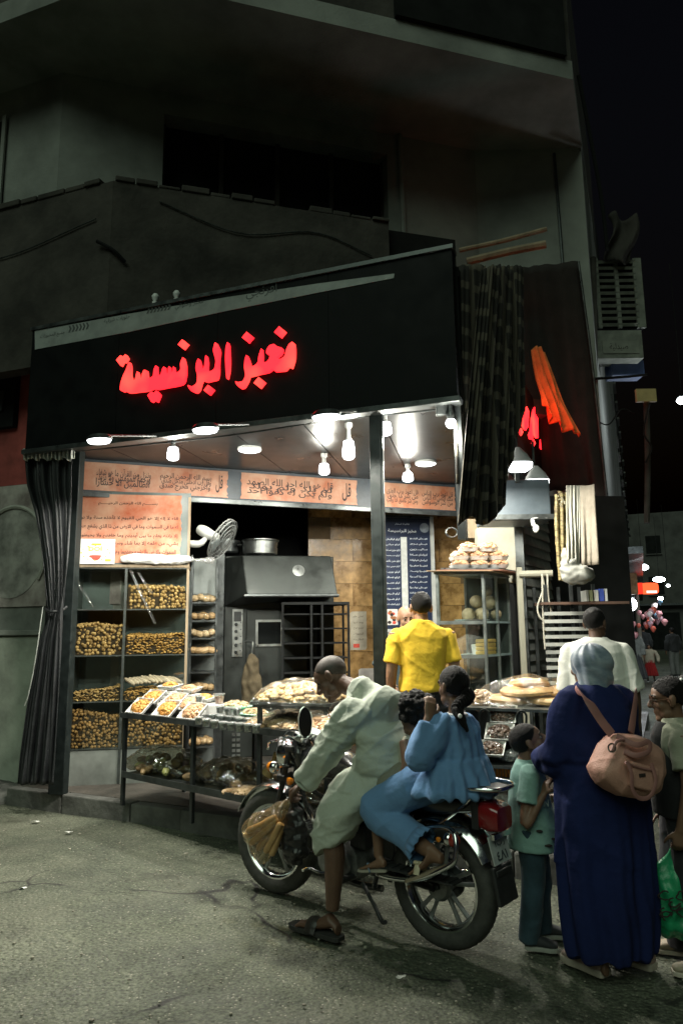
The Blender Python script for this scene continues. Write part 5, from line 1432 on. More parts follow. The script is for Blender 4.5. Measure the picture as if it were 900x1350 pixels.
# orange snack sticks and sacks under the middle shelf
s, z = QF.hit(665, 1018, 0)
for k in range(12):
    mb = MB(); x = s - .12 + k * .022; mb.tube([QF.p(x, -.02, z - .025), QF.p(x + .004, -.03, z), QF.p(x, -.02, z + .025)], .009, 6, 6)
    solo(mb, 'orange_stick', mat('orange_snack', (.72, .28, .03), .5, var=.2), 'short orange snack stick in the row under the middle shelf', 'snack', 'orange snack sticks under the shelf', smooth=True)
s0_, z0_ = QF.hit(650, 1028, 0.1)
solo(MB().fbox(QF, s0_ - .15, s0_ + .3, -.05, .06, zt3 + .29, z - .03), 'snack_shelf', m_darksteel, 'thin dark shelf under the orange snack sticks', 'shelf')
for k, (px, lab) in enumerate([(650, 'clear sack of white goods behind the red tail lamp'), (700, 'clear sack of white goods behind the boy'), (742, 'clear sack of white goods between boy and navy abaya')]):
    s, z = QF.hit(px, 1060, .1); mb = MB(); mb.ell(QF.p(s, .12, zt3 + .14), (.2, .16, .14), nu=18, nv=12)
    me = remesh(mb, .016, 1, lambda co, no: .02 * vnoise(co * 25, k) + .008 * vnoise(co * 60, k), 'sack'); me.materials.append(film('sack_plastic', (.75, .76, .74), .14, .12, bump=.9, bs=18, milky=.45, milk=(.5, .5, .46)))
    o = link('clear_sack', me); setp(o, lab, 'sack', 'clear sacks on the low shelf')
# thick cable loops above the chocolate boxes
for k, (px, py, lab) in enumerate([(637, 940, 'black cable loop under the top shelf near the girl'), (686, 942, 'black cable loop under the top shelf near the boy')]):
    s, z = QF.hit(px, py, .03)
    solo(MB().tube([QF.p(s - .03, .03, z - .06), QF.p(s - .025, .02, z), QF.p(s + .01, .01, z + .03), QF.p(s + .04, .02, z), QF.p(s + .035, .03, z - .06)], .009, 8, 14), 'cable_loop', m_black, lab, 'cable', smooth=True)

# ================================================================== glass display cabinet on the right
XF = Frame(at(578, 900, 7.0)[:2], 4.0)
xa, xb = 0.0, XF.hit(641, 850)[0]
xz0, xz1 = .95, XF.hit(610, 757)[1]
XD = .70
dsp = thing('display_cabinet', 'aluminium and glass display cabinet of dough and cheese beside the white wall', 'cabinet', XF.p((xa + xb) / 2, .3, ZP))
side = unit(V(.66, 1.0, 0)) * XD          # the depth runs up the street
def xp(s, d, z): return XF.p(s, 0, z) + side * d
def xbox(s0, s1, d0, d1, z0, z1):
    return MB().hexa([xp(s, d, z) for z in (z0, z1) for s, d in ((s0, d0), (s1, d0), (s1, d1), (s0, d1))])
m_alu = mat('dull_aluminium', (.30, .34, .33), .4, .7, var=.25, vs=10, rvar=.1)
part(xbox(xa, xb, 0, 1, ZP, xz0 - .001), 'base', m_darksteel, dsp)
for s, d in ((xa, 0), (xb - .025, 0), (xb - .025, .48), (xa, .96), (xb - .025, .96)):
    part(xbox(s, s + .025, d, d + .04, xz0, xz1 - .001), 'upright', m_alu, dsp)
part(xbox(xa - .01, xb + .01, -.01, 1.01, xz1, xz1 + .025), 'top', m_alu, dsp)
zmid = XF.hit(610, 819)[1]; zlow = XF.hit(610, 864)[1]
for z in (zmid, zlow):
    part(xbox(xa + .001, xb - .001, .041, .959, z - .02, z), 'shelf', mat('pale_shelf', (.35, .46, .46), .35, .3, var=.2), dsp)
    part(xbox(xa + .026, xb - .026, .0, .04, z - .03, z + .005), 'shelf_edge', m_alu, dsp)
part(xbox(xa + .026, xb - .026, .01, .018, xz0, xz1 - .002), 'front_pane', m_glass, dsp)
part(xbox(xb - .016, xb - .010, .041, .479, xz0, xz1 - .002), 'side_pane', m_glass, dsp)
part(xbox(xb - .016, xb - .010, .521, .959, xz0, xz1 - .002), 'side_pane', m_glass, dsp)
part(xbox(xa + .026, xb - .026, .97, .98, xz0, xz1 - .002), 'back_pane', mat('cab_back', (.06, .075, .07), .3, var=.3, vs=4), dsp)
m_dough = mat('pale_dough', (.24, .20, .12), .6, var=.2, vs=8)
for k, (s, z, R_) in enumerate([(.17, zmid + .07, .07), (.3, zmid + .07, .075), (.24, zmid + .2, .07), (.37, zmid + .19, .075), (.42, zmid + .07, .06), (.33, zmid + .31, .06)]):
    mb = MB(); mb.ell(xp(s, .5 + .03 * k, z), (R_, R_, R_ * .95))
    solo(mb, 'dough_ball', m_dough, 'round pale dough ball on the upper shelf of the display cabinet', 'dough', 'dough balls in the display cabinet', smooth=True)
p = xp(.26, .3, zmid)
solo(MB().lathe(p, U3, [(.12, 0.001), (.17, .012), (.175, .018), (.12, .014)], 26), 'white_plate', m_white, 'flat white plate in front of the dough balls', 'plate', smooth=True)
m_cheese = mat('yellow_cheese', (.66, .44, .10), .5, var=.15, vs=8)
for k in range(4):
    solo(xbox(xb - .17 + .004 * (k % 2), xb - .04 + .004 * (k % 2), .2, .5, zlow + .001 + k * .038, zlow + .036 + k * .038), 'cheese_block', m_cheese, 'yellow slab in the stack on the cabinet lower shelf', 'cheese', 'yellow slabs in the display cabinet', bev=.008)
p = xp(.3, .35, zlow)
solo(MB().lathe(p, U3, [(.06, .001), (.07, .09), (.066, .1), (.0, .1)], 18), 'white_tub', m_white, 'white tub beside the yellow slabs', 'tub', smooth=True)
# trays of baked goods on cardboard on top
solo(xbox(xa - .06, xb + .1, -.1, .95, xz1 + .026, xz1 + .034), 'cardboard_sheet', m_card, 'brown cardboard sheet overhanging the display cabinet top', 'cardboard')
solo(xbox(xa + .02, xb + .2, -.02, 1.0, xz1 + .036, xz1 + .044), 'cardboard_sheet', mat('red_card', (.32, .14, .09), .8, var=.2), 'reddish cardboard sheet lying on the brown one', 'cardboard')
zz = xz1 + .046
mb = MB(); q0, q1 = xa + .04, xb + .14
solo(xbox(q0, q1, .05, .8, zz, zz + .02), 'baking_sheet', m_steel, 'flat steel baking sheet under the stacked pastry boxes', 'tray')
lev = [(3, 0), (3, 1), (2, 2)]
for n_, j in lev:
    for i in range(n_):
        w = (q1 - q0) / 3; s = q0 + w * (i + .5 + (.5 if n_ == 2 else 0)) ; z = zz + .0215 + j * .085
        c = xp(s, .35, z); t = thing('pastry_box', 'clear topped foam box of orange pastry, ' + ['bottom', 'middle', 'top'][j] + ' layer of the pile above the display cabinet', 'box', c, .1 * (i - 1) + XF.a, 'stacked pastry boxes on the display cabinet')
        part(MB().sweep([(0, 0, 0), (0, 0, .035)], [V(w * .42, 0, 0), V(w * .5, 0, 0)], [V(0, .1, 0), V(0, .13, 0)], 20, e=5), 'tray_shell', m_foam, t, smooth=True, local=True)
        part(heap_mesh((0, -.02, .03), V(w * .43, 0, 0), V(0, .11, 0), .055, .022, 30 + i + 5 * j, 60), 'pastry', m_pinkish, t, smooth=True, local=True, kind='stuff')
        part(MB().grid(lambda u, v: V((u - .5) * w * .99, (v - .5) * .27, .035 + .045 * (1 - (2 * u - 1) ** 6) * (1 - (2 * v - 1) ** 6)), 10, 8), 'clear_lid', film('lid_crinkle', (.95, .95, .95), .06, .15, bump=.4, bs=40, milky=.03), t, smooth=True, local=True)
# yellow-brown lamp socket coil behind
p = at(595, 702, 7.6)
solo(MB().tube([p + V(.06 * math.cos(t), 0.02 * math.sin(t * .5), .05 * math.sin(t)) for t in np.linspace(0, 11, 40)], .008, 6), 'wire_coil', m_steel, 'coil of pale wire hanging above the pastry boxes', 'wire')

# ================================================================== white wall end, roller shutter, rack
wp0 = at(655, 690, 7.75); wp1 = at(690, 690, 7.35)
ww = thing('white_wall', 'short cream painted wall end with a white corner post', 'wall', (1.9, 7.5, ZP))
m_cream = mat('cream_paint', (.31, .30, .235), .7, var=.12, vs=3, bump=.12, bs=25)
WZ1 = at(670, 686, 7.5)[2]; WZ0 = at(670, 768, 7.5)[2]
# reaches down beside the display cabinet
part(MB().hexa([V(at(628, 760, 8.0)[0], 8.0, WZ0), V(at(690, 760, 7.5)[0], 7.5, WZ0), V(at(690, 760, 7.5)[0] + .05, 7.62, WZ0), V(at(628, 760, 8.0)[0], 8.15, WZ0)] + [V(at(628, 690, 8.0)[0], 8.0, WZ1), V(at(690, 690, 7.5)[0], 7.5, WZ1), V(at(690, 690, 7.5)[0] + .05, 7.62, WZ1), V(at(628, 690, 8.0)[0], 8.15, WZ1)]), 'panel', m_cream, ww, bev=.02)
pw = at(686, 800, 7.2)
part(MB().box((pw[0], pw[1], (ZP + at(686, 748, 7.2)[2]) / 2), (.055, .05, at(686, 748, 7.2)[2] - ZP)), 'corner_post', m_cream, ww, bev=.006)
part(MB().hexa([V(at(628, 760, 8.0)[0], 8.02, ZP), V(at(690, 760, 7.5)[0], 7.52, ZP), V(at(690, 760, 7.5)[0] + .05, 7.62, ZP), V(at(628, 760, 8.0)[0], 8.15, ZP)] + [V(at(628, 760, 8.0)[0], 8.02, WZ0 - .003), V(at(690, 760, 7.5)[0], 7.52, WZ0 - .003), V(at(690, 760, 7.5)[0] + .05, 7.62, WZ0 - .003), V(at(628, 760, 8.0)[0], 8.15, WZ0 - .003)]), 'lower_panel', m_dark, ww)
part(MB().tube([at(684, 757, 7.18), at(728, 756, 7.1)], .035, 10), 'rail', m_cream, ww)
tp = at(623, 697, 8.2)
part(MB().box(tp, (.2, .04, .22)), 'wooden_board', m_wood, ww)
# shutter along the side: separate slats
sh0 = V(*at(691, 800, 7.45)[:2], 0); shd = unit(V(.60, 1.0, 0)); ShF = Frame(sh0[:2], math.degrees(math.atan2(shd[1], shd[0])))
shl = 1.15
sh = thing('roller_shutter', 'dark ribbed roller shutter beside the cream wall end', 'shutter', (float(sh0[0]) + .2, float(sh0[1]) + .6, ZP))
m_sh = mat('shutter_paint', (.26, .28, .26), .5, .2, var=.25, vs=8)
z = ZP + .02; k = 0
while z < 2.95:
    part(MB().hexa([ShF.p(s, t, zz_) for (zz_, o_) in ((z, 0.0), (z + .105, .018)) for s, t in ((0, -.0 + o_), (shl, -.0 + o_), (shl, .045), (0, .045))]), 'slat', m_sh, sh)
    z += .112
part(MB().fbox(ShF, -.03, -.001, -.03, .06, ZP, 3.0), 'guide_rail', m_darksteel, sh)
back_end = ShF.p(shl, 0, 0)
rb_ = thing('dark_doorway', 'black closed doorway behind the slatted rack', 'door', (float(back_end[0]) + .8, float(back_end[1]), ZP))
part(MB().fbox(Frame(back_end[:2], 4), .0, 0.95, .0, .1, ZP, 3.2), 'leaf', m_dark, rb_)
# rope loop
pr = [at(714, 757, 7.06), at(716, 775, 7.05), at(708, 800, 7.05), at(712, 815, 7.04), at(720, 817, 7.04), at(726, 808, 7.04), at(722, 785, 7.05), at(721, 757, 7.06)]
rope = thing('rope_loop', 'pale rope loop with a hanging tail tied to the white rail', 'rope', at(716, 850, 7.05))
part(MB().tube(pr, .009, 7, 40), 'loop', mat('pale_rope', (.45, .43, .36), .9, var=.2, vs=60), rope, smooth=True)
part(MB().tube([at(714, 757, 7.05), at(715, 800, 7.04), at(716, 830, 7.04), at(718, 856, 7.04)], .008, 7, 20), 'tail', _mats['pale_rope'], rope, smooth=True)
# slatted bread rack
KF = Frame(at(722, 850, 7.0)[:2], -2.0)
ka, kb = 0.0, KF.hit(790, 850)[0]
rk = thing('slatted_rack', 'rack of pale wooden slats behind the man in white shirt', 'rack', KF.p(kb / 2, .2, ZP))
m_slat = mat('pale_slat', (.42, .43, .40), .6, var=.25, vs=10, stretch=(.3, 1, 1))
for s in (-.005, kb * .5, kb - .03):
    for t in (.03, .5): part(MB().fbox(KF, s, s + .03, t, t + .03, ZP, 2.05), 'upright', m_darksteel, rk)
for k in range(14):
    y = 808 + k * 10.2; z = KF.hit(750, y)[1]
    if z < .3: break
    part(MB().fbox(KF, -.02, kb + .02, -.0, .029, z - .022, z + .012), 'slat', m_slat, rk)
part(MB().fbox(KF, -.04, kb + .3, -.03, .3, KF.hit(750, 797)[1], KF.hit(750, 797)[1] + .025), 'top_bar', mat('rust_bar', (.12, .07, .05), .7), rk)
zb_ = KF.hit(780, 793)[1] + .003
for k, (x, c, w) in enumerate([(774, (.35, .37, .34), 3), (779, (.32, .35, .2), 4), (786, (.6, .6, .56), 5), (793, (.05, .09, .4), 6), (799, (.6, .62, .62), 3)]):
    s, z = KF.hit(x, 790); w_ = w * .0072
    solo(MB().fbox(KF, s - w_ / 2, s + w_ / 2, .0, .18, zb_, KF.hit(780, 778)[1] + (.012 if k > 2 else 0)), 'carton', mat('carton_%d' % k, c, .6, var=.1), ['narrow grey carton at the rack top end', 'olive green carton on the rack top', 'white carton beside the blue one on the rack top', 'deep blue carton on the rack top', 'thin white carton at the end after the blue one'][k], 'carton')

# ================================================================== box over the shutter, caged bulb, canes and hanging cloth
bx0, bx1 = at(640, 680, 6.95), at(726, 678, 6.95)
bxs = thing('metal_hood', 'blue grey metal box hood hanging over the white wall end', 'hood', (float((bx0[0] + bx1[0]) / 2), 6.95, 2.74))
zA_, zB_ = at(680, 686, 6.95)[2], at(680, 640, 6.95)[2]
part(MB().box(((bx0[0] + bx1[0]) / 2, 7.2, (zA_ + zB_ + .06) / 2), (bx1[0] - bx0[0], .5, zB_ - zA_ + .06)), 'box', mat('blue_grey_metal', (.11, .14, .165), .45, .2, var=.2, vs=4), bxs, bev=.01)
part(MB().box(((bx0[0] + bx1[0]) / 2 + .06, 6.93, zA_ + .03), (bx1[0] - bx0[0] - .05, .035, .05)), 'rail', m_darksteel, bxs)
part(MB().box(((bx0[0] + bx1[0]) / 2, 6.93, zB_ + .3), (.04, .03, .55)), 'hanger', m_darksteel, bxs)
p = at(706, 697, 6.9)
cbulb = thing('unlit_bulb', 'unlit white bulb under the blue grey hood', 'bulb', p - V(0, 0, .06))
part(MB().ell(p, (.032, .032, .042)), 'bulb_glass', m_white, cbulb, smooth=True)
part(MB().lathe(p + V(-.02, 0, .03), (-.2, 0, 1), [(.02, 0), (.02, .05), (.012, .07)], 10), 'holder', m_white, cbulb)
part(MB().tube([p + V(-.03, 0, .1), p + V(.03, .02, .11), p + V(.12, .02, .105)], .008, 6, 10), 'wire', m_white, cbulb)
# cane bundle: each cane its own piece
cb = thing('cane_bundle', 'bundle of jointed yellow canes hanging upside down beside the shutter', 'canes', at(742, 768, 6.7))
m_cane = mat('yellow_cane', (.13, .09, .03), .5, var=.7, vs=16, col2=(.40, .32, .14), stretch=(1, 1, 3))
r = random.Random(12)
for k in range(9):
    u = (k - 4) / 4; top = at(742 + 9 * u, 652 + r.uniform(-4, 4), 6.72 + .05 * (k % 3)); mid = at(742 + 10 * u + 1, 700, 6.72 + .04 * (k % 3)); bot = at(743 + 5 * u, 764 + r.uniform(-3, 3), 6.7 + .05 * (k % 3))
    pts = catmull([top, mid, bot], 25); rr = [.0165 if i % 5 else .021 for i in range(25)]
    part(MB().tube(pts, rr, 8), 'cane', m_cane, cb, smooth=True)
for k in range(10):
    a0 = at(745, 665, 6.66); d = V(r.uniform(-.8, 1), -.3, r.uniform(-.6, .8)) * .11
    part(MB().tube([a0, a0 + d * .5 + V(0, 0, .03), a0 + d], .005, 5, 8), 'leaf_tie', mat('dry_leaf', (.36, .33, .24), .8), cb)
def drape(top, bot, nu, nv, amp, freq, seed, depth=(0, -1, 0), gather=0.0, m=None):
    """hanging cloth: top/bot polylines (world), folds across"""
    mb = MB(); T_ = catmull(top, nu); B_ = catmull(bot, nu); dd = V(depth)
    def g(u, v):
        i = min(int(round(u * (nu - 1))), nu - 1)
        p = T_[i] * (1 - v) + B_[i] * v
        a = amp * (.25 + .75 * v) 
        u2 = u + .07 * math.sin(7 * u + seed * 3) + .03 * math.sin(17 * u + seed)
        f = math.sin(freq * u2 * 6.283 + 1.3 * math.sin(3 * v + seed) + seed) + .5 * math.sin(freq * 2.3 * u * 6.283 + 2 * v + seed * 2)
        return p + dd * a * f
    mb.grid(g, nu, nv); return mb
def cloth_thing(mb, name, m, label, cat='cloth', thick=.006, group=None):
    o = solo(mb, name, m, label, cat, group, smooth=True); md = o.modifiers.new('thick', 'SOLIDIFY'); md.thickness = thick; md.offset = 0
    return o
m_cw = mat('white_striped_cloth', (.34, .33, .28), .9, var=.35, vs=3, stretch=(30, 1, .3), bump=.1, bs=200)
m_cb = mat('beige_cloth', (.26, .225, .18), .95, var=.15, vs=14, bump=.2, bs=200)
cloth_thing(drape([at(746, 640, 6.55), at(755, 640, 6.55), at(764, 640, 6.55)], [at(746, 742, 6.5), at(755, 744, 6.5), at(764, 742, 6.5)], 30, 16, .013, 3, 1), 'hanging_cloth', m_cw, 'narrow white striped cloth hanging beside the cane bundle')
cloth_thing(drape([at(764, 640, 6.5), at(775, 640, 6.45), at(783, 638, 6.4)], [at(766, 745, 6.45), at(778, 745, 6.4), at(789, 744, 6.35)], 30, 16, .012, 1.2, 2), 'hanging_cloth', m_cb, 'wider beige blanket hanging at the outer awning edge')
# knotted white sack under it
mb = MB(); mb.ell(at(752, 752, 6.55), (.1, .08, .14)); mb.ell(at(766, 757, 6.52), (.12, .08, .09)); mb.ell(at(745, 738, 6.55), (.04, .04, .12))
me = remesh(mb, .014, 3, lambda co, no: .012 * vnoise(co * 30, 2), 'sack'); me.materials.append(mat('white_sack', (.30, .30, .27), .8, var=.15)); setp(link('white_sack', me), 'knotted white cloth sack hanging under the striped cloth', 'sack')

# ================================================================== side sign, corner curtain and street awning
DF = Frame(SF.p(sR, .06, 0)[:2], 66.0)
sd_ = thing('side_sign', 'black side sign with red letters turned towards the street', 'sign', DF.p(2.2, 0, 3.3))
part(MB().fbox(DF, .1, 4.6, 0.0, .12, 3.32, 4.55), 'panel', m_dark, sd_)
# compressed letters as seen from the corner: drawn on the real plane
def dl(pts): 
    p = [DF.hit(*q) for q in pts]; mb = MB(); mb.prism(p, DF.o - DF.n * .003, DF.u, U3, .012); return mb
zc = lambda x, y: (570 + x / 2.727, 280 + y / 2.727)
SL_ = [[(318, 768), (322, 740), (334, 698), (342, 715), (340, 770), (330, 785), (322, 778)],
       [(346, 785), (350, 745), (356, 712), (364, 698), (374, 712), (376, 812), (366, 812), (358, 795), (356, 818), (344, 815), (340, 800)],
       [(382, 845), (384, 800), (392, 768), (404, 770), (410, 790), (416, 786), (418, 840), (404, 850), (396, 845), (390, 858)]]
for s_pts in SL_: part(dl([zc(*q) for q in s_pts]), 'letter', m_neon, sd_)
for (x, y, w_, h_) in ((314, 790, 7, 14), (386, 731, 6, 12), (404, 748, 6, 12), (359, 830, 7, 14), (394, 860, 6, 12)):
    part(dl([zc(x - w_, y), zc(x, y - h_), zc(x + w_, y), zc(x, y + h_)]), 'letter_dot', m_neon, sd_)
lamp('flap_fill', 'POINT', at(716, 528, 7.95), 6, sd_, col=(1.0, .13, .05), size=.12)  # added red light, set off the letters to make the flap glow
# floodlights beneath the side sign
for k, (px, py, Yd, lab) in enumerate([(683, 614, 6.3, 'bright flood lamp under the side sign, near the corner curtain'), (707, 636, 7.1, 'bright flood lamp under the side sign, next to the hanging canes')]):
    p = at(px, py, Yd); t = thing('flood_lamp', lab, 'lamp', p - V(0, 0, .08), 0, 'flood lamps under the side sign')
    part(MB().sweep([p + V(0, 0, h) for h in (.02, .1, .17)], [V(.125, 0, 0), V(.08, 0, 0), V(.02, 0, 0)], [V(0, .098, 0), V(0, .06, 0), V(0, .02, 0)], 16, e=3), 'hood', mat('lamp_hood', (.5, .52, .53), .4, var=.1), t, smooth=True)
    part(MB().sweep([p + V(0, 0, h) for h in (-.05, -.02, .019)], [V(.08, 0, 0), V(.118, 0, 0), V(.122, 0, 0)], [V(0, .06, 0), V(0, .09, 0), V(0, .095, 0)], 16, e=3), 'lens', m_led, t, smooth=True)
    part(MB().box(p + V(-.02, .0, .30), (.02, .02, .26)), 'stem', m_darksteel, t)
    lamp('lamp_light', 'AREA', p + V(0, -.02, -.07), 30, t, size=.18)
# corner curtain: tall dark plaid tarpaulin
def plaid():
    m = mat('dark_plaid', (.022, .020, .017), .9, var=.35, vs=6, bump=.15, bs=90)
    nt = m.node_tree; N = nt.nodes; L = nt.links; b = N['Principled BSDF']
    src = [n for n in N if n.type == 'TEX_COORD'][0].outputs['Object']
    base = b.inputs['Base Color'].links[0].from_socket
    sep = N.new('ShaderNodeSeparateXYZ'); L.new(src, sep.inputs[0])
    def band(sock, fr, th):
        a = N.new('ShaderNodeMath'); a.operation = 'MULTIPLY'; a.inputs[1].default_value = fr; L.new(sock, a.inputs[0])
        s = N.new('ShaderNodeMath'); s.operation = 'SINE'; L.new(a.outputs[0], s.inputs[0])
        g = N.new('ShaderNodeMath'); g.operation = 'GREATER_THAN'; g.inputs[1].default_value = th; L.new(s.outputs[0], g.inputs[0]); return g.outputs[0]
    k1, k2 = band(sep.outputs[2], 30, .55), band(sep.outputs[0], 40, .6)
    mx = N.new('ShaderNodeMath'); mx.operation = 'MAXIMUM'; L.new(k1, mx.inputs[0]); L.new(k2, mx.inputs[1])
    k3 = N.new('ShaderNodeMath'); k3.operation = 'MULTIPLY'; k3.inputs[1].default_value = .75; L.new(mx.outputs[0], k3.inputs[0])
    mi = N.new('ShaderNodeMix'); mi.data_type = 'RGBA'; L.new(k3.outputs[0], mi.inputs['Factor']); L.new(base, mi.inputs['A']); mi.inputs['B'].default_value = (.12, .105, .078, 1)
    L.new(mi.outputs['Result'], b.inputs['Base Color']); return m
m_plaid = plaid()
cloth_thing(drape([at(600, 352, 5.5), at(618, 348, 5.55), at(640, 350, 5.7)], [at(600, 640, 5.35), at(616, 630, 5.5), at(640, 620, 5.65)], 60, 30, .03, 2.3, 2.2), 'corner_curtain', m_plaid, 'flat dark tarpaulin hanging behind the gathered corner curtain', 'curtain')
cloth_thing(drape([at(634, 356, 5.3), at(648, 350, 5.35), at(660, 350, 5.5), at(676, 356, 5.7)], [at(602, 694, 5.15), at(620, 682, 5.25), at(640, 692, 5.4), at(668, 664, 5.55)], 110, 50, .06, 3.7, .5), 'corner_curtain', m_plaid, 'tall dark plaid tarpaulin curtain hanging gathered at the sign corner', 'curtain')
cloth_thing(drape([at(660, 352, 5.75), at(675, 350, 5.85), at(690, 352, 5.95)], [at(664, 640, 5.6), at(676, 600, 5.75), at(690, 540, 6.0)], 60, 34, .05, 2.5, 1.5), 'corner_curtain', m_plaid, 'second fold of dark plaid tarpaulin beside the side sign letters', 'curtain')
# street awning: sloping sheet folded back; its glowing fold is an added flap
m_awn = mat('brown_tarp', (.020, .016, .014), .85, var=.3, vs=5, bump=.2, bs=60)
cloth_thing(drape([at(672, 352, 8.6), at(712, 350, 8.7), at(762, 344, 8.9)], [at(690, 640, 9.3), at(748, 648, 9.2), at(800, 662, 9.0)], 60, 30, .05, 2.4, .2, depth=(-.5, -.5, .5)), 'street_awning', m_awn, 'brown tarpaulin awning sloping out above the side sign', 'awning')
o_c = mat('glow_painted_tarp', (.72, .20, .05), .8, var=.25, vs=6)  # orange colour stands for red light falling on the tarpaulin
cloth_thing(drape([at(699, 462, 8.45), at(708, 456, 8.45), at(718, 464, 8.5)], [at(712, 535, 8.40), at(736, 562, 8.40), at(763, 576, 8.44)], 70, 34, .06, 2.6, .9, depth=(.4, -.8, .2)), 'glow_flap', o_c, 'folded flap added to the awning, glow painted in orange beside the red side letters', 'cloth')
# its outer pole
solo(MB().tube([at(762, 345, 8.8), at(780, 480, 8.9), at(800, 660, 8.95)], .018, 8, 16), 'awning_pole', m_darksteel, 'thin dark pole along the outer edge of the street awning', 'pole')

# ================================================================== left black curtain
m_tarp = mat('black_tarp', (.016, .018, .020), .55, var=.3, vs=5, bump=.2, bs=30)
m_header = mat('silver_header', (.38, .40, .37), .5, .2, var=.3, vs=30)
cz = 6.85
ct = thing('black_curtain', 'black tarpaulin curtain tied in the middle beside the snack cabinet post', 'curtain', gnd(60, 1040, ZP))
rows_ = [(592, 33, 98), (604, 36, 97), (640, 38, 96), (675, 46, 95), (740, 57, 91), (790, 62, 86), (806, 64, 82), (850, 50, 80), (930, 36, 77), (1000, 26, 74), (1034, 22, 72)]
def cfun(u, v):
    f = v * (len(rows_) - 1); i = min(int(f), len(rows_) - 2); t = f - i
    y, a, b = [rows_[i][k] * (1 - t) + rows_[i + 1][k] * t for k in range(3)]
    p = at(a + (b - a) * u, y + (6 if i == 0 else 0) * (1 - t), cz - .15 + .18 * (1 - u))
    w = (b - a) / 60
    return p + V(0, -1, 0) * (.035 * w * math.sin(6.283 * (3.2 * u + .8 * v) + 1.5 * math.sin(5 * v + 3 * u)) + .012 * math.sin(6.283 * (9 * u - 1.6 * v) + 2 * math.sin(7 * v)))
mb = MB().grid(cfun, 110, 60); o = part(mb, 'tarp', m_tarp, ct, smooth=True); md = o.modifiers.new('t', 'SOLIDIFY'); md.thickness = .006
mb = MB().grid(lambda u, v: at(32 + 67 * u, 592 + 14 * v + 2 * math.sin(30 * u) * v, cz - .22 + .18 * (1 - u)) + V(0, -.02 * math.sin(6.283 * 13 * u), 0), 90, 6); o = part(mb, 'header_band', m_header, ct, smooth=True); md = o.modifiers.new('t', 'SOLIDIFY'); md.thickness = .006
part(MB().tube([at(30, 594, 6.78), at(100, 590, 6.62)], .014, 8), 'rod', m_steel, ct)
part(MB().tube([at(60, 803, cz + .1), at(66, 806, cz - .1), at(80, 805, cz - .08), at(88, 800, cz)], .014, 8, 12), 'tie', m_tarp, ct)
part(MB().tube([at(57, 800, cz - .05), at(47, 870, cz - .05), at(38, 915, cz - .02), at(33, 930, cz)], .006, 6, 16), 'cord', m_header, ct)
# ================================================================== motorcycle (local: x forward, y left, z up)
BM = V(.04, 4.415, 0)
BH = unit(V(-.96, .83, 0)); BL_ = V(-BH[1], BH[0], 0)
BRZ = math.atan2(BH[1], BH[0])
def bl(px, py, L):
    """pixel -> bike-local point at lateral offset L"""
    d = ray(px, py); t = (np.dot(BM - CAMO, BL_) + L) / np.dot(d, BL_); p = CAMO + d * t
    return V(float((p - BM) @ BH), L, float(p[2]))
bike = thing('motorcycle', 'black and chrome motorcycle carrying three riders in front of the bakery', 'motorcycle', BM, BRZ)
def bp(mb, name, m, parent=None, smooth=True, bev=0, label=None): return part(mb, name, m, parent or bike, smooth=smooth, bev=bev, local=True, label=label)
m_bblack = mat('bike_black', (.016, .017, .018), .22, var=.15, vs=10, coat=.4)
m_dullblk = mat('dull_black', (.022, .023, .023), .6, var=.3, vs=18)
m_alloy = mat('cast_alloy', (.32, .33, .33), .42, .8, var=.3, vs=16, rvar=.12)
m_eng = mat('engine_alloy', (.22, .23, .22), .5, .7, var=.4, vs=18, rvar=.15)
m_amber = mat('amber_lens', (.75, .24, .02), .15, var=.1, coat=.6)
m_redlens = mat('red_lens', (.22, .012, .014), .15, var=.1, coat=.6)
m_lens = mat('clear_lens', (.6, .63, .65), .06, .2, var=.05, coat=.8)
WX, WR = .628, .312
Y1 = V(0, 1, 0)
def wheel(x, steer, tw, nm):
    """tyre with tread blocks, alloy rim with five split spokes, hub"""
    c = V(x, 0, WR); ax = V(-math.sin(steer), math.cos(steer), 0); fx = V(math.cos(steer), math.sin(steer), 0)
    w = bp(MB().lathe(c - ax * .06, ax, [(.03, 0), (.045, .004), (.05, .05), (.045, .116), (.03, .12)], 18), 'wheel', m_alloy)
    prof = [(-.7, .222), (-1.0, .245), (-1.02, .27), (-.85, .295), (-.45, .309), (0, .312), (.45, .309), (.85, .295), (1.02, .27), (1.0, .245), (.7, .222)]
    n = 120; rings = []
    for i in range(n):
        a = 2 * math.pi * i / n; d = math.cos(a) * fx + math.sin(a) * U3
        rings.append(np.array([c + d * (r_ - (.0032 if (i % 2 and abs(s_) < .9 and r_ > .29) else 0)) + ax * s_ * tw for s_, r_ in prof]))
    t = MB(); t.rings(rings, False, True); bp(t, 'tyre', m_rubber, w)
    rim = MB(); rp_ = [(-.72, .236), (-.74, .215), (-.55, .205), (-.3, .196), (.3, .196), (.55, .205), (.74, .215), (.72, .236), (.4, .222), (-.4, .222)]
    rim.rings([np.array([c + (math.cos(a) * fx + math.sin(a) * U3) * r_ + ax * s_ * tw for s_, r_ in rp_]) for a in np.linspace(0, 2 * math.pi, 56, endpoint=False)], False, True)
    bp(rim, 'rim', m_chrome, w)
    for k in range(5):
        a = 2 * math.pi * k / 5 + .3
        for dv in (-.13, .13):
            d0 = math.cos(a + dv * .9) * fx + math.sin(a + dv * .9) * U3; d1 = math.cos(a + dv * 1.3) * fx + math.sin(a + dv * 1.3) * U3
            bp(MB().tube([c + d0 * .04, c + d1 * .12, c + d1 * .2], [.017, .011, .013], 8), 'spoke', m_alloy, w)
    bp(MB().lathe(c - ax * .085, ax, [(.012, 0), (.018, .01), (.018, .165), (.012, .17)], 10), 'axle', m_darksteel, w)
    return w
wheel(-WX, 0, .055, 'rear')
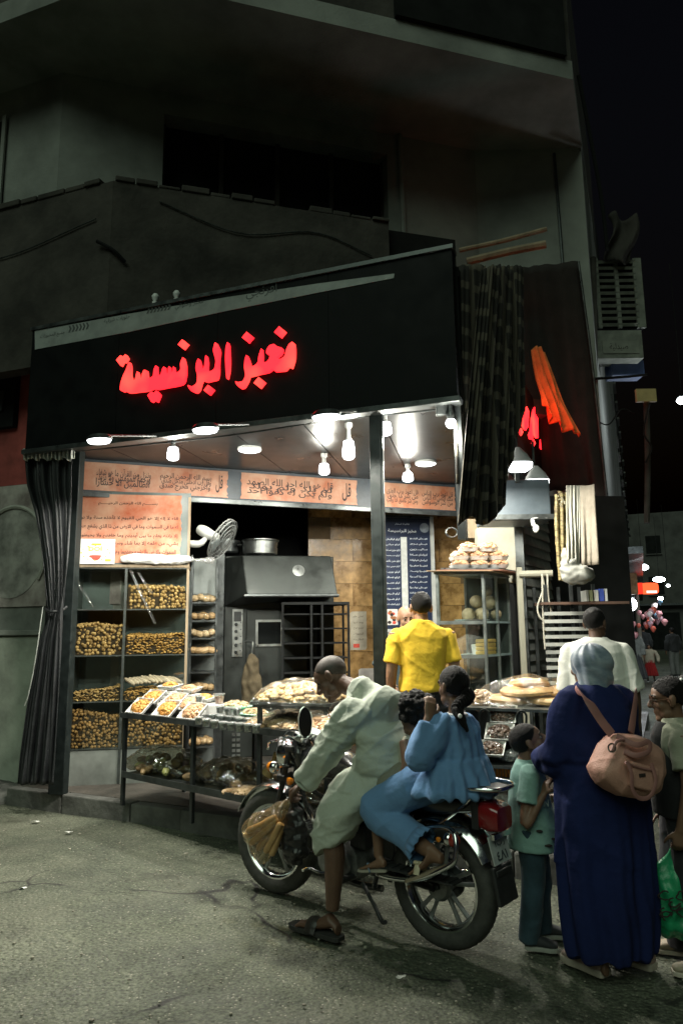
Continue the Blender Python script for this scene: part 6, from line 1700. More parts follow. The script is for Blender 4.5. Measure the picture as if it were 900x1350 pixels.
wf = wheel(WX, .12, .045, 'front')
bp(MB().lathe(V(-WX, .03, WR), Y1, [(.07, 0), (.075, .02), (.06, .035)], 20), 'brake_drum', m_eng)
bp(MB().lathe(V(-WX, -.06, WR), -Y1, [(.085, 0), (.085, .012)], 24), 'sprocket', m_darksteel)
# fork and front end
hd = V(.40, 0, .90)
for s in (-1, 1):
    bp(MB().tube([V(WX - .005, s * .075, WR), V(WX - .07, s * .075, .50), V(WX - .09, s * .075, .55)], [.026, .026, .024], 10), 'fork_leg', m_alloy)
    bp(MB().tube([V(WX - .085, s * .075, .54), V(.43, s * .075, .92)], .019, 10), 'fork_tube', m_dullblk)
for z, x in ((.72, .505), (.90, .438)):
    bp(MB().box((x - .01, 0, z), (.07, .2, .035)), 'fork_clamp', m_dullblk, bev=.008)
bp(MB().tube([V(.46, 0, .66), V(.40, 0, .90)], .03, 10), 'steering_head', m_bblack)
# front mudguard: chrome arc
def arc_guard(cx, cz, r, a0, a1, w, crown=.02, n=22):
    mb = MB(); R_ = []
    for a in np.linspace(a0, a1, n):
        d = V(math.cos(a), 0, math.sin(a)); c = V(cx, 0, cz) + d * r
        R_.append(np.array([c + V(0, y * w, 0) + d * (crown * (1 - y * y)) for y in np.linspace(-1, 1, 9)] + [c + V(0, y * w, 0) + d * (crown * (1 - y * y) - .005) for y in np.linspace(1, -1, 9)]))
    mb.rings(R_); return mb
bp(arc_guard(WX, WR, .335, math.radians(25), math.radians(165), .062), 'front_mudguard', m_chrome)
bp(MB().tube([V(WX - .03, .085, WR + .03), V(WX - .1, .07, WR + .325)], .007, 6), 'mudguard_stay', m_chrome)
# headlamp
hl = bp(MB().lathe(V(.43, 0, .86), V(1, 0, -.08), [(.03, 0), (.07, .015), (.088, .06), (.092, .10), (.086, .115)], 26), 'headlamp', m_chrome)
bp(MB().lathe(V(.54, 0, .851), V(1, 0, -.08), [(.083, 0), (.08, .012), (.05, .024), (.005, .028)], 26), 'lens', m_lens, hl)
bp(MB().sweep([V(.37, 0, .80), V(.39, 0, .88), V(.41, 0, .95)], [V(.05, 0, 0), V(.065, 0, 0), V(.03, 0, 0)], [V(0, .07, 0), V(0, .095, 0), V(0, .06, 0)], 16, e=3), 'headlamp_cowl', m_bblack)
for s in (-1, 1):
    q = bp(MB().tube([V(.44, s * .08, .80), V(.46, s * .15, .80)], .010, 8), 'indicator_stalk', m_chrome)
    bp(MB().ell(V(.462, s * .185, .80), (.035, .034, .037)), 'indicator_shell', m_chrome, q)
    bp(MB().ell(V(.478, s * .187, .80), (.038, .031, .034)), 'lens', m_amber, q)
p_ = bl(382, 1030, .12)
bp(MB().lathe(p_, V(.3, 1, 0), [(.014, -.02), (.024, 0), (.022, .012), (.004, .018)], 14), 'side_reflector', m_amber)
# gauges and bars
for s, nm in ((.055, 'speedometer'), (-.055, 'rev_counter')):
    gg = bp(MB().lathe(V(.37, s, .945), V(-.45, 0, 1), [(.03, 0), (.052, .02), (.054, .05), (.05, .056)], 20), 'gauge', m_chrome)
    bp(MB().lathe(V(.37, s, .945) + unit(V(-.45, 0, 1)) * .0565, V(-.45, 0, 1), [(.047, 0), (.047, .002)], 20), 'dial', mat('pale_dial', (.55, .57, .57), .15, var=.1, coat=.7), gg)
bp(MB().tube([V(.22, .36, .965), V(.28, .3, .99), V(.37, .16, .985), V(.39, .06, .955), V(.39, -.06, .955), V(.37, -.16, .985), V(.28, -.3, .99), V(.22, -.36, .965)], .0115, 10, 48), 'handlebar', m_chrome)
for s in (-1, 1):
    bp(MB().tube([V(.30, s * .285, .99), V(.21, s * .375, .96)], .0175, 10), 'grip', m_dullblk)
    bp(MB().tube([V(.33, s * .25, .985), V(.36, s * .32, .97), V(.30, s * .39, .95)], [.008, .007, .008], 8, 10), 'lever', m_chrome)
mp = bl(402, 957, .28)
for s in (1, -1):
    b0 = V(.31, s * .265, .99)
    m0 = V(mp[0], .28, mp[2] + .02) if s > 0 else bl(421, 956, -.25) * V(1, 1, 1)
    if s < 0: m0 = V(.22, -.33, 1.13)
    q = bp(MB().tube([b0, b0 * .5 + m0 * .5 + V(.03, 0, 0), m0 + V(.015, 0, -.05)], .006, 6, 14), 'mirror_stem', m_chrome)
    axm = unit(V(-.75, .62 * s if s > 0 else .3, .12))
    upm = unit(U3 - axm * axm[2]); sdm = np.cross(axm, upm)
    sh_ = MB(); sh_.sweep([m0 - axm * .03, m0 - axm * .012, m0 + axm * .004], [upm * k for k in (.05, .085, .088)], [sdm * k for k in (.024, .038, .040)], 22)
    bp(MB().tube([m0 + axm * .004 + upm * .088 * math.cos(t) + sdm * .040 * math.sin(t) for t in np.linspace(0, 2 * math.pi, 30, endpoint=False)], .0035, 6, closed=True), 'mirror_rim', m_chrome, q)
    bp(sh_, 'mirror_shell', mat('mirror_black', (.05, .055, .055), .25, var=.1), q)
    bp(MB().sweep([m0 + axm * .0045, m0 + axm * .0065], [upm * .08, upm * .078], [sdm * .036, sdm * .035], 22), 'mirror_glass', mat('mirror_face', (.25, .28, .28), .05, 1, var=0), q)
# frame, tank, seat
bp(MB().tube([V(.40, 0, .86), V(.15, 0, .74), V(-.2, 0, .68), V(-.62, 0, .70)], .022, 10, 24), 'frame_tube', m_bblack)
bp(MB().tube([V(.43, 0, .70), V(.30, 0, .40), V(.22, 0, .24), V(.0, 0, .19), V(-.22, 0, .2)], .018, 10, 24), 'down_tube', m_bblack)
for s in (-1, 1):
    bp(MB().tube([V(-.2, s * .07, .66), V(-.26, s * .08, .42), V(-.22, s * .07, .22)], .015, 8, 14), 'frame_tube', m_bblack)
    bp(MB().tube([V(-.24, s * .07, .33), V(-.45, s * .09, .32), V(-WX, s * .095, WR)], [.02, .018, .02], 8, 14), 'swingarm', m_bblack)
    sp_ = bp(MB().tube([V(-.52, s * .12, .66), V(-.59, s * .12, .36)], .012, 8), 'shock', m_chrome)
    coil = [V(-.52 - .07 * f, s * .12, .64 - .26 * f) + .03 * V(math.cos(f * 50), math.sin(f * 50), 0) for f in np.linspace(0, 1, 90)]
    bp(MB().tube(coil, .005, 6), 'spring', m_dullblk, sp_)
mb = MB(); mb.sweep([V(.37, 0, .80), V(.30, 0, .83), V(.15, 0, .84), V(0, 0, .81), V(-.1, 0, .77)], [V(0, .05, 0), V(0, .11, 0), V(0, .135, 0), V(0, .12, 0), V(0, .08, 0)], [V(0, 0, .05), V(0, 0, .095), V(0, 0, .105), V(0, 0, .08), V(0, 0, .05)], 22, e=2.6)
bp(mb, 'fuel_tank', m_bblack)
bp(MB().lathe(V(.17, 0, .945), U3, [(.035, 0), (.033, .012), (.01, .016)], 16), 'fuel_cap', m_chrome)
mb = MB(); mb.sweep([V(.0, 0, .765), V(-.1, 0, .765), V(-.3, 0, .765), V(-.5, 0, .785), V(-.75, 0, .80), V(-.86, 0, .80)], [V(0, .09, 0), V(0, .125, 0), V(0, .14, 0), V(0, .14, 0), V(0, .12, 0), V(0, .08, 0)], [V(0, 0, .035), V(0, 0, .05), V(0, 0, .055), V(0, 0, .05), V(0, 0, .045), V(0, 0, .03)], 20, e=3)
bp(mb, 'seat', mat('seat_vinyl', (.02, .02, .021), .45, var=.2, vs=20, bump=.1, bs=80))
mb = MB(); mb.sweep([V(-.12, 0, .62), V(-.3, 0, .62), V(-.45, 0, .64)], [V(0, .10, 0), V(0, .125, 0), V(0, .10, 0)], [V(0, 0, .06), V(0, 0, .09), V(0, 0, .05)], 16, e=4); bp(mb, 'side_panel', m_bblack)
mb = MB(); mb.sweep([V(-.5, 0, .71), V(-.7, 0, .72), V(-.9, 0, .74)], [V(0, .1, 0), V(0, .1, 0), V(0, .07, 0)], [V(0, 0, .05), V(0, 0, .045), V(0, 0, .03)], 16, e=4); bp(mb, 'tail_cowl', m_bblack)
# luggage rail
bp(MB().tube([V(-.45, .15, .73), V(-.6, .16, .80), V(-.85, .15, .835), V(-1.0, .10, .84), V(-1.03, 0, .84), V(-1.0, -.10, .84), V(-.85, -.15, .835), V(-.6, -.16, .80), V(-.45, -.15, .73)], .011, 10, 60), 'grab_rail', m_chrome)
mb = MB(); mb.sweep([V(-.80, 0, .822), V(-.9, 0, .83), V(-1.01, 0, .83)], [V(0, .10, 0), V(0, .10, 0), V(0, .07, 0)], [V(0, 0, .012)] * 3, 16, e=4); bp(mb, 'rack_plate', m_dullblk)
for s in (-1, 1): bp(MB().tube([V(-.92, s * .10, .83), V(-.80, s * .11, .72), V(-.66, s * .12, .62)], .008, 8, 12), 'rail_stay', m_chrome)
# rear mudguard, lamp, plate
bp(arc_guard(-WX, WR, .335, math.radians(35), math.radians(150), .092, .055), 'rear_mudguard', m_chrome)
tl = bp(MB().sweep([V(-.90, 0, .70), V(-.96, 0, .695), V(-1.0, 0, .69)], [V(0, .085, 0), V(0, .088, 0), V(0, .075, 0)], [V(0, 0, .065), V(0, 0, .068), V(0, 0, .055)], 20, e=5), 'tail_lamp', m_redlens)
bp(MB().box((-.88, 0, .70), (.04, .17, .13)), 'lamp_back', m_dullblk, tl)
for s in (-1, 1):
    q = bp(MB().tube([V(-.80, s * .09, .60), V(-.82, s * .17, .60)], .009, 8), 'indicator_stalk', m_chrome)
    bp(MB().ell(V(-.825, s * .20, .60), (.036, .032, .034)), 'lens', mat('dark_red_lens', (.30, .03, .02), .15, var=0, coat=.6), q)
    bp(MB().ell(V(-.80, s * .20, .60), (.03, .035, .037)), 'indicator_shell', m_chrome, q)
bp(MB().lathe(bl(577, 1107, .19), V(0, 1, 0), [(.012, -.01), (.013, 0), (.004, .006)], 12), 'side_reflector', m_amber)
pl_c = V(-.965, 0, .545); pu = V(0, -1, 0); pv = unit(V(.28, 0, 1))
plate = bp(MB().box(pl_c, (.006, .17, .13), np.array(Matrix.Rotation(.27, 3, 'Y'))), 'number_plate', mat('plate_paint', (.50, .53, .52), .45, var=.2, vs=12), smooth=False)
m_platetxt = mat('plate_text', (.03, .04, .05), .6, var=0)
Rw = np.array(Matrix.Rotation(BRZ, 3, 'Z'))
def bw(p): return BM + Rw @ V(p)
lettering('ر ب أ', 'plate_letters', m_platetxt, plate, bw(pl_c + V(-.0045, 0, 0) + pv * .028), Rw @ pu, Rw @ pv, width=.10, height=.04, bold=.02, depth=.001)
lettering('\u0664\u0668\u0661', 'plate_digits', m_platetxt, plate, bw(pl_c + V(-.0045, 0, 0) - pv * .03), Rw @ pu, Rw @ pv, width=.1, height=.042, bold=.02, depth=.001, ar=False)
bp(MB().fbox(Frame((-.965, 0), 90), -.085, .085, -.0, .02, .60, .625), 'plate_bracket', m_chrome, smooth=False)
mb = MB(); mb.hexa([V(x, y, z) for z, x0 in ((.30, -1.0), (.47, -.965)) for x, y in ((x0 - .012, -.09), (x0 + .012, -.09), (x0 + .012, .09), (x0 - .012, .09))]); bp(mb, 'mud_flap', m_dullblk, smooth=False, bev=.008)
bp(MB().box((-.975, 0, .44), (.03, .15, .03)), 'flap_bracket', m_dullblk, bev=.006)
# engine
eng = bp(MB().sweep([V(.02, y, .33) for y in (-.13, -.11, 0, .11, .13)], [V(k, 0, 0) for k in (.10, .15, .16, .15, .10)], [V(0, 0, k) for k in (.07, .10, .115, .10, .07)], 18, e=3), 'engine', m_eng)
bp(MB().lathe(V(-.02, .128, .33), Y1, [(.085, 0), (.085, .02), (.06, .035)], 22), 'crank_cover', m_alloy, eng)
for k in range(7):
    z = .45 + k * .022; bp(MB().box((.10 + .006 * k, 0, z), (.16, .17, .009), np.array(Matrix.Rotation(.15, 3, 'Y'))), 'cooling_fin', m_eng, eng, smooth=False)
bp(MB().box((.11, 0, .52), (.11, .12, .2)), 'cylinder', m_eng, eng, bev=.01)
bp(MB().tube([V(.18, -.05, .48), V(.32, -.08, .40), V(.28, -.12, .24), V(0, -.13, .2), V(-.4, -.15, .26)], .017, 10, 30), 'exhaust_pipe', m_chrome)
bp(MB().tube([V(-.35, -.16, .26), V(-.45, -.17, .27), V(-.85, -.19, .33), V(-.9, -.19, .335)], [.02, .042, .045, .03], 12, 16), 'muffler', m_chrome)
bp(MB().box((-.12, .02, .48), (.12, .16, .14)), 'carburettor', m_dullblk, bev=.015)
# leg guard round the engine (black) and step bars
bp(MB().tube([V(.40, .06, .64), V(.40, .2, .56), V(.36, .27, .45), V(.30, .24, .36), V(.24, .05, .32)], .014, 10, 30), 'leg_guard', m_bblack)
bp(MB().tube([V(.40, -.06, .64), V(.40, -.2, .56), V(.36, -.27, .45), V(.30, -.24, .36), V(.24, -.05, .32)], .014, 10, 30), 'leg_guard', m_bblack)
q0, q1, q2, q3 = bl(497, 1152, .2), bl(543, 1160, .24), bl(590, 1143, .26), bl(600, 1128, .25)
q4, q5, q6 = bl(598, 1098, .22), bl(580, 1090, .18), bl(556, 1092, .14)
bp(MB().tube([V(q0[0], .08, q0[2] + .02), q0, q1, q2, q3, q4, q5, q6, V(q6[0] + .02, .07, q6[2])], .0125, 10, 60), 'side_guard', m_chrome)
mb = MB(); mid = (q0 + q1) / 2
bp(MB().box(((q0[0] + q2[0]) / 2, .16, q1[2] + .008), (.46, .1, .012)), 'foot_board', m_dullblk, bev=.004)
for k in range(9): bp(MB().box(((q0[0] + q2[0]) / 2 - .2 + k * .05, .16, q1[2] + .016), (.016, .09, .006)), 'board_rib', m_dullblk)
bp(MB().tube([V(-.1, .1, .27), V(-.1, .25, .27)], .017, 10), 'foot_peg', m_dullblk)
bp(MB().tube([V(.02, .13, .27), V(.1, .16, .26), V(.18, .17, .27), V(.185, .22, .27)], .008, 8, 14), 'gear_lever', m_chrome)
bp(MB().tube([V(-.16, .1, .24), V(-.30, .17, .17), V(-.36, .19, .12), V(-.40, .21, .13)], .011, 8, 14), 'side_stand', m_dullblk)
bp(MB().box((-.36, -.085, .30), (.45, .02, .07)), 'chain_guard', m_dullblk, bev=.015)
# ================================================================== people: shared pieces
m_skinD = mat('dark_skin', (.115, .062, .040), .5, var=.15, vs=14, bump=.05, bs=120)
m_skinM = mat('brown_skin', (.19, .105, .065), .5, var=.12, vs=14, bump=.05, bs=120)
m_skinL = mat('tan_skin', (.34, .19, .115), .5, var=.12, vs=14, bump=.05, bs=120)
m_hair = mat('black_hair', (.009, .008, .0075), .55, var=.4, vs=30, stretch=(6, 6, 1), bump=.7, bs=90, spec=.25)
m_stub = mat('shaved_hair', (.055, .042, .034), .55, var=.25, vs=60)
m_eye = mat('dark_eye', (.02, .015, .012), .1, var=0)
m_eyew = mat('eye_white', (.30, .27, .25), .3, var=0)
m_sole = mat('dark_sole', (.03, .03, .028), .8, var=.2)
def cloth(name, col, var=.12, bump=.15, bs=160, vs=5, sheen=.08, rough=.92): return mat(name, col, rough, var=var, vs=vs, bump=.22, bs=30, sheen=sheen, spec=.25)

def basis(f, u):
    f = unit(f); u = unit(V(u) - f * np.dot(V(u), f)); r = np.cross(f, u); return r, f, u
def add_head(mb, c, f, u, s=1.0, ears=True, jaw=1.0):
    r, f, u = basis(f, u); R = np.array([r, f, u]).T
    def q(x, y, z): return V(c) + s * (r * x + f * y + u * z)
    E = lambda x, y, z, a, b, d, nu=16, nv=10: mb.ell(q(x, y, z), (a * s, b * s, d * s), R, nu, nv)
    E(0, -.014, .032, .074, .096, .086, 22, 14)
    E(0, .030, -.035, .057, .062, .082, 18, 12)
    E(0, .020, .03, .066, .074, .07)
    for k in (-1, 1):
        E(k * .034, .052, -.030, .026, .028, .034)
        E(k * .030, .078, .020, .027, .014, .010)
        E(k * .040, .03, -.075, .02 * jaw, .035, .028)
        if ears:
            mb.ell(q(k * .077, -.006, -.004), (.010 * s, .022 * s, .034 * s), R @ np.array(Matrix.Rotation(k * .35, 3, 'Z')), 12, 8)
            mb.ell(q(k * .076, .0, -.028), (.009 * s, .012 * s, .014 * s), R, 8, 6)
    mb.tube([q(0, .085, .022), q(0, .098, -.002), q(0, .112, -.026), q(0, .100, -.036)], np.array([.009, .011, .0145, .010]) * s, 10, 10)
    for k in (-1, 1): E(k * .013, .094, -.030, .010, .012, .009, 10, 7)
    E(0, .083, -.058, .024, .016, .008); E(0, .080, -.071, .021, .016, .009)
    E(0, .068, -.100, .028 * jaw, .026, .022)
    return q
def add_eyes(c, f, u, s, parent, closed=False):
    r, f, u = basis(f, u)
    for k in (-1, 1):
        p = V(c) + s * (r * k * .031 + f * .074 + u * .004)
        part(MB().ell(p, V(.0125, .0125, .0095) * s, nu=12, nv=8), 'eye', m_eye if closed else m_eyew, parent, smooth=True, local=True)
        if not closed: part(MB().ell(p + f * .0055 * s, .0095 * s, nu=10, nv=7), 'iris', m_eye, parent, smooth=True, local=True)
        part(MB().tube([V(c) + s * (r * k * .012 + f * .091 + u * .024), V(c) + s * (r * k * .032 + f * .089 + u * .031), V(c) + s * (r * k * .052 + f * .074 + u * .024)], .0042 * s, 6, 8), 'eyebrow', m_hair, parent, smooth=True, local=True)
def hair_cap(c, f, u, s, m, parent, grow=1.05, line=(-.07, .0, .075), name='hair', rough=.002, seed=1, thick=.008):
    """scalp hair above a hairline: heights at the back, over the ears and at the forehead"""
    r, f, u = basis(f, u)
    nu, nv = 56, 36; P_ = []; keep = {}
    mb = MB(); V_, F_ = [], []
    for j in range(nv + 1):
        p = -math.pi / 2 + math.pi * j / nv
        for i in range(nu):
            t = 2 * math.pi * i / nu; x, y, z = .074 * math.cos(p) * math.cos(t), .096 * math.cos(p) * math.sin(t), .086 * math.sin(p)
            P_.append((x * grow, -.014 + y * grow, .032 + z * grow))
    P_ = np.array(P_)
    def thr(y):
        if y < -.01: return line[0] + (line[1] - line[0]) * np.clip((y + .1) / .09, 0, 1)
        return line[1] + (line[2] - line[1]) * np.clip((y + .01) / .085, 0, 1)
    ok = np.array([p[2] >= thr(p[1]) for p in P_])
    # pull the rim vertices onto the scalp
    n_ = vnoise(P_ * 160, seed) * rough
    W = V(c) + s * (P_[:, :1] * r + P_[:, 1:2] * f + P_[:, 2:] * u) 
    W = W + (W - (V(c) + s * (f * -.014 + u * .032))) * n_[:, None] / .08
    F_ = []
    for j in range(nv):
        for i in range(nu):
            q = (j * nu + i, j * nu + (i + 1) % nu, (j + 1) * nu + (i + 1) % nu, (j + 1) * nu + i)
            if sum(ok[list(q)]) >= 3: F_.append(q)
    mb.add(W, F_)
    o = part(mb, name, m, parent, smooth=True, local=True)
    md = o.modifiers.new('thick', 'SOLIDIFY'); md.thickness = thick * s; md.offset = -1
    return o
def add_hand(mb, wrist, d, n, thumb, s=1.0, curl=(.35, .45, .35), spread=.05, tcurl=.4):
    """palm and five fingers. d along the hand, n palm normal (fingers curl towards n), thumb +1/-1: side along n x d"""
    d = unit(d); n = unit(V(n) - d * np.dot(V(n), d)); x = np.cross(n, d) * thumb
    W = V(wrist)
    mb.sweep([W - d * .015 * s, W + d * .02 * s, W + d * .055 * s, W + d * .088 * s], [x * k * s for k in (.026, .032, .040, .039)], [n * k * s for k in (.020, .018, .015, .012)], 14, e=2.6)
    for k, (off, ln) in enumerate(((.030, .92), (.010, 1.02), (-.011, .96), (-.030, .76))):
        p = W + d * (.078 + (.006 if k in (1, 2) else 0)) * s + x * off * s
        a = 0; dr = unit(d + x * spread * (1.5 - k)); pts = [p]; ang = 0
        for j, L_ in enumerate((.045, .028, .022)):
            ang += curl[j]; v = dr * math.cos(ang) + n * math.sin(ang); p = p + v * L_ * ln * s; pts.append(p)
        mb.tube(pts, np.array([.0098, .0092, .0085, .0068]) * s, 8, 11)
        mb.ell(pts[-1], .0068 * s, nu=8, nv=6)
    p = W + d * .022 * s + x * .030 * s + n * .004 * s
    pts = [p]; v = unit(d * .7 + x * .75 + n * .25)
    for j, L_ in enumerate((.038, .032, .026)):
        p = p + v * L_ * s; pts.append(p); v = unit(v + d * .3 * tcurl - x * tcurl * .6 + n * tcurl * .5)
    mb.tube(pts, np.array([.015, .0125, .0105, .0082]) * s, 9, 11); mb.ell(pts[-1], .0082 * s, nu=8, nv=6)
def creases(co, dirs, amp, seed=0, sharp=2.2, warp=1.4):
    """sharp-edged cloth creases: ridged waves along a few directions"""
    d = np.zeros(len(co)); wv = vnoise(co * 5.5, seed) * warp; msk = .5 + .5 * vnoise(co * 3.3, seed + 9)
    for i, (k, a) in enumerate(dirs):
        ph = co @ V(k) + wv * (1 + .4 * i) + seed + i
        d += a * (1 - np.abs(np.sin(ph))) ** sharp * np.clip(msk + .35 * math.cos(i * 2.1), 0, 1)
    return amp * d
def wrinkle(amp=.006, fr=14, seed=0, vert=.45):
    def f(co, no):
        a = vnoise(co * V(fr, fr, fr * vert), seed); b = vnoise(co * V(fr * 2.3, fr * 2.3, fr * .9), seed + 4)
        return amp * (a * .5 + b * .35) + creases(co, [((fr * .9, fr * .3, fr * .5), 1.0), ((-fr * .7, fr * .5, fr * .9), .9), ((fr * .4, -fr * .4, -fr * 1.3), .7)], amp * 1.6, seed)
    return f
def shoe(mb, heel, toe, w, h, sole=.018):
    """rounded shoe body from heel to toe (points on the ground)"""
    heel, toe = V(heel), V(toe); d = toe - heel; L_ = np.linalg.norm(d); d = d / L_; x = np.cross(d, U3)
    C = [heel + d * L_ * f for f in (0.0, .06, .25, .5, .75, .93, 1.0)]
    hh = [h * k for k in (.75, 1.0, 1.0, .75, .52, .42, .3)]
    ww = [w * k for k in (.55, .8, .85, .85, 1.0, .8, .45)]
    mb.sweep([c + U3 * (sole + k / 2) for c, k in zip(C, hh)], [x * k / 2 for k in ww], [U3 * k / 2 for k in hh], 16, e=2.6)
def sole_mb(heel, toe, w, sole=.02):
    heel, toe = V(heel), V(toe); d = toe - heel; L_ = np.linalg.norm(d); d = d / L_; x = np.cross(d, U3)
    out = []
    prof = [(0.0, .55), (.04, .78), (.25, .82), (.5, .84), (.75, 1.0), (.92, .85), (1.0, .5)]
    pl = [heel + d * L_ * (f * 1.04 - .02) - x * w * k * .52 for f, k in prof] + [heel + d * L_ * (f * 1.04 - .02) + x * w * k * .52 for f, k in reversed(prof)]
    n = len(pl); mb = MB(); mb.add([p + U3 * .001 for p in pl] + [p + U3 * (sole + .002) for p in pl], [tuple(range(n - 1, -1, -1)), tuple(range(n, 2 * n))] + [(i, (i + 1) % n, n + (i + 1) % n, n + i) for i in range(n)])
    return mb
def put(mb, name, m, parent, voxel, smooth=3, disp=None, label=None): return fused(mb, name, m, parent, voxel, smooth, disp, label)

# ------------------------------------------------------------------ rider in the sage robe (bike-local coordinates)
m_sage = cloth('sage_cotton', (.46, .50, .425), .08, .12, 220, 3)
man = thing('person', 'shaven-headed rider in a sage green robe bending down, bread bag in hand', 'person', BM, BRZ)
hc = bl(437, 893, .03); hf = unit(V(.72, .42, -.62)); hu = unit(V(.62, .15, .78))
nk = V(-.10, .02, 1.25)
shL, shR = V(-.18, .19, 1.145), V(-.13, -.19, 1.17)
elL, wrL = bl(426, 998, .27), bl(399, 1034, .30)
haL = bl(384, 1046, .31)
body = MB()
add_head(body, hc, hf, hu, 1.06)
body.tube([nk + V(-.03, 0, -.05), nk + V(.03, .005, .02), hc - hu * .05 - hf * .02], [.05, .054, .055], 14, 8)
body.sweep([nk + V(0, 0, -.02), V(-.18, 0, 1.15), V(-.25, 0, 1.0), V(-.25, 0, .87)], [V(0, k, 0) for k in (.05, .14, .14, .15)], [V(k, 0, .02) for k in (.04, .07, .09, .11)], 16)
body.tube([shL, elL, wrL], [.05, .042, .027], 12, 12)
body.tube([shR, V(.03, -.30, 1.0), V(.2, -.33, .98)], [.05, .042, .027], 12, 12)
kneeL, ankL = bl(440, 1083, .25), bl(438, 1200, .285)
body.tube([V(-.24, .1, .84), kneeL, (kneeL + ankL) / 2 + V(-.012, .0, .04), ankL], [.085, .062, .058, .036], 14, 20)
body.tube([V(-.24, -.1, .84), V(.1, -.23, .64), V(-.02, -.2, .32)], [.085, .06, .036], 12, 16)
heelL = V(ankL[0] - .045, .285, .03); toeL = bl(391, 1222, .31); toeL = V(toeL[0], .31, .03)
body.sweep([heelL + V(0, 0, .02), ankL + V(0, 0, -.05), heelL * .5 + toeL * .5 + V(0, 0, .02), toeL * .85 + heelL * .15 + V(0, 0, .005)], [V(.0, .028, 0), V(.0, .034, 0), V(0, .042, 0), V(0, .044, 0)], [V(.0, 0, .03), V(.02, 0, .035), V(0, 0, .026), V(0, 0, .015)], 14)
for k in range(5):
    y = -.036 + .018 * k; p0 = toeL * .86 + heelL * .14 + V(0, y, 0.0); body.tube([p0, p0 + V(.045 - .006 * k, .0, -.004)], [.0105, .0085], 8)
# fist closed on the neck of the bag
add_hand(body, wrL, unit(haL - wrL + V(.03, 0, .0)), V(-.1, -.2, -1), -1, 1.0, (.95, 1.1, .8), .02, 1.0)
add_hand(body, V(.2, -.33, .985), V(1, -.2, -.1), V(0, .1, -1), 1, 1.0, (.9, 1.0, .8), .02, 1.0)
put(body, 'body', m_skinD, man, .0062, 3)
hair_cap(hc, hf, hu, 1.06, m_stub, man, 1.012, (-.05, .005, .082), thick=.004, rough=.0006)
add_eyes(hc, hf, hu, 1.06, man, closed=True)
# robe
rb = MB()
rb.sweep([nk + V(.012, 0, .015), V(-.13, .0, 1.215), V(-.19, .0, 1.17), V(-.265, .0, 1.06), V(-.29, .0, .95), V(-.27, 0, .86), V(-.24, 0, .80)],
         [V(0, k, 0) for k in (.068, .15, .215, .225, .225, .23, .2)],
         [V(.055, 0, .03), V(.085, 0, .06), V(.115, 0, .06), V(.145, 0, .05), V(.155, 0, .03), V(.17, 0, 0), V(.14, 0, 0)], 26)
rb.ell(V(-.25, 0, 1.19), (.10, .16, .11))
rb.tube([V(-.2, 0, 1.2), nk + V(-.02, 0, .01), nk + V(.035, .006, .045)], [.12, .085, .064], 18, 8)
rb.ell(shL + V(.0, -.02, .02), (.09, .08, .085)); rb.ell(elL, .074)
rb.tube([shL + V(0, -.07, .015), shL + V(0, .0, 0), (shL + elL) / 2, elL, elL * .4 + wrL * .6], [.085, .094, .086, .074, .066], 16, 18)
rb.tube([elL * .45 + wrL * .55, elL * .12 + wrL * .88], [.066, .072], 16, 6)
rb.tube([shR + V(0, .06, .01), shR, V(.03, -.30, 1.0), V(.16, -.33, .985)], [.09, .09, .075, .06], 14, 16)
hemA = bl(417, 1126, .26); 
rb.sweep([V(-.26, .06, .85), V(-.2, .13, .78), V(-.15, .19, .70), V(-.135, .22, .63), V(-.115, .235, .565), V(-.095, .245, .50), V(-.085, .25, .455)],
         [V(.17, .02, .0), V(.19, .02, -.03), V(.185, .02, -.06), V(.175, .02, -.085), V(.15, .02, -.095), V(.118, .015, -.085), V(.105, .01, -.075)],
         [V(.02, .15, 0), V(.02, .14, 0), V(0, .125, 0), V(0, .12, 0), V(0, .115, 0), V(0, .105, 0), V(0, .095, 0)], 24)
rb.sweep([V(-.22, -.06, .84), V(-.1, -.14, .78), V(.05, -.2, .70), V(.08, -.22, .56), V(.04, -.22, .44)], [V(.15, 0, 0), V(.16, 0, 0), V(.12, 0, 0), V(.1, 0, 0), V(.1, 0, 0)], [V(0, .14, 0), V(0, .13, .04), V(0, .11, 0), V(0, .1, 0), V(0, .1, 0)], 18)
def robe_folds(co, no):
    # long creases: radiating from the arm pit, hanging below the knee
    x, y, z = co[:, 0], co[:, 1], co[:, 2]
    d = .0035 * vnoise(co * V(9, 9, 9), 2) + .003 * vnoise(co * 22, 5)
    px, pz = x + .12, z - 1.02
    ang = np.arctan2(pz, px); rr = np.hypot(px, pz)
    d += .0085 * np.sin(ang * 9 + 2.2 * vnoise(co * 6, 1)) * np.clip(rr * 5, 0, 1) * (z > .75)
    low = np.clip((.80 - z) / .25, 0, 1)
    d += .008 * low * np.sin(30 * (x + .6 * z) + 14 * y + 2.5 * vnoise(co * 7, 3))
    d += creases(co, [((16, 5, 13), 1), ((-13, 7, 22), .9), ((24, -6, -8), .7), ((7, 12, 33), .5), ((34, 9, 20), .45), ((-24, 14, 36), .45)], .0135, 4, 3.4, 1.0) * np.clip((z - .40) / .12, .1, 1)
    return d
put(rb, 'robe', m_sage, man, .0085, 4, robe_folds)
# hem band and cuff seam
rb2 = MB(); rb2.tube([elL * .10 + wrL * .90 , elL * .03 + wrL * .97], [.073, .066], 18, 4)
put(rb2, 'cuff', m_sage, man, .008, 2)
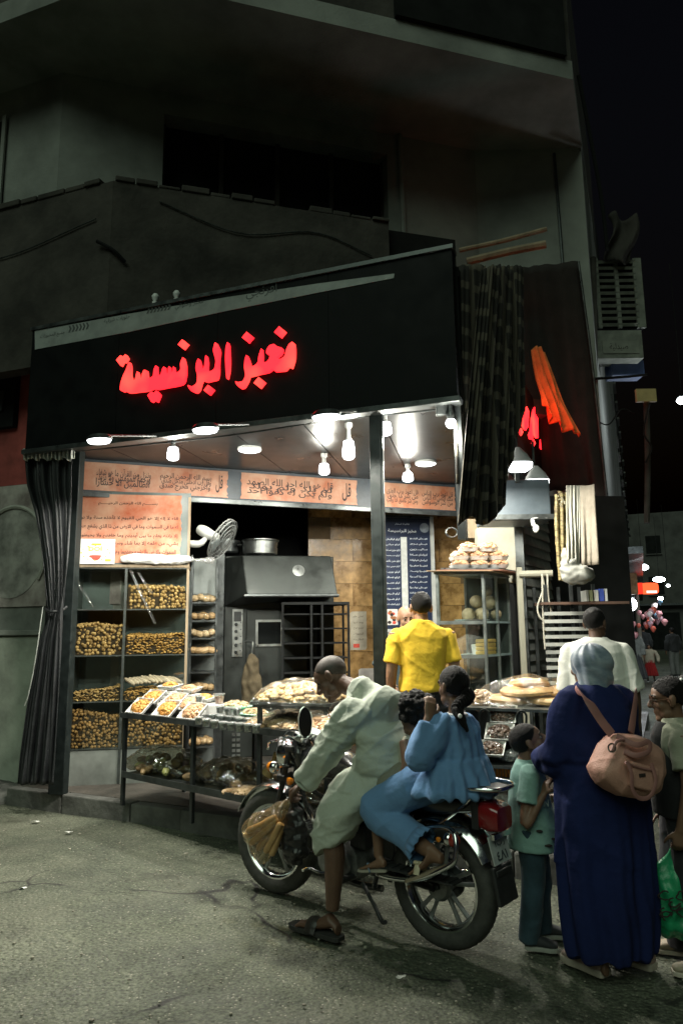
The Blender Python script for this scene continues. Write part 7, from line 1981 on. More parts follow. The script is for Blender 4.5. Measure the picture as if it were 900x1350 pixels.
# sandals
sn = part(sole_mb(heelL * V(1, 1, 0) + V(-.012, 0, 0), toeL * V(1, 1, 0) + V(.035, .0, 0), .10, .024), 'sandal', m_sole, man, local=True, bev=.004)
mid = heelL * .38 + toeL * .62
st = MB(); st.tube([mid + V(-.02, -.052, -.01), mid + V(-.025, -.03, .035), mid + V(-.025, .0, .048), mid + V(-.025, .03, .036), mid + V(-.02, .052, -.01)], .012, 8, 16, flat=((1, 0, 0), 3.2))
part(st, 'strap', mat('black_leather', (.025, .023, .02), .45, var=.2, bump=.2, bs=60), sn, smooth=True, local=True)

# ------------------------------------------------------------------ bag of bread sticks in his hand
bagc = bl(345, 1092, .33)
bag = thing('bread_bag', 'clear bag of long brown bread sticks held in the rider’s hand'.replace('’', "'"), 'bread bag', BM, BRZ)
neck = haL + V(.01, .01, -.03)
m_stick = mat('bread_stick', (.42, .235, .085), .55, var=.3, vs=10, col2=(.52, .33, .15), bump=.15, bs=50)
sticks = [((362, 1078), (322, 1103), .30), ((366, 1080), (331, 1112), .345), ((368, 1084), (340, 1120), .31), ((370, 1085), (350, 1124), .35), ((372, 1086), (358, 1128), .33), ((364, 1077), (326, 1096), .35)]
for a, b_, l_ in sticks:
    A, B = bl(*a, l_), bl(*b_, l_ + .01); d = B - A
    part(MB().tube([A, A + d * .08, A + d * .5 + V(0, 0, -.006), B - d * .08, B], [.008, .019, .021, .02, .009], 10, 14), 'bread_stick', m_stick, bag, smooth=True, local=True)
bg = MB(); pts = [neck, bl(374, 1062, .32), bl(362, 1080, .325), bl(350, 1095, .33), bl(338, 1110, .335), bl(333, 1116, .335)]
bd = unit(pts[-1] - pts[1])
up_ = unit(np.cross(bd, V(0, 1, 0)))
bg.sweep(pts, [up_ * k for k in (.014, .03, .075, .12, .14, .13)], [V(0, k, 0) for k in (.012, .025, .05, .058, .055, .035)], 22)
put(bg, 'clear_bag', film('bread_bag_film', (.93, .86, .70), .10, .12, bump=.7, bs=26, milky=.10, milk=(.62, .46, .24)), bag, .009, 2, lambda co, no: .006 * vnoise(co * 40, 2) + .006 * np.sin(90 * (co @ up_)))
# black plastic bag hanging from the leg guard
kb_ = MB(); kc = bl(388, 1102, .27)
kb_.sweep([kc + V(.0, 0, .20), kc + V(0, 0, .14), kc + V(0, .0, .04), kc + V(.0, 0, -.08), kc + V(0, 0, -.15)], [V(k, 0, 0) for k in (.015, .05, .09, .10, .05)], [V(0, k, 0) for k in (.012, .03, .05, .06, .03)], 18)
me = remesh(kb_, .01, 1, lambda co, no: .012 * vnoise(co * 28, 3) + .006 * vnoise(co * 60, 1), 'bag'); me.materials.append(mat('black_polythene', (.012, .012, .013), .28, var=.2, bump=.4, bs=40))
o = link('black_bag', me); o.location = BM.tolist(); o.rotation_euler = (0, 0, BRZ); setp(o, 'black plastic bag hanging behind the front wheel', 'plastic bag')

# ------------------------------------------------------------------ girl in blue on the back seat
m_blue = cloth('blue_cotton', (.145, .28, .50), .10, .15, 200, 4)
girl = thing('person', 'girl in blue tunic and trousers with long ponytail on the rear seat', 'person', BM, BRZ)
gh = bl(597, 905, .0); gf = unit(V(.93, -.30, .02)); gu = unit(V(.05, 0, 1))
gs = .90
gb = MB(); add_head(gb, gh, gf, gu, gs)
gn = gh + V(-.015, 0, -.15)
gb.tube([gn + V(0, 0, -.05), gn, gh + V(-.01, 0, -.06)], [.055, .042, .042], 12, 8)
gSL, gSR = V(-.72, .135, 1.115), V(-.70, -.135, 1.115)
gel, gwr, gha = bl(553, 998, .25), bl(565, 945, .19), bl(573, 927, .16)
gb.sweep([V(-.73, 0, 1.15), V(-.73, 0, 1.08), V(-.73, 0, .95), V(-.72, 0, .86)], [V(0, k, 0) for k in (.06, .12, .11, .13)], [V(k, 0, 0) for k in (.05, .08, .085, .1)], 14)
gb.tube([gSL, gel, gwr], [.042, .034, .024], 10, 12)
gb.tube([gSR, V(-.6, -.22, .96), V(-.45, -.12, .98)], [.042, .034, .024], 10, 12)
gk, ga = bl(494, 1066, .20), bl(557, 1116, .20)
gheel, gtoe = bl(582, 1136, .22), bl(540, 1152, .25); gl_heel = gheel + V(.02, 0, .03)
gb.tube([V(-.70, .08, .87), gk, gk * .4 + ga * .6, ga, ga * .45 + gl_heel * .55], [.07, .055, .05, .040, .034], 12, 20)
gb.tube([V(-.70, -.08, .87), gk * V(1, -1, 1), ga * V(1, -1, 1)], [.07, .05, .032], 12, 16)
gb.sweep([gheel + V(-.005, 0, .012), ga * .35 + gheel * .65 + V(.02, 0, .01), gheel * .5 + gtoe * .5 + V(0, 0, .018), gtoe * .85 + gheel * .15 + V(0, 0, .006)], [V(0, k, 0) for k in (.024, .028, .034, .036)], [V(0, 0, k) for k in (.024, .045, .022, .013)], 12)
for k in range(5):
    y = -.028 + .014 * k; p0 = gtoe * .86 + gheel * .14 + V(0, y, .002); gb.tube([p0, p0 + unit(gtoe - gheel) * (.034 - .004 * k)], [.0085, .007], 7)
add_hand(gb, gwr, gha - gwr + V(.02, 0, .03), V(.75, -.6, .1), 1, .82, (.55, .75, .5), .04, .7)
put(gb, 'body', m_skinM, girl, .0058, 3)
add_eyes(gh, gf, gu, gs, girl)
hair_cap(gh, gf, gu, gs, m_hair, girl, 1.07, (-.075, -.02, .065), rough=.003, thick=.02)
tie = gh - gf * .098 * gs + V(0, 0, -.015)
pt = MB(); pt.tube([tie, tie + V(-.025, .0, -.03), bl(602, 932, .10), bl(608, 948, .12), bl(616, 965, .12)], [.03, .034, .030, .022, .007], 12, 24)
put(pt, 'ponytail', m_hair, girl, .006, 2, lambda co, no: .003 * np.sin(co[:, 1] * 420 + 3 * vnoise(co * 20, 1)))
part(MB().torus(tie + V(-.008, 0, -.012), V(-.6, 0, -.6), .026, .010, 18, 8), 'hair_tie', m_hair, girl, smooth=True, local=True)
cl = MB(); cl.ell(bl(606, 944, .15), (.012, .008, .012)); part(cl, 'hair_clip', m_white, girl, smooth=True, local=True)
co_ = MB(); co_.tube([gn + V(.05 * math.cos(t), .05 * math.sin(t), -.005) for t in np.linspace(0, 2 * math.pi, 20, endpoint=False)], .013, 8, closed=True, flat=((0, 0, 1), 1.6)); part(co_, 'white_collar', m_white, girl, smooth=True, local=True)
tu = MB()
tu.sweep([gn + V(0, 0, -.005), V(-.73, 0, 1.165), V(-.73, 0, 1.11), V(-.735, 0, 1.03), V(-.735, 0, .965)], [V(0, k, 0) for k in (.06, .12, .165, .165, .17)], [V(k, 0, 0) for k in (.055, .08, .105, .12, .125)], 24)
tu.sweep([V(-.735, 0, .985), V(-.73, .005, .93), V(-.72, .01, .87), V(-.71, .02, .815), V(-.70, .02, .785)], [V(0, k, 0) for k in (.17, .195, .22, .24, .245)], [V(k, 0, 0) for k in (.128, .155, .19, .225, .235)], 30)
tu.tube([gSL + V(0, -.05, .01), gSL, (gSL + gel) / 2 + V(0, .01, 0), gel], [.07, .078, .082, .075], 16, 14)
tu.ell(gel, .074)
tu.tube([gel + V(0, 0, -.005), gel * .6 + gwr * .4, gel * .15 + gwr * .85], [.075, .068, .05], 16, 10)
tu.tube([gSR, V(-.62, -.2, 1.0), V(-.5, -.14, .98)], [.075, .075, .05], 12, 10)
def tun(co, no):
    x, y, z = co[:, 0] + .725, co[:, 1], co[:, 2]; th = np.arctan2(y, x)
    low = np.clip((.99 - z) / .08, 0, 1) * (np.hypot(x, y) < .36)
    d = .010 * low * np.sin(17 * th + 1.9 * np.sin(3 * th) + 1.2 * vnoise(co * 6, 8)) * np.clip((1.0 - z) / .15, .4, 1.2)
    d += .005 * (z > .96) * np.sin(16 * th + 9 * z + vnoise(co * 12, 2)) + .004 * vnoise(co * 18, 4) + creases(co, [((18, 9, 14), .8), ((-14, 20, 9), .8), ((8, -22, 26), .6)], .009, 6, 1.8)
    d -= .008 * np.exp(-((z - .972) / .012) ** 2) * (np.hypot(x, y) < .22)
    return d
put(tu, 'tunic', m_blue, girl, .008, 2, tun)
tr_ = MB(); gmid = gk * .25 + ga * .75
tr_.tube([V(-.72, .07, .875), V(-.55, .14, .80), gk + V(-.01, 0, .0), gk * .72 + ga * .28 + V(-.0, 0, -.005), gk * .35 + ga * .65, gk * .12 + ga * .88], [.11, .105, .088, .083, .080, .078], 18, 26)
tr_.tube([V(-.72, -.07, .875), V(-.55, -.14, .80), gk * V(1, -1, 1), ga * V(1, -1, 1)], [.11, .105, .085, .08], 14, 20)
put(tr_, 'trousers', m_blue, girl, .0085, 3, wrinkle(.007, 14, 3, 1))
dn = unit(ga - gk); h0 = gk * .16 + ga * .84; sdx = unit(np.cross(dn, V(0, 1, 0)))
rf = MB(); R_ = []
for f, rr in ((0, .078), (.5, .084), (1.0, .090)):
    R_.append(np.array([h0 + dn * .055 * f + (sdx * math.cos(t) + V(0, 1, 0) * math.sin(t)) * (rr * (1 + .10 * f * math.sin(14 * t))) for t in np.linspace(0, 2 * math.pi, 84, endpoint=False)]))
rf.rings(R_, cap=False); o = part(rf, 'ruffle_hem', m_blue, girl, smooth=True, local=True); o.modifiers.new('t', 'SOLIDIFY').thickness = .004
sd2 = part(sole_mb(V(0, 0, 0), V(.22, 0, 0), .078, .012), 'sandal', mat('tan_sole', (.30, .24, .17), .7, var=.2), girl, local=True)
dv = gtoe - gheel; az = math.atan2(dv[1], dv[0]); el = math.atan2(dv[2], math.hypot(dv[0], dv[1]))
sd2.location = (gheel + V(-.012, 0, -.028)).tolist(); sd2.rotation_euler = (0, -el, az)
fl = MB()
for k in range(7):
    a = 2 * math.pi * k / 7; c = gheel * .3 + gtoe * .7 + V(0, 0, .034); fl.ell(c + V(.018 * math.cos(a), .02 * math.sin(a), .006 * math.sin(a)), (.012, .012, .009), nu=8, nv=6)
st = MB(); mid = gheel * .33 + gtoe * .67; st.tube([mid + V(0, -.038, -.015), mid + V(0, -.02, .026), mid + V(0, .02, .026), mid + V(0, .038, -.015)], .008, 8, 12, flat=((1, 0, 0), 2.2))
part(st, 'strap', mat('cream_leather', (.55, .48, .34), .5, var=.1), girl, smooth=True, local=True)
part(fl, 'flower_trim', mat('cream_trim', (.58, .5, .34), .5, var=.2, vs=40), girl, smooth=True, local=True)

# ------------------------------------------------------------------ small curly-haired child between them
kid = thing('person', 'small curly-haired child in cream sleeveless top between rider and girl', 'person', BM, BRZ)
m_creamc = cloth('cream_cotton', (.50, .47, .38), .1)
kh = bl(545, 945, 0); kf = unit(V(.98, -.15, -.05)); ku = V(0, 0, 1)
kbm = MB(); add_head(kbm, kh, kf, ku, .80)
kbm.tube([kh + V(0, 0, -.18), kh + V(-.005, 0, -.06)], [.042, .036], 10, 6)
ksh = bl(530, 978, .11); kel = bl(534, 1017, .14); khd = bl(508, 1036, .13)
kbm.sweep([V(-.46, 0, 1.03), V(-.47, 0, .98), V(-.47, 0, .86)], [V(0, k, 0) for k in (.06, .1, .1)], [V(k, 0, 0) for k in (.05, .07, .08)], 12)
kbm.tube([ksh + V(0, -.03, .0), kel, khd], [.035, .028, .02], 10, 12)
kbm.tube([V(-.46, -.1, 1.0), V(-.38, -.15, .9), V(-.28, -.1, .88)], [.034, .028, .02], 10, 10)
add_hand(kbm, khd, V(.9, .1, -.25), V(0, -.6, -.7), 1, .62, (.3, .4, .3))
kkn = V(-.33, .16, .74); kan = bl(499, 1130, .19)
kbm.tube([V(-.46, .07, .87), kkn, kan], [.06, .042, .026], 10, 14)
kbm.tube([V(-.46, -.07, .87), kkn * V(1, -1, 1), kan * V(1, -1, 1)], [.06, .042, .026], 10, 14)
kheel, ktoe = bl(508, 1142, .20), bl(477, 1144, .22)
kbm.sweep([kheel + V(0, 0, .008), kan * .4 + kheel * .6 + V(.008, 0, 0), kheel * .4 + ktoe * .6 + V(0, 0, .008), ktoe * .9 + kheel * .1], [V(0, k, 0) for k in (.018, .021, .026, .026)], [V(0, 0, k) for k in (.018, .032, .016, .009)], 10)
for k in range(5): 
    p0 = ktoe * .9 + kheel * .1 + V(0, -.02 + .01 * k, 0); kbm.tube([p0, p0 + unit(ktoe - kheel) * .02], [.006, .005], 6)
put(kbm, 'body', m_skinM, kid, .006, 3)
hm = MB(); r = random.Random(21); hcn = kh + V(-.02, 0, .045)
hm.ell(hcn, (.098, .096, .09))
for k in range(150):
    a, b2 = r.uniform(0, 6.283), math.asin(r.uniform(-.6, 1)); d = V(math.cos(b2) * math.cos(a), math.cos(b2) * math.sin(a), math.sin(b2))
    if d[0] > .55 and d[2] < .45: continue
    hm.ell(hcn + d * V(.10, .098, .092) * r.uniform(.95, 1.08), r.uniform(.012, .021), nu=7, nv=5)
put(hm, 'curly_hair', m_hair, kid, .007, 0, lambda co, no: .004 * vnoise(co * 150, 2))
tp_ = MB(); tp_.sweep([V(-.465, 0, 1.045), V(-.465, 0, 1.01), V(-.47, 0, .95), V(-.47, 0, .86)], [V(0, k, 0) for k in (.07, .105, .112, .12)], [V(k, 0, 0) for k in (.055, .075, .085, .1)], 18)
put(tp_, 'sleeveless_top', m_creamc, kid, .007, 2, wrinkle(.004, 20, 1))
sh_ = MB(); sh_.tube([V(-.47, .06, .87), V(-.4, .15, .82), kkn + V(-.02, 0, .03)], [.07, .055, .048], 12, 10); sh_.tube([V(-.47, -.06, .87), V(-.4, -.15, .82), kkn * V(1, -1, 1)], [.075, .07, .055], 12, 10)
put(sh_, 'shorts', cloth('olive_cotton', (.22, .22, .17)), kid, .008, 2)
ff = part(sole_mb(kheel + V(-.012, 0, -.024), ktoe + V(.018, 0, -.020), .062, .010), 'flip_flop', mat('pale_sole', (.36, .34, .28), .7, var=.15), kid, local=True)
st = MB(); mid = kheel * .3 + ktoe * .7; st.tube([mid + V(-.03, -.03, -.012), mid + V(.01, 0, .018), mid + V(-.03, .03, -.012)], .004, 6, 10); part(st, 'strap', mat('blue_strap', (.2, .28, .38), .5), ff, smooth=True, local=True)

# ================================================================== standing people (local: x right, y forward, z up)
def person(label, base, facing_deg, H, group=None):
    return thing('person', label, 'person', base, math.radians(facing_deg - 90), group)
def stand(root, H, skin, head_s=None, headf=(0, 1, 0), headu=(0, 0, 1), hips=.09, sho=.19, larm=None, rarm=None, lfoot=(-.09, 0), rfoot=(.09, 0), toeout=.12, voxel=.007, lean=0.0, hands=True, hand_s=1.0, hcurl=(.3, .35, .3), legs=True, eyes=False, foot=.25):
    """one continuous body; returns key points"""
    hs = head_s or H / 7.5 / .235
    b = MB(); K = {}
    hh = .235 * hs
    K['head'] = V(0, lean + .015, H - .118 * hs); K['hs'] = hs
    neckz = H - hh + .01 * hs
    K['neck'] = V(0, lean - .005, neckz)
    shz = neckz - .055 * H / 1.7
    K['shz'] = shz
    add_head(b, K['head'], headf, headu, hs)
    b.tube([V(0, lean - .02, shz), K['neck'], K['head'] + V(0, -.01, -.05 * hs)], [.06 * hs, .05 * hs, .05 * hs], 12, 8)
    hipz = .52 * H
    b.sweep([V(0, lean, shz + .02), V(0, lean * .9, shz - .05), V(0, lean * .6, shz - .22 * H / 1.7), V(0, lean * .2, hipz + .12 * H / 1.7), V(0, 0, hipz)], [V(k, 0, 0) for k in (sho * .5, sho * .92, sho * .82, sho * .74, hips * 1.75)], [V(0, k, 0) for k in (.05 * H / 1.7, .09 * H / 1.7, .105 * H / 1.7, .095 * H / 1.7, .11 * H / 1.7)], 16)
    def arm(side, J):
        S = V(side * sho, lean, shz - .02)
        if J is None: J = [V(side * (sho + .05), lean - .02, shz - .30 * H / 1.7), V(side * (sho + .06), lean + .03, shz - .54 * H / 1.7)]
        J = [V(*j) for j in J]
        b.tube([S, J[0], J[1]], np.array([.048, .040, .027]) * H / 1.7, 11, 14)
        if hands:
            d = unit(J[1] - J[0]) if len(J) < 3 else unit(J[2]); n = V(-side, 0, 0) if len(J) < 4 else J[3]
            add_hand(b, J[1], d, n, -side if len(J) < 5 else int(J[4][0]), hand_s * H / 1.75, hcurl)
        return [S] + J
    K['L'] = arm(-1, larm); K['R'] = arm(1, rarm)
    for side, ft in ((-1, lfoot), (1, rfoot)):
        hip = V(side * hips, 0, hipz); an = V(ft[0], ft[1] - .02, .05 * H); kn = (hip + an) / 2 + V(0, .02, .02)
        if legs: b.tube([hip, kn, (kn * .6 + an * .4) + V(0, -.01, 0), an], np.array([.085, .058, .056, .036]) * H / 1.7, 11, 14)
        K['leg%d' % side] = (hip, kn, an)
        he = V(ft[0] - side * .0, ft[1] - .06 * H / 1.7, 0); to = he + V(side * toeout * foot, foot * .99, 0) * H / 1.7
        K['foot%d' % side] = (he, to)
        if legs: b.sweep([he + V(0, .02, .04), an + V(0, 0, -.03), he * .5 + to * .5 + U3 * .04, he * .2 + to * .8 + U3 * .03], [V(k * H / 2.3, 0, 0) for k in (.028, .032, .038, .02)], [V(0, 0, k * H / 2.3) for k in (.03, .05, .03, .012)], 12)
    put(b, 'body', skin, root, voxel, 3)
    if eyes: add_eyes(K['head'], headf, headu, hs, root)
    return K
def tee(root, K, H, m, name='shirt', hw=.21, dep=.125, hem=None, sleeve=.45, waist=None, seed=1, amp=.006, neck=.075, shoulder=.195, sl_r=.085, voxel=.0085, fr=13, shrink=1.0):
    mb = MB(); sz = K['shz']; hem = hem if hem is not None else .50 * H; waist = waist or hw
    ly = K['neck'][1]
    mb.sweep([V(0, ly, sz + .062 * H / 1.7), V(0, ly, sz + .038 * H / 1.7), V(0, ly, sz + .005 * H / 1.7), V(0, ly, sz - .05 * H / 1.7), V(0, ly * .8, sz - .16 * H / 1.7), V(0, ly * .4, (sz + hem) / 2 - .05), V(0, 0, hem + .02), V(0, 0, hem)],
             [V(k, 0, 0) for k in (neck, shoulder * .52, shoulder * .86, shoulder * 1.0, hw * .98, waist, hw * .98, hw * .98)], [V(0, k, 0) for k in (neck * .95, dep * .7, dep * .8, dep * .92, dep, dep * .98, dep * 1.05, dep * 1.05)], 28, e=2.3)
    for arm in (K['L'], K['R']):
        S, E_ = arm[0], arm[1]; e = S + (E_ - S) * min(1, sleeve / .5)
        S = S + V(-.012 * np.sign(S[0]), 0, -.032 * H / 1.7)
        mb.tube([S + V(-.05 * np.sign(S[0]), 0, .0), S, (S + e) / 2, e], np.array([sl_r * .75, sl_r * .84, sl_r * .95, sl_r * 1.02]) * H / 1.7, 16, 12)
        if sleeve > .5:
            W_ = arm[2]; e2 = E_ + (W_ - E_) * min(1, (sleeve - .5) / .45); mb.tube([E_, (E_ + e2) / 2, e2], np.array([sl_r * .95, sl_r * .85, sl_r * .72]) * H / 1.7, 16, 10)
    return put(mb, name, m, root, voxel, 3, wrinkle(amp, fr, seed))
def trousers(root, K, H, m, top=None, r0=.11, r1=.085, r2=.075, voxel=.0095, amp=.005, seed=2, stop=None, name='trousers'):
    mb = MB(); top = top or .56 * H
    mb.sweep([V(0, 0, top + .04), V(0, 0, top), V(0, 0, top - .1 * H / 1.7)], [V(k, 0, 0) for k in (.165 * H / 1.7, .17 * H / 1.7, .175 * H / 1.7)], [V(0, k * H / 1.7, 0) for k in (.115, .12, .125)], 18)
    for s in (-1, 1):
        hip, kn, an = K['leg%d' % s]; an = an + V(0, 0, -.02) if stop is None else kn + (an - kn) * stop
        mb.tube([hip + V(0, 0, .02), (hip + kn) / 2, kn, (kn + an) / 2, an], np.array([r0, r0 * .92, r1, (r1 + r2) / 2, r2]) * H / 1.7, 14, 18)
    return put(mb, name, m, root, voxel, 3, wrinkle(amp, 12, seed, .9))
def shoes(root, K, m, msole, w=.095, h=.085, H=1.7):
    for s in (-1, 1):
        he, to = K['foot%d' % s]; k = H / 1.7
        mb = MB(); shoe(mb, he, to, w * k, h * k); o = put(mb, 'shoe', m, root, .006, 3)
        part(sole_mb(he, to, w * k, .02), 'sole', msole, o, local=True, bev=.004)

# ---- man in the yellow polo
yb = at(556, 900, 5.38)
yel = person('man in a bright yellow polo shirt seen from behind at the counter', (yb[0] + .01, 5.38, ZP), 96, 1.76)
Ky = stand(yel, 1.755, m_skinL, hips=.095, sho=.2, larm=[(-.235, .0, 1.16), (-.215, .16, .96), (.3, .8, -.2), (1, 0, 0)], rarm=[(.232, -.02, 1.17), (.22, .16, .98), (-.2, .9, .1), (-1, 0, 0)])
tee(yel, Ky, 1.755, cloth('yellow_pique', (.86, .56, .045), .06, .2, 260, 4), 'polo_shirt', .178, .12, 1.03, .38, .168, 3, .0065, shoulder=.195, sl_r=.068)
mb = MB(); mb.tube([Ky['neck'] + V(.068 * math.cos(t), .06 * math.sin(t) - .01, -.025 - .01 * math.sin(t)) for t in np.linspace(0, 2 * math.pi, 24, endpoint=False)], .017, 8, closed=True, flat=((0, 0, 1), 1.7)); part(mb, 'collar', _mats['yellow_pique'], yel, smooth=True, local=True)
trousers(yel, Ky, 1.755, cloth('black_cotton', (.014, .014, .016)))
hair_cap(Ky['head'], (0, 1, 0), (0, 0, 1), Ky['hs'], m_hair, yel, 1.045, (-.075, .0, .07), rough=.0015, thick=.014)
shoes(yel, Ky, m_sole, m_sole)
# ---- shopkeeper behind the counter
kpx = at(535, 830, 7.0)
kp = person('bald shopkeeper in dark teal shirt facing the customer in yellow', (kpx[0] - .01, 7.0, ZP), -75, 1.72)
Kk = stand(kp, 1.70, m_skinL, hips=.09, sho=.19, headf=(.0, 1, -.25), larm=[(-.25, .05, 1.1), (-.2, .28, 1.05), (0, 1, 0), (1, 0, -.3)], rarm=[(.27, .03, 1.1), (.26, .25, .98), (.1, 1, -.2), (-1, 0, 0)], eyes=True)
tee(kp, Kk, 1.70, cloth('teal_cotton', (.05, .075, .08)), 'shirt', .2, .125, .85, .45, seed=5)
trousers(kp, Kk, 1.70, _mats['black_cotton']); shoes(kp, Kk, m_sole, m_sole)
# ---- man in the white shirt
wx = at(786, 860, 5.25)
wm = person('man in a loose white shirt seen from behind near the slatted rack', (wx[0], 5.25, ZP), 68, 1.7)
HW = at(790, 801, 5.25)[2] - ZP
Kw = stand(wm, HW, m_skinD, head_s=.97, headf=(.35, 1, 0), hips=.09, sho=.19, larm=[(-.23, .02, .98), (-.19, .2, .86), (.2, .9, 0), (1, 0, 0)], rarm=[(.235, -.0, 1.0), (.235, .1, .78), (0, .4, -1), (-1, 0, 0)])
tee(wm, Kw, HW, cloth('white_cotton', (.74, .74, .68), .05, .1, 200), 'shirt', .205, .14, .66, .44, .20, 7, .008, shoulder=.195, sl_r=.082, fr=11)
mb = MB(); mb.tube([Kw['neck'] + V(.066 * math.cos(t), .06 * math.sin(t) - .008, -.03 - .01 * math.sin(t)) for t in np.linspace(0, 2 * math.pi, 24, endpoint=False)], .015, 8, closed=True, flat=((0, 0, 1), 1.7)); part(mb, 'collar', _mats['white_cotton'], wm, smooth=True, local=True)
trousers(wm, Kw, HW, _mats['black_cotton'])
hair_cap(Kw['head'], (.35, 1, 0), (0, 0, 1), Kw['hs'], m_hair, wm, 1.045, (-.06, .0, .07), rough=.0015, thick=.014)
shoes(wm, Kw, m_sole, m_sole)

# ---- boy in the mint shirt
bb = V(.985, 4.02, 0)
boy = person('small boy in a mint T-shirt and jeans looking up at the woman', bb, -8, 1.15)
HB = at(690, 951, 4.0)[2]
bhf = unit(V(-.05, .90, .42)); bhu = unit(V(0, -.42, .9))
Kb = stand(boy, HB - .01, m_skinM, head_s=.86, headf=bhf, headu=bhu, hips=.062, sho=.115, lfoot=(-.10, .06), rfoot=(.04, -.02), rarm=[(.172, -.04, .635), (.165, .06, .785), (-.25, .35, .9), (-.6, .8, 0), (1, 0, 0)], larm=[(-.15, .08, .70), (-.08, .24, .74), (.2, 1, .1), (0, 0, -1)], hand_s=1.05, hcurl=(.5, .6, .4), eyes=True, voxel=.006, foot=.25)
def boy_tee():
    mb = MB(); sz = Kb['shz']
    mb.sweep([V(0, 0, sz + .045), V(0, 0, sz + .02), V(0, 0, sz - .03), V(0, 0, sz - .13), V(0, .01, sz - .25), V(0, .015, .50), V(0, .015, .485)], [V(k, 0, 0) for k in (.05, .085, .125, .13, .14, .15, .15)], [V(0, k, 0) for k in (.045, .065, .09, .105, .122, .14, .138)], 26)
    for A in (Kb['L'], Kb['R']): mb.tube([A[0] + V(-.03 * np.sign(A[0][0]), 0, .005), A[0], (A[0] + A[1]) / 2, A[0] * .42 + A[1] * .58], [.046, .05, .053, .057], 14, 10)
    put(mb, 't_shirt', cloth('mint_cotton', (.22, .37, .33), .08, .12, 200), boy, .007, 3, wrinkle(.005, 18, 2))
boy_tee()
for k, (y, z, w) in enumerate([(.03, .60, .018), (.07, .53, .022), (-.02, .66, .014), (.1, .56, .012)]):
    part(MB().ell(V(.146 - .004 * k, y, z), (.012, w, .006), nu=8, nv=5), 'shirt_print', m_ink, boy, smooth=True, local=True)
lettering('FUN', 'shirt_print', mat('grey_print', (.35, .42, .4), .7, var=0), boy, V(*boy.location) + np.array(Matrix.Rotation(boy.rotation_euler[2], 3, 'Z')) @ V(.133, .05, .735), np.array(Matrix.Rotation(boy.rotation_euler[2], 3, 'Z')) @ V(0, 1, 0), U3, width=.07, height=.035, bold=.02, depth=.003, ar=False)
trousers(boy, Kb, HB, cloth('blue_denim', (.035, .065, .085), .3, .2, 180, 9), r0=.115, r1=.09, r2=.082, voxel=.0075, amp=.006, seed=4)
hair_cap(Kb['head'], bhf, bhu, Kb['hs'], m_hair, boy, 1.05, (-.075, -.005, .07), rough=.002, thick=.014)
shoes(boy, Kb, mat('dark_canvas', (.03, .033, .036), .8, var=.2), mat('grey_sole', (.34, .35, .31), .7), .1, .08, 1.32)

# ---- woman in the navy abaya with pink backpack
nbp = (gnd(778, 1285) + gnd(842, 1278)) / 2
nf = 112
nav = person('woman in a navy blue abaya and blue grey headscarf wearing a pink backpack', (nbp[0] - .01, nbp[1] + .0, 0), nf, 1.6)
HN = at(788, 850, nbp[1])[2] - .005
Kn = stand(nav, HN, m_skinM, head_s=.95, headf=(-.3, 1, 0), hips=.1, sho=.15, larm=[(-.195, .05, .99), (-.15, .26, .95), (.3, .9, -.1), (.4, 0, -1)], rarm=[(.20, .03, .99), (.15, .22, .92), (-.2, .9, -.2), (-.6, 0, -.8)], lfoot=(-.09, -.03), rfoot=(.14, -.0), hcurl=(.5, .5, .4), toeout=-.15, foot=.10)
m_navy = cloth('navy_crepe', (.011, .019, .085), .12, .12, 200, 4, sheen=0)
ab = MB(); sz = Kn['shz']
ab.sweep([V(0, 0, sz + .075), V(0, -.005, sz + .045), V(0, -.005, sz - .02), V(0, -.01, sz - .14), V(0, 0, sz - .28), V(0, 0, 1.0), V(0, 0, .93), V(0, 0, .8), V(0, 0, .55), V(0, 0, .3), V(0, 0, .14), V(0, 0, .095)],
         [V(k, 0, 0) for k in (.075, .11, .165, .185, .20, .215, .225, .24, .25, .245, .235, .225)], [V(0, k, 0) for k in (.09, .11, .14, .165, .175, .18, .18, .19, .195, .19, .175, .165)], 34)
for A in (Kn['L'], Kn['R']): ab.tube([A[0] + V(-.06 * np.sign(A[0][0]), 0, .01), A[0], (A[0] + A[1]) / 2, A[1], A[1] * .5 + A[2] * .5, A[1] * .15 + A[2] * .85], [.075, .082, .088, .088, .082, .07], 16, 18); ab.ell(A[1], .087)
def abf(co, no):
    th = np.arctan2(co[:, 1], co[:, 0]); z = co[:, 2]
    low = np.clip((1.0 - z) / .5, 0, 1); hw = np.clip((.35 - z) / .25, 0, 1)
    d = .013 * low * np.sin(9 * th + 1.4 * np.sin(2 * th + 2 * z) + .8 * z) + .005 * low * np.sin(19 * th + 4 * z + 2 * vnoise(co * 4, 2)) + creases(co, [((14, 10, 5), .8), ((-9, 16, 9), .7)], .010, 3, 1.5) * (z > .5)
    d += .006 * vnoise(co * V(12, 12, 9), 2) * (z > .8) + .005 * (z > .95) * np.sin(22 * z + 4 * th + 3 * vnoise(co * 6, 7))
    d -= .016 * np.exp(-((z - .955 - .015 * np.sin(2 * th)) / .022) ** 2) * (np.hypot(co[:, 0], co[:, 1]) < .3)
    return d
put(ab, 'abaya', m_navy, nav, .009, 3, abf)
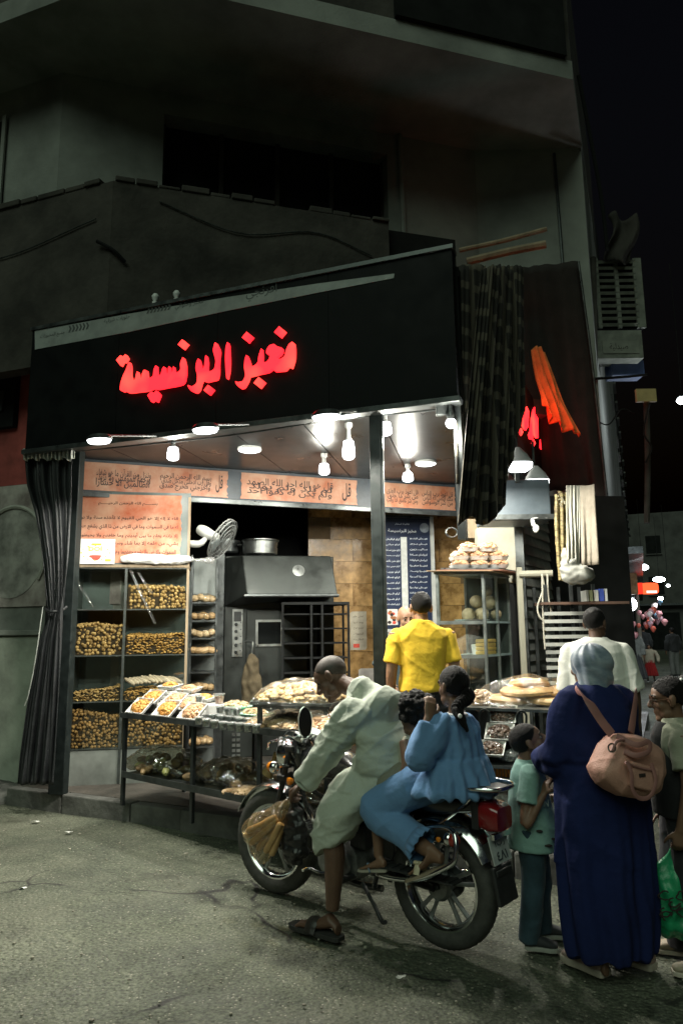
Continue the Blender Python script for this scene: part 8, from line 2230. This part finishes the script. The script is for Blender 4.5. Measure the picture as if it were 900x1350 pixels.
# headscarf
hj = MB(); hd_ = Kn['head']; s_h = .95
r_, f_, u_ = basis((-.3, 1, 0), (0, 0, 1)); Rh = np.array([r_, f_, u_]).T
hj.ell(hd_ + V(0, -.012, .028), (.088, .112, .098), Rh, 22, 14)
hj.sweep([hd_ + V(0, -.02, .0), hd_ + V(0, -.028, -.06), hd_ + V(0, -.02, -.12), hd_ + V(0, -.01, -.165)], [r_ * k for k in (.086, .082, .09, .115)], [f_ * k for k in (.095, .085, .085, .10)], 20)
def hjf(co, no):
    q = co - hd_; a = np.arctan2(q @ r_, -(q @ f_)); zz = q[:, 2]
    d = .0032 * np.sin(zz * 75 + 5 * np.cos(a) + 2 * a) * np.clip((.06 - zz) / .08, 0, 1) + .003 * np.sin(9 * a + 20 * zz)
    face = (q @ f_) - .085
    return d
put(hj, 'headscarf', mat('blue_satin', (.17, .24, .34), .38, var=.3, vs=7, col2=(.34, .40, .46), sheen=.3, stretch=(1, 1, 2.4)), nav, .007, 2, hjf)
# sneakers
m_pinks = mat('pink_knit', (.42, .31, .27), .85, var=.12, vs=30, bump=.2, bs=150); m_psole = mat('pale_rubber', (.52, .46, .38), .6, var=.1)
def nloc(w):
    a = nav.rotation_euler[2]; w = V(w) - V(*nav.location); c, s = math.cos(-a), math.sin(-a)
    return V(w[0] * c - w[1] * s, w[0] * s + w[1] * c, 0)
for (hx, hy), (tx, ty) in (((799, 1289), (744, 1264)), ((862, 1280), (822, 1266))):
    he, to = nloc(gnd(hx, hy)), nloc(gnd(tx, ty)); d = unit(to - he); to = he + d * .245
    mb = MB(); shoe(mb, he, to, .098, .085); mb.tube([he + d * .06 + V(0, 0, .07), he + d * .055 + V(0, 0, .12)], [.042, .044], 14)
    o = put(mb, 'shoe', m_pinks, nav, .006, 3); part(sole_mb(he, to, .105, .032), 'sole', m_psole, o, local=True, bev=.008)
# backpack (worn: a thing of its own)
bk = thing('backpack', 'dusty pink backpack with loose straps on the navy abaya', 'backpack', nav.location, nav.rotation_euler[2])
m_pink = mat('dusty_pink', (.56, .30, .235), .6, var=.12, vs=7, bump=.2, bs=120)
m_pinkd = mat('rose_strap', (.36, .17, .155), .55, var=.12, vs=9)
def nl(px, py, t):
    """pixel -> woman-local point on the plane y = t"""
    a = nav.rotation_euler[2]; fx = V(-math.sin(a), math.cos(a), 0); rx = V(math.cos(a), math.sin(a), 0); o_ = V(*nav.location)
    d = ray(px, py); k = (np.dot(o_ - CAMO, fx) + t) / np.dot(d, fx); w = CAMO + d * k - o_
    return V(float(w @ rx), float(w @ fx), float(w[2]))
BKY = -.235
out_ = [(806, 964), (842, 968), (866, 985), (868, 1010), (862, 1044), (835, 1054), (805, 1048), (784, 1030), (779, 1012), (792, 985)]
P2 = chaikin([(nl(x, y, BKY)[0], nl(x, y, BKY)[2]) for x, y in out_], 2)
cen = sum(P2) / len(P2); P2 = [cen + (p - cen) * .93 for p in P2]
bkm = MB(); R_ = []
for yy, k in ((-.175, .95), (-.20, 1.02), (-.25, 1.04), (-.30, .96), (-.33, .72), (-.335, .3)):
    R_.append(np.array([V(cen[0] + (p[0] - cen[0]) * k, yy, cen[1] + (p[1] - cen[1]) * k) for p in P2]))
bkm.rings(R_)
fused(bkm, 'pack_body', m_pink, bk, .008, 3, lambda co, no: .003 * vnoise(co * V(16, 16, 24), 3) + creases(co, [((18, 8, 22), 1), ((-20, 6, 14), .8)], .007, 2, 2.5))
f0 = [nl(x, y, -.335) for x, y in ((815, 975), (848, 985), (846, 1004), (822, 996))]
fm_ = MB(); q = [nl(x, y, -.32) for x, y in ((826, 1002), (862, 1012), (857, 1044), (824, 1036))]; q2 = [p + V(0, -.035, 0) for p in q]
fm_.hexa(q + q2); o = part(fm_, 'front_pocket', m_pink, bk, local=True); bevel(o, .012, 3)
part(MB().tube([nl(824, 1005, -.357), nl(842, 1012, -.358), nl(862, 1016, -.357)], .006, 6, 10), 'zip', m_pinkd, bk, smooth=True, local=True)
part(MB().box(nl(846, 1022, -.357), (.035, .004, .014)), 'pack_badge', m_ink, bk, local=True)
def strap(pts, w, name='strap', m=None):
    mb = MB(); mb.tube(pts, w, 10, 26, flat=((0, 1, 0), .22)); return part(mb, name, m or m_pinkd, bk, smooth=True, local=True)
strap([nl(754, 914, .06), nl(760, 910, -.06), nl(775, 925, -.19), nl(792, 950, -.225), nl(806, 968, -.245)], .023)
strap([nl(838, 912, .04), nl(838, 916, -.09), nl(835, 940, -.2), nl(831, 966, -.24)], .021)
strap([nl(812, 970, -.32), nl(838, 982, -.37), nl(854, 978, -.375), nl(855, 990, -.375), nl(838, 996, -.36), nl(822, 990, -.33)], .012, 'flap_strap')
strap([nl(826, 1004, -.36), nl(832, 1020, -.372), nl(833, 1040, -.372), nl(842, 1052, -.365), nl(856, 1050, -.365), nl(864, 1030, -.37), nl(858, 1006, -.36)], .010, 'pocket_strap')
part(MB().torus(nl(806, 986, -.345), V(.2, 1, 0), .018, .004, 18, 6), 'metal_ring', m_chrome, bk, smooth=True, local=True)
part(MB().tube([nl(806, 990, -.345), nl(812, 978, -.35), nl(822, 975, -.345)], .007, 6, 10), 'ring_tab', m_pinkd, bk, smooth=True, local=True)

# ---- young woman with glasses at the right edge
rb0 = V(1.70, 3.80, 0)
HR = at(885, 893, 3.80)[2]
rwn = person('young woman with glasses and hair bun in sage top carrying a green bag', rb0, 165, HR)
Kr = stand(rwn, HR, m_skinM, head_s=.92, headf=(.05, 1, -.12), hips=.09, sho=.16, larm=[(-.215, .0, .87), (-.21, .05, .66), (0, .15, -1), (1, 0, 0)], rarm=[(.21, .0, .87), (.2, .05, .66), (0, .15, -1), (-1, 0, 0)], hcurl=(.8, .9, .6), eyes=True, foot=.24, lfoot=(-.12, -.02), rfoot=(.09, .04))
tee(rwn, Kr, HR, cloth('sage_knit', (.30, .31, .235)), 'top', .165, .105, .78, .36, .155, 3, .005, shoulder=.165, sl_r=.075)
ve = MB(); sz = Kr['shz']; ve.sweep([V(0, 0, sz + .03), V(0, 0, sz - .04), V(0, 0, sz - .2), V(0, 0, .76), V(0, 0, .70)], [V(k, 0, 0) for k in (.09, .135, .182, .192, .195)], [V(0, k, 0) for k in (.09, .122, .136, .142, .142)], 22); put(ve, 'vest', cloth('black_knit', (.02, .02, .022)), rwn, .009, 2)
trousers(rwn, Kr, HR, cloth('charcoal_cotton', (.03, .031, .035)), r0=.115, r1=.1, r2=.11)
hair_cap(Kr['head'], (.05, 1, -.12), (0, 0, 1), Kr['hs'], m_hair, rwn, 1.07, (-.06, -.01, .068), rough=.003, thick=.018)
mb = MB(); mb.ell(Kr['head'] + V(0, -.085, .075), (.055, .05, .05)); mb.ell(Kr['head'] + V(0, -.1, .02), (.05, .04, .05)); put(mb, 'hair_bun', m_hair, rwn, .008, 1, lambda co, no: .006 * vnoise(co * 60, 4))
gl_ = MB(); hq = Kr['head']; r_, f_, u_ = basis((.05, 1, -.12), (0, 0, 1)); hs_ = Kr['hs']
for k in (-1, 1):
    c = hq + hs_ * (r_ * k * .033 + f_ * .098 + u_ * .002)
    gl_.tube([c + .024 * (r_ * math.cos(t) * 1.1 + u_ * math.sin(t)) for t in np.linspace(0, 2 * math.pi, 18, endpoint=False)], .0025, 6, closed=True)
    gl_.tube([c + r_ * k * .026, hq + hs_ * (r_ * k * .079 + f_ * .01 + u_ * .008)], .0025, 6)
gl_.tube([hq + hs_ * (r_ * -.008 + f_ * .102), hq + hs_ * (r_ * .008 + f_ * .102)], .0025, 6)
part(gl_, 'glasses', mat('brown_frame', (.10, .04, .02), .3, var=.1), rwn, smooth=True, local=True)
shoes(rwn, Kr, mat('tan_leather', (.36, .30, .22), .6, var=.15), m_psole, .085, .07, 1.6)
part(MB().ell(Kr['head'] + V(-.03, -.06, .10), (.014, .01, .01)), 'hair_clip', m_white, rwn, smooth=True, local=True)
# green plastic bag in her hand
gbp = at(888, 1118, 3.80)
gbg = thing('green_bag', 'thin green plastic carrier bag with black print hanging from her hand', 'plastic bag', (gbp[0], 3.72, gbp[2] - .5))
gm = MB(); top = at(886, 1112, 3.74); bcen = at(888, 1180, 3.74)
gm.sweep([top + V(0, 0, .0), top + V(0, 0, -.07), V(bcen[0] + .005, 3.74, bcen[2] + .1), V(bcen[0] + .0, 3.74, bcen[2] - .02), V(bcen[0], 3.74, bcen[2] - .13), V(bcen[0], 3.74, bcen[2] - .19)], [V(k, 0, 0) for k in (.012, .05, .095, .125, .125, .07)], [V(0, k, 0) for k in (.012, .035, .06, .08, .075, .04)], 22)
m_green = mat('green_polythene', (.02, .30, .13), .35, var=.25, vs=9, bump=.3, bs=30)
me = remesh(gm, .009, 1, lambda co, no: .010 * vnoise(co * 22, 2) + .006 * np.sin(co[:, 0] * 90 + 3 * vnoise(co * 9, 1)), 'bag'); me.materials.append(m_green)
o = link('bag_body', me, gbg); o.location = (-V(*gbg.location)).tolist()
gx = MB()
r = random.Random(3)
for k in range(7):
    c = V(bcen[0] - .085 + .04 * (k % 3), 3.74 - .085 + .006 * (k % 3 == 0), bcen[2] + .03 - .045 * (k // 3) - .03 * (k % 2)); a = r.uniform(0, 3)
    pts = [c + V(.025 * math.cos(t + a) * (1 + .3 * math.sin(3 * t)), -.012, .02 * math.sin(t + a)) for t in np.linspace(0, 4.5, 12)]
    part(MB().tube(pts, .0035, 5), 'print', m_ink, gbg, smooth=True)
# ================================================================== things on the street side of the building
def stw(px, py, Y): return at(px, py, Y)
# air conditioner on the side wall
acY = 10.4
a0, a1 = at(789, 432, acY), at(842, 340, acY)
ac = thing('air_conditioner', 'tall louvred air conditioner casing high on the dark side wall', 'air conditioner', ((a0[0] + a1[0]) / 2, acY, a0[2]))
m_ac = mat('dirty_cream_metal', (.17, .18, .155), .6, var=.3, vs=6)
w_, h_ = a1[0] - a0[0], a1[2] - a0[2]; cx, cz_ = (a0[0] + a1[0]) / 2, (a0[2] + a1[2]) / 2
part(MB().box((cx, acY + .3, cz_), (w_, .5, h_)), 'casing', m_dark, ac)
for x in (a0[0] + .03, cx - .02, a1[0] - .08): part(MB().box((x, acY + .03, cz_), (.06, .05, h_)), 'mullion', m_ac, ac)
part(MB().box((a1[0] - .03, acY + .03, cz_), (.1, .06, h_)), 'mullion', m_ac, ac)
for k in range(11):
    z = a0[2] + h_ * (k + .5) / 11
    part(MB().box((cx - .02, acY + .02, z), (w_ - .1, .03, h_ / 11 * .45), np.array(Matrix.Rotation(.5, 3, 'X'))), 'louvre', m_ac, ac)
b0, b1 = at(784, 472, acY - .1), at(846, 434, acY - .1)
sg = thing('wall_box_sign', 'small pale box sign with Arabic letters under the air conditioner', 'sign', ((b0[0] + b1[0]) / 2, acY - .1, b0[2]))
part(MB().box(((b0[0] + b1[0]) / 2, acY + .1, (b0[2] + b1[2]) / 2), (b1[0] - b0[0], .35, b1[2] - b0[2])), 'box', m_ac, sg, bev=.01)
part(MB().box(((b0[0] + b1[0]) / 2 + .03, acY - .082, (b0[2] + b1[2]) / 2 - .05), (b1[0] - b0[0] - .2, .012, .2)), 'panel', mat('dull_panel2', (.2, .21, .18), .6), sg)
lettering('صيدلية', 'letters', m_ink, sg, V((b0[0] + b1[0]) / 2, acY - .089, (b0[2] + b1[2]) / 2 - .05), V(1, 0, 0), U3, width=.28, height=.12, depth=.002)
p0, p1 = at(805, 496, acY + .2), at(846, 476, acY + .2)
solo(MB().box(((p0[0] + p1[0]) / 2, acY + .3, (p0[2] + p1[2]) / 2), (p1[0] - p0[0], .3, p1[2] - p0[2])), 'blue_panel', mat('blue_board', (.03, .05, .11), .5, var=.2), 'blue panel under the small box sign', 'panel', bev=.01)
p0, p1 = at(838, 530, 9.5), at(863, 513, 9.5)
solo(MB().box(((p0[0] + p1[0]) / 2, 9.5, (p0[2] + p1[2]) / 2), (p1[0] - p0[0], .05, p1[2] - p0[2])), 'yellow_sign', mat('dull_yellow', (.42, .36, .16), .6, var=.2), 'small dull yellow sign plate on a bracket', 'sign', bev=.004)
# brackets, conduits, hanging wires
for k, (pts, Y, r_, nm, lab) in enumerate([
    ([(773, 500), (820, 497), (852, 494)], 9.8, .02, 'bracket', 'horizontal iron bracket above the yellow sign plate'),
    ([(781, 340), (783, 470), (786, 640)], 10.2, .05, 'drain_pipe', 'vertical drain pipe beside the air conditioner'),
    ([(851, 530), (853, 600), (852, 690)], 9.6, .04, 'conduit', 'pale vertical conduit under the yellow sign plate'),
    ([(855, 532), (848, 570), (858, 590), (850, 610)], 9.5, .012, 'loose_wire', 'loose wire curling beside the pale conduit'),
    ([(772, 545), (800, 560), (818, 540), (836, 545)], 9.7, .01, 'loose_wire', 'sagging wire between bracket and drain pipe'),
    ([(762, 100), (790, 250), (800, 330)], 9.9, .03, 'hanging_cable', 'thick cable running down the corner of the building')]):
    solo(MB().tube([at(x, y, Y) for x, y in pts], r_, 8, 24), nm, m_brown if k in (1, 2) else m_dark, lab, 'pipe' if k in (1, 2) else 'wire', smooth=True)
# crumpled blind near the top of the wall
mb = MB().grid(lambda u, v: at(800 + 38 * u + 6 * math.sin(5 * v), 285 + 60 * v, 10.3) + V(0, -.08 * math.sin(9 * u + 3 * v), .05 * math.sin(7 * u)), 16, 14)
cloth_thing(mb, 'torn_blind', m_brown, 'crumpled pale blind hanging above the air conditioner', 'blind')

# ================================================================== far street
SD = 67.5
stdir = unit(V(math.cos(math.radians(SD)), math.sin(math.radians(SD)), 0))
m_far = mat('far_wall', (.09, .09, .085), .9, var=.3, vs=1.2, bump=.2, bs=8)
def far_house(name_lab, o, deg, L_, D, Hh, seed, rows=3, cols=4, shop=True):
    F_ = Frame(o, deg); r = random.Random(seed)
    t = thing('street_house', name_lab, 'building', F_.p(L_ / 2, D / 2, 0), 0, 'unlit houses along the street')
    part(MB().fbox(F_, 0, L_, 0, D, 0, Hh), 'wall', m_far, t)
    for j in range(rows):
        for i in range(cols):
            s = L_ * (i + .5) / cols; z = 4.0 + j * 3.0
            w = part(MB().fbox(F_, s - .5, s + .5, -.03, -.002, z, z + 1.3), 'window', m_dark, t)
            part(MB().fbox(F_, s - .56, s + .56, -.12, -.031, z - .1, z - .02), 'sill', m_far, w)
    part(MB().fbox(F_, -.1, L_ + .1, -.5, -.002, 3.2, 3.35), 'shop_awning', m_darksteel, t)
    if shop:
        for i in range(cols):
            s = L_ * (i + .5) / cols
            part(MB().fbox(F_, s - L_ / cols * .42, s + L_ / cols * .42, -.04, -.002, .1, 2.7), 'shop_front', m_dark, t)
    return t
base = V(3.72, 9.95, 0)
k = 0
o_ = base.copy() + stdir * 6
for L_, Hh, lab in ((8, 9, 'dim house just beyond the bakery building on the same side'), (9, 11, 'taller dim house farther up the street on the bakery side'), (12, 9, 'last dim house up the street on the bakery side')):
    n_ = V(-math.sin(math.radians(SD)), math.cos(math.radians(SD)), 0)
    far_house(lab, (o_ - n_ * 0)[:2], SD, L_, 6, Hh, k); o_ = o_ + stdir * (L_ + .1); k += 1
# opposite side: faces back to the street (turned round)
oo = base + stdir * 4 + V(7.6, -3.2, 0)
for L_, Hh, lab in ((9, 8, 'nearest dark house on the far side of the street'), (10, 10, 'taller dark house opposite, next one up the street'), (14, 9, 'dark house opposite at the far end of the street')):
    e_ = oo + stdir * L_
    far_house(lab, e_[:2], SD + 180, L_, 6, Hh, k + 9); oo = e_ + stdir * .1; k += 1
far_house('dark house closing off the far end of the street', (base + stdir * 46 + V(-9, 4, 0))[:2], -22.5, 26, 5, 10, 30, 2, 8)
# lit shop lamp, street signs and balloons
def far_lamp(px, py, Y, r_, label, power, col=(.9, .97, 1.0), wide=1.0, name='street_lamp'):
    p = at(px, py, Y); t = thing(name, label, 'lamp', p - V(0, 0, r_))
    part(MB().ell(p, (r_ * wide, r_, r_ * .75)), 'lens', glow('far_led', col, 14), t, smooth=True)
    part(MB().box(p + V(0, .02, r_ * .9), (r_ * wide * 1.2, r_ * 1.2, r_ * .3)), 'cap', m_darksteel, t, bev=.01)
    part(MB().tube([p + V(0, .02, r_), p + V(.01, .02, r_ + 1.0), p + V(0, .02, r_ + 2.2)], .006, 5, 6), 'cable', m_dark, t)
    if power: lamp('lamp_light', 'POINT', p + V(0, 0, -r_ - .1), power, t, col=col, size=.1)
far_lamp(811, 752, 13.5, .13, 'bright white double shop lamp over the side street', 60, wide=1.35)
far_lamp(846, 748, 24, .14, 'white lamp on the pole above the red sign', 50, wide=1.5)
far_lamp(868, 764, 26, .12, 'thin white lamp just beyond the red sign', 30, wide=1.9)
far_lamp(870, 789, 32, .11, 'small round white lamp far up the street', 20, wide=1.1)
far_lamp(899, 528, 10.5, .075, 'bright lamp high over the street at the picture edge'.replace(' at the picture edge', ' opposite the air conditioner'), 30, wide=1.2)
far_lamp(830, 797, 18, .22, 'tall glowing shop window lamp beside the far pavement', 30, wide=.7)
pl_ = at(837, 760, 24)
solo(MB().tube([V(pl_[0], 24, 0), V(pl_[0], 24, 2.6), V(pl_[0] + .1, 24, 3.9)], [.07, .06, .05], 8, 12), 'lamp_pole', mat('pale_pole', (.35, .35, .3), .7, var=.2), 'pale lamp pole beside the red sign', 'pole', smooth=True)
p0, p1 = at(845, 783, 22), at(868, 768, 22)
rs = thing('red_shop_sign', 'glowing orange red box sign hanging over the far street', 'sign', ((p0[0] + p1[0]) / 2, 22, p0[2]))
part(MB().sweep([V((p0[0] + p1[0]) / 2 + .03, 22 + y, (p0[2] + p1[2]) / 2) for y in (0, .05, .25, .3)], [V(k * (p1[0] - p0[0]) * .42, 0, 0) for k in (.95, 1, 1, .95)], [V(0, 0, k * (p1[2] - p0[2]) * .5) for k in (.95, 1, 1, .95)], 20, e=5), 'lit_box', glow('orange_red', (1.0, .10, .03), 1.6), rs, smooth=True)
part(MB().box(V(p0[0] + .0, 22.1, (p0[2] + p1[2]) / 2), (.1, .2, p1[2] - p0[2])), 'lit_end', glow('deep_red', (.8, .04, .02), 1.0), rs)
part(MB().box(V((p0[0] + p1[0]) / 2 + .02, 21.96, p0[2] + .06), (.3, .05, .07)), 'white_line', glow('pale_line', (1, .7, .6), 1.6), rs)
# balloon seller's cluster
r = random.Random(17); cols_ = [((.55, .25, .27), 'pink'), ((.6, .12, .08), 'red'), ((.65, .55, .55), 'white'), ((.12, .22, .32), 'blue'), ((.5, .3, .36), 'rose')]
for k in range(34):
    x = 862 + r.gauss(0, 8.5); y = 812 + r.gauss(0, 9.5) + abs(x - 862) * .2
    if y > 838: y = 830
    c, cn = cols_[(k * 7) % 5 if x > 852 else (k % 2)]
    p = at(x, y, 20 + r.uniform(-.4, .4)); R_ = r.uniform(.055, .085)
    mb = MB(); mb.lathe(p, U3, [(.006, -R_ * 1.35), (R_ * .5, -R_ * .95), (R_ * .92, -.3 * R_), (R_, .15 * R_), (R_ * .75, .75 * R_), (.01, 1.02 * R_)], 12)
    solo(mb, 'balloon', mat('balloon_' + cn, c, .35, var=.05), cn + ' balloon in the seller\'s cluster under the red sign', 'balloon', cn + ' balloons in the street cluster', smooth=True)
lamp_b = far_lamp(880, 772, 19.6, .05, 'small lamp hanging over the balloon cluster', 45)
# goods hung along the near side street
for k, (px, py, Y, w, h, c, lab) in enumerate([(804, 820, 11, .5, 1.3, (.05, .055, .05), 'dark stack of goods against the side street wall'), (822, 770, 17, .5, .5, (.35, .2, .1), 'brown cartons on a shop shelf up the street')]):
    p = at(px, py, Y); solo(MB().box(p, (w, .4, h)), 'goods_stack', mat('goods_%d' % k, c, .8, var=.4, vs=7), lab, 'goods', bev=.03)
# passers-by, small
def passer(label, px, py_feet, H, face, top, bottom, skirt=False, skin=None, hair=True, scarf=None, arms=None, m_t=None):
    g = gnd(px, py_feet)
    t = person(label, (g[0], g[1], 0), face, H, 'people walking up the street')
    K = stand(t, H, skin or m_skinM, voxel=.014, hands=True, larm=arms[0] if arms else None, rarm=arms[1] if arms else None)
    tee(t, K, H, top, 'top', .2 * H / 1.7, .125 * H / 1.7, .5 * H, .9, voxel=.016)
    if skirt:
        mb = MB(); mb.sweep([V(0, 0, z) for z in (.6 * H, .5 * H, .3 * H, .17 * H)], [V(k * H / 1.7, 0, 0) for k in (.15, .2, .29, .34)], [V(0, k * H / 1.7, 0) for k in (.12, .16, .24, .28)], 20); put(mb, 'skirt', bottom, t, .016, 2, lambda co, no: .012 * np.sin(14 * np.arctan2(co[:, 1], co[:, 0])))
    else: trousers(t, K, H, bottom, voxel=.016)
    if scarf:
        mb = MB(); mb.ell(K['head'] + V(0, -.02, .02), V(.09, .11, .105) * K['hs']); mb.ell(K['head'] + V(0, -.02, -.1), V(.1, .1, .09) * K['hs']); put(mb, 'headscarf', scarf, t, .014, 2)
    else: hair_cap(K['head'], (0, 1, 0), (0, 0, 1), K['hs'], m_hair, t, 1.06, (-.07, -.01, .07), thick=.015)
    shoes(t, K, m_sole, m_white, .09, .08, H)
    return t
c_dk = cloth('dark_street_cloth', (.03, .032, .034)); c_gr = cloth('grey_street_cloth', (.14, .15, .14)); c_rd = cloth('red_dress', (.30, .02, .02)); c_be = cloth('beige_street', (.38, .34, .26))
passer('woman in grey top and long black skirt walking down the far street', 838, 908, 1.66, -100, c_gr, c_dk, True, scarf=c_dk)
passer('little girl in a red dress walking beside the woman in grey', 858, 899, 1.12, -105, c_be, c_rd, True, hair=True)
passer('dark clothed passer-by behind the man in white shirt', 812, 912, 1.65, -60, c_dk, c_dk)
passer('passer-by in dark clothes far up the street under the balloons', 851, 885, 1.68, 60, c_dk, c_dk)
passer('passer-by in dark clothes standing near the houses opposite', 890, 892, 1.62, 100, c_dk, c_gr)
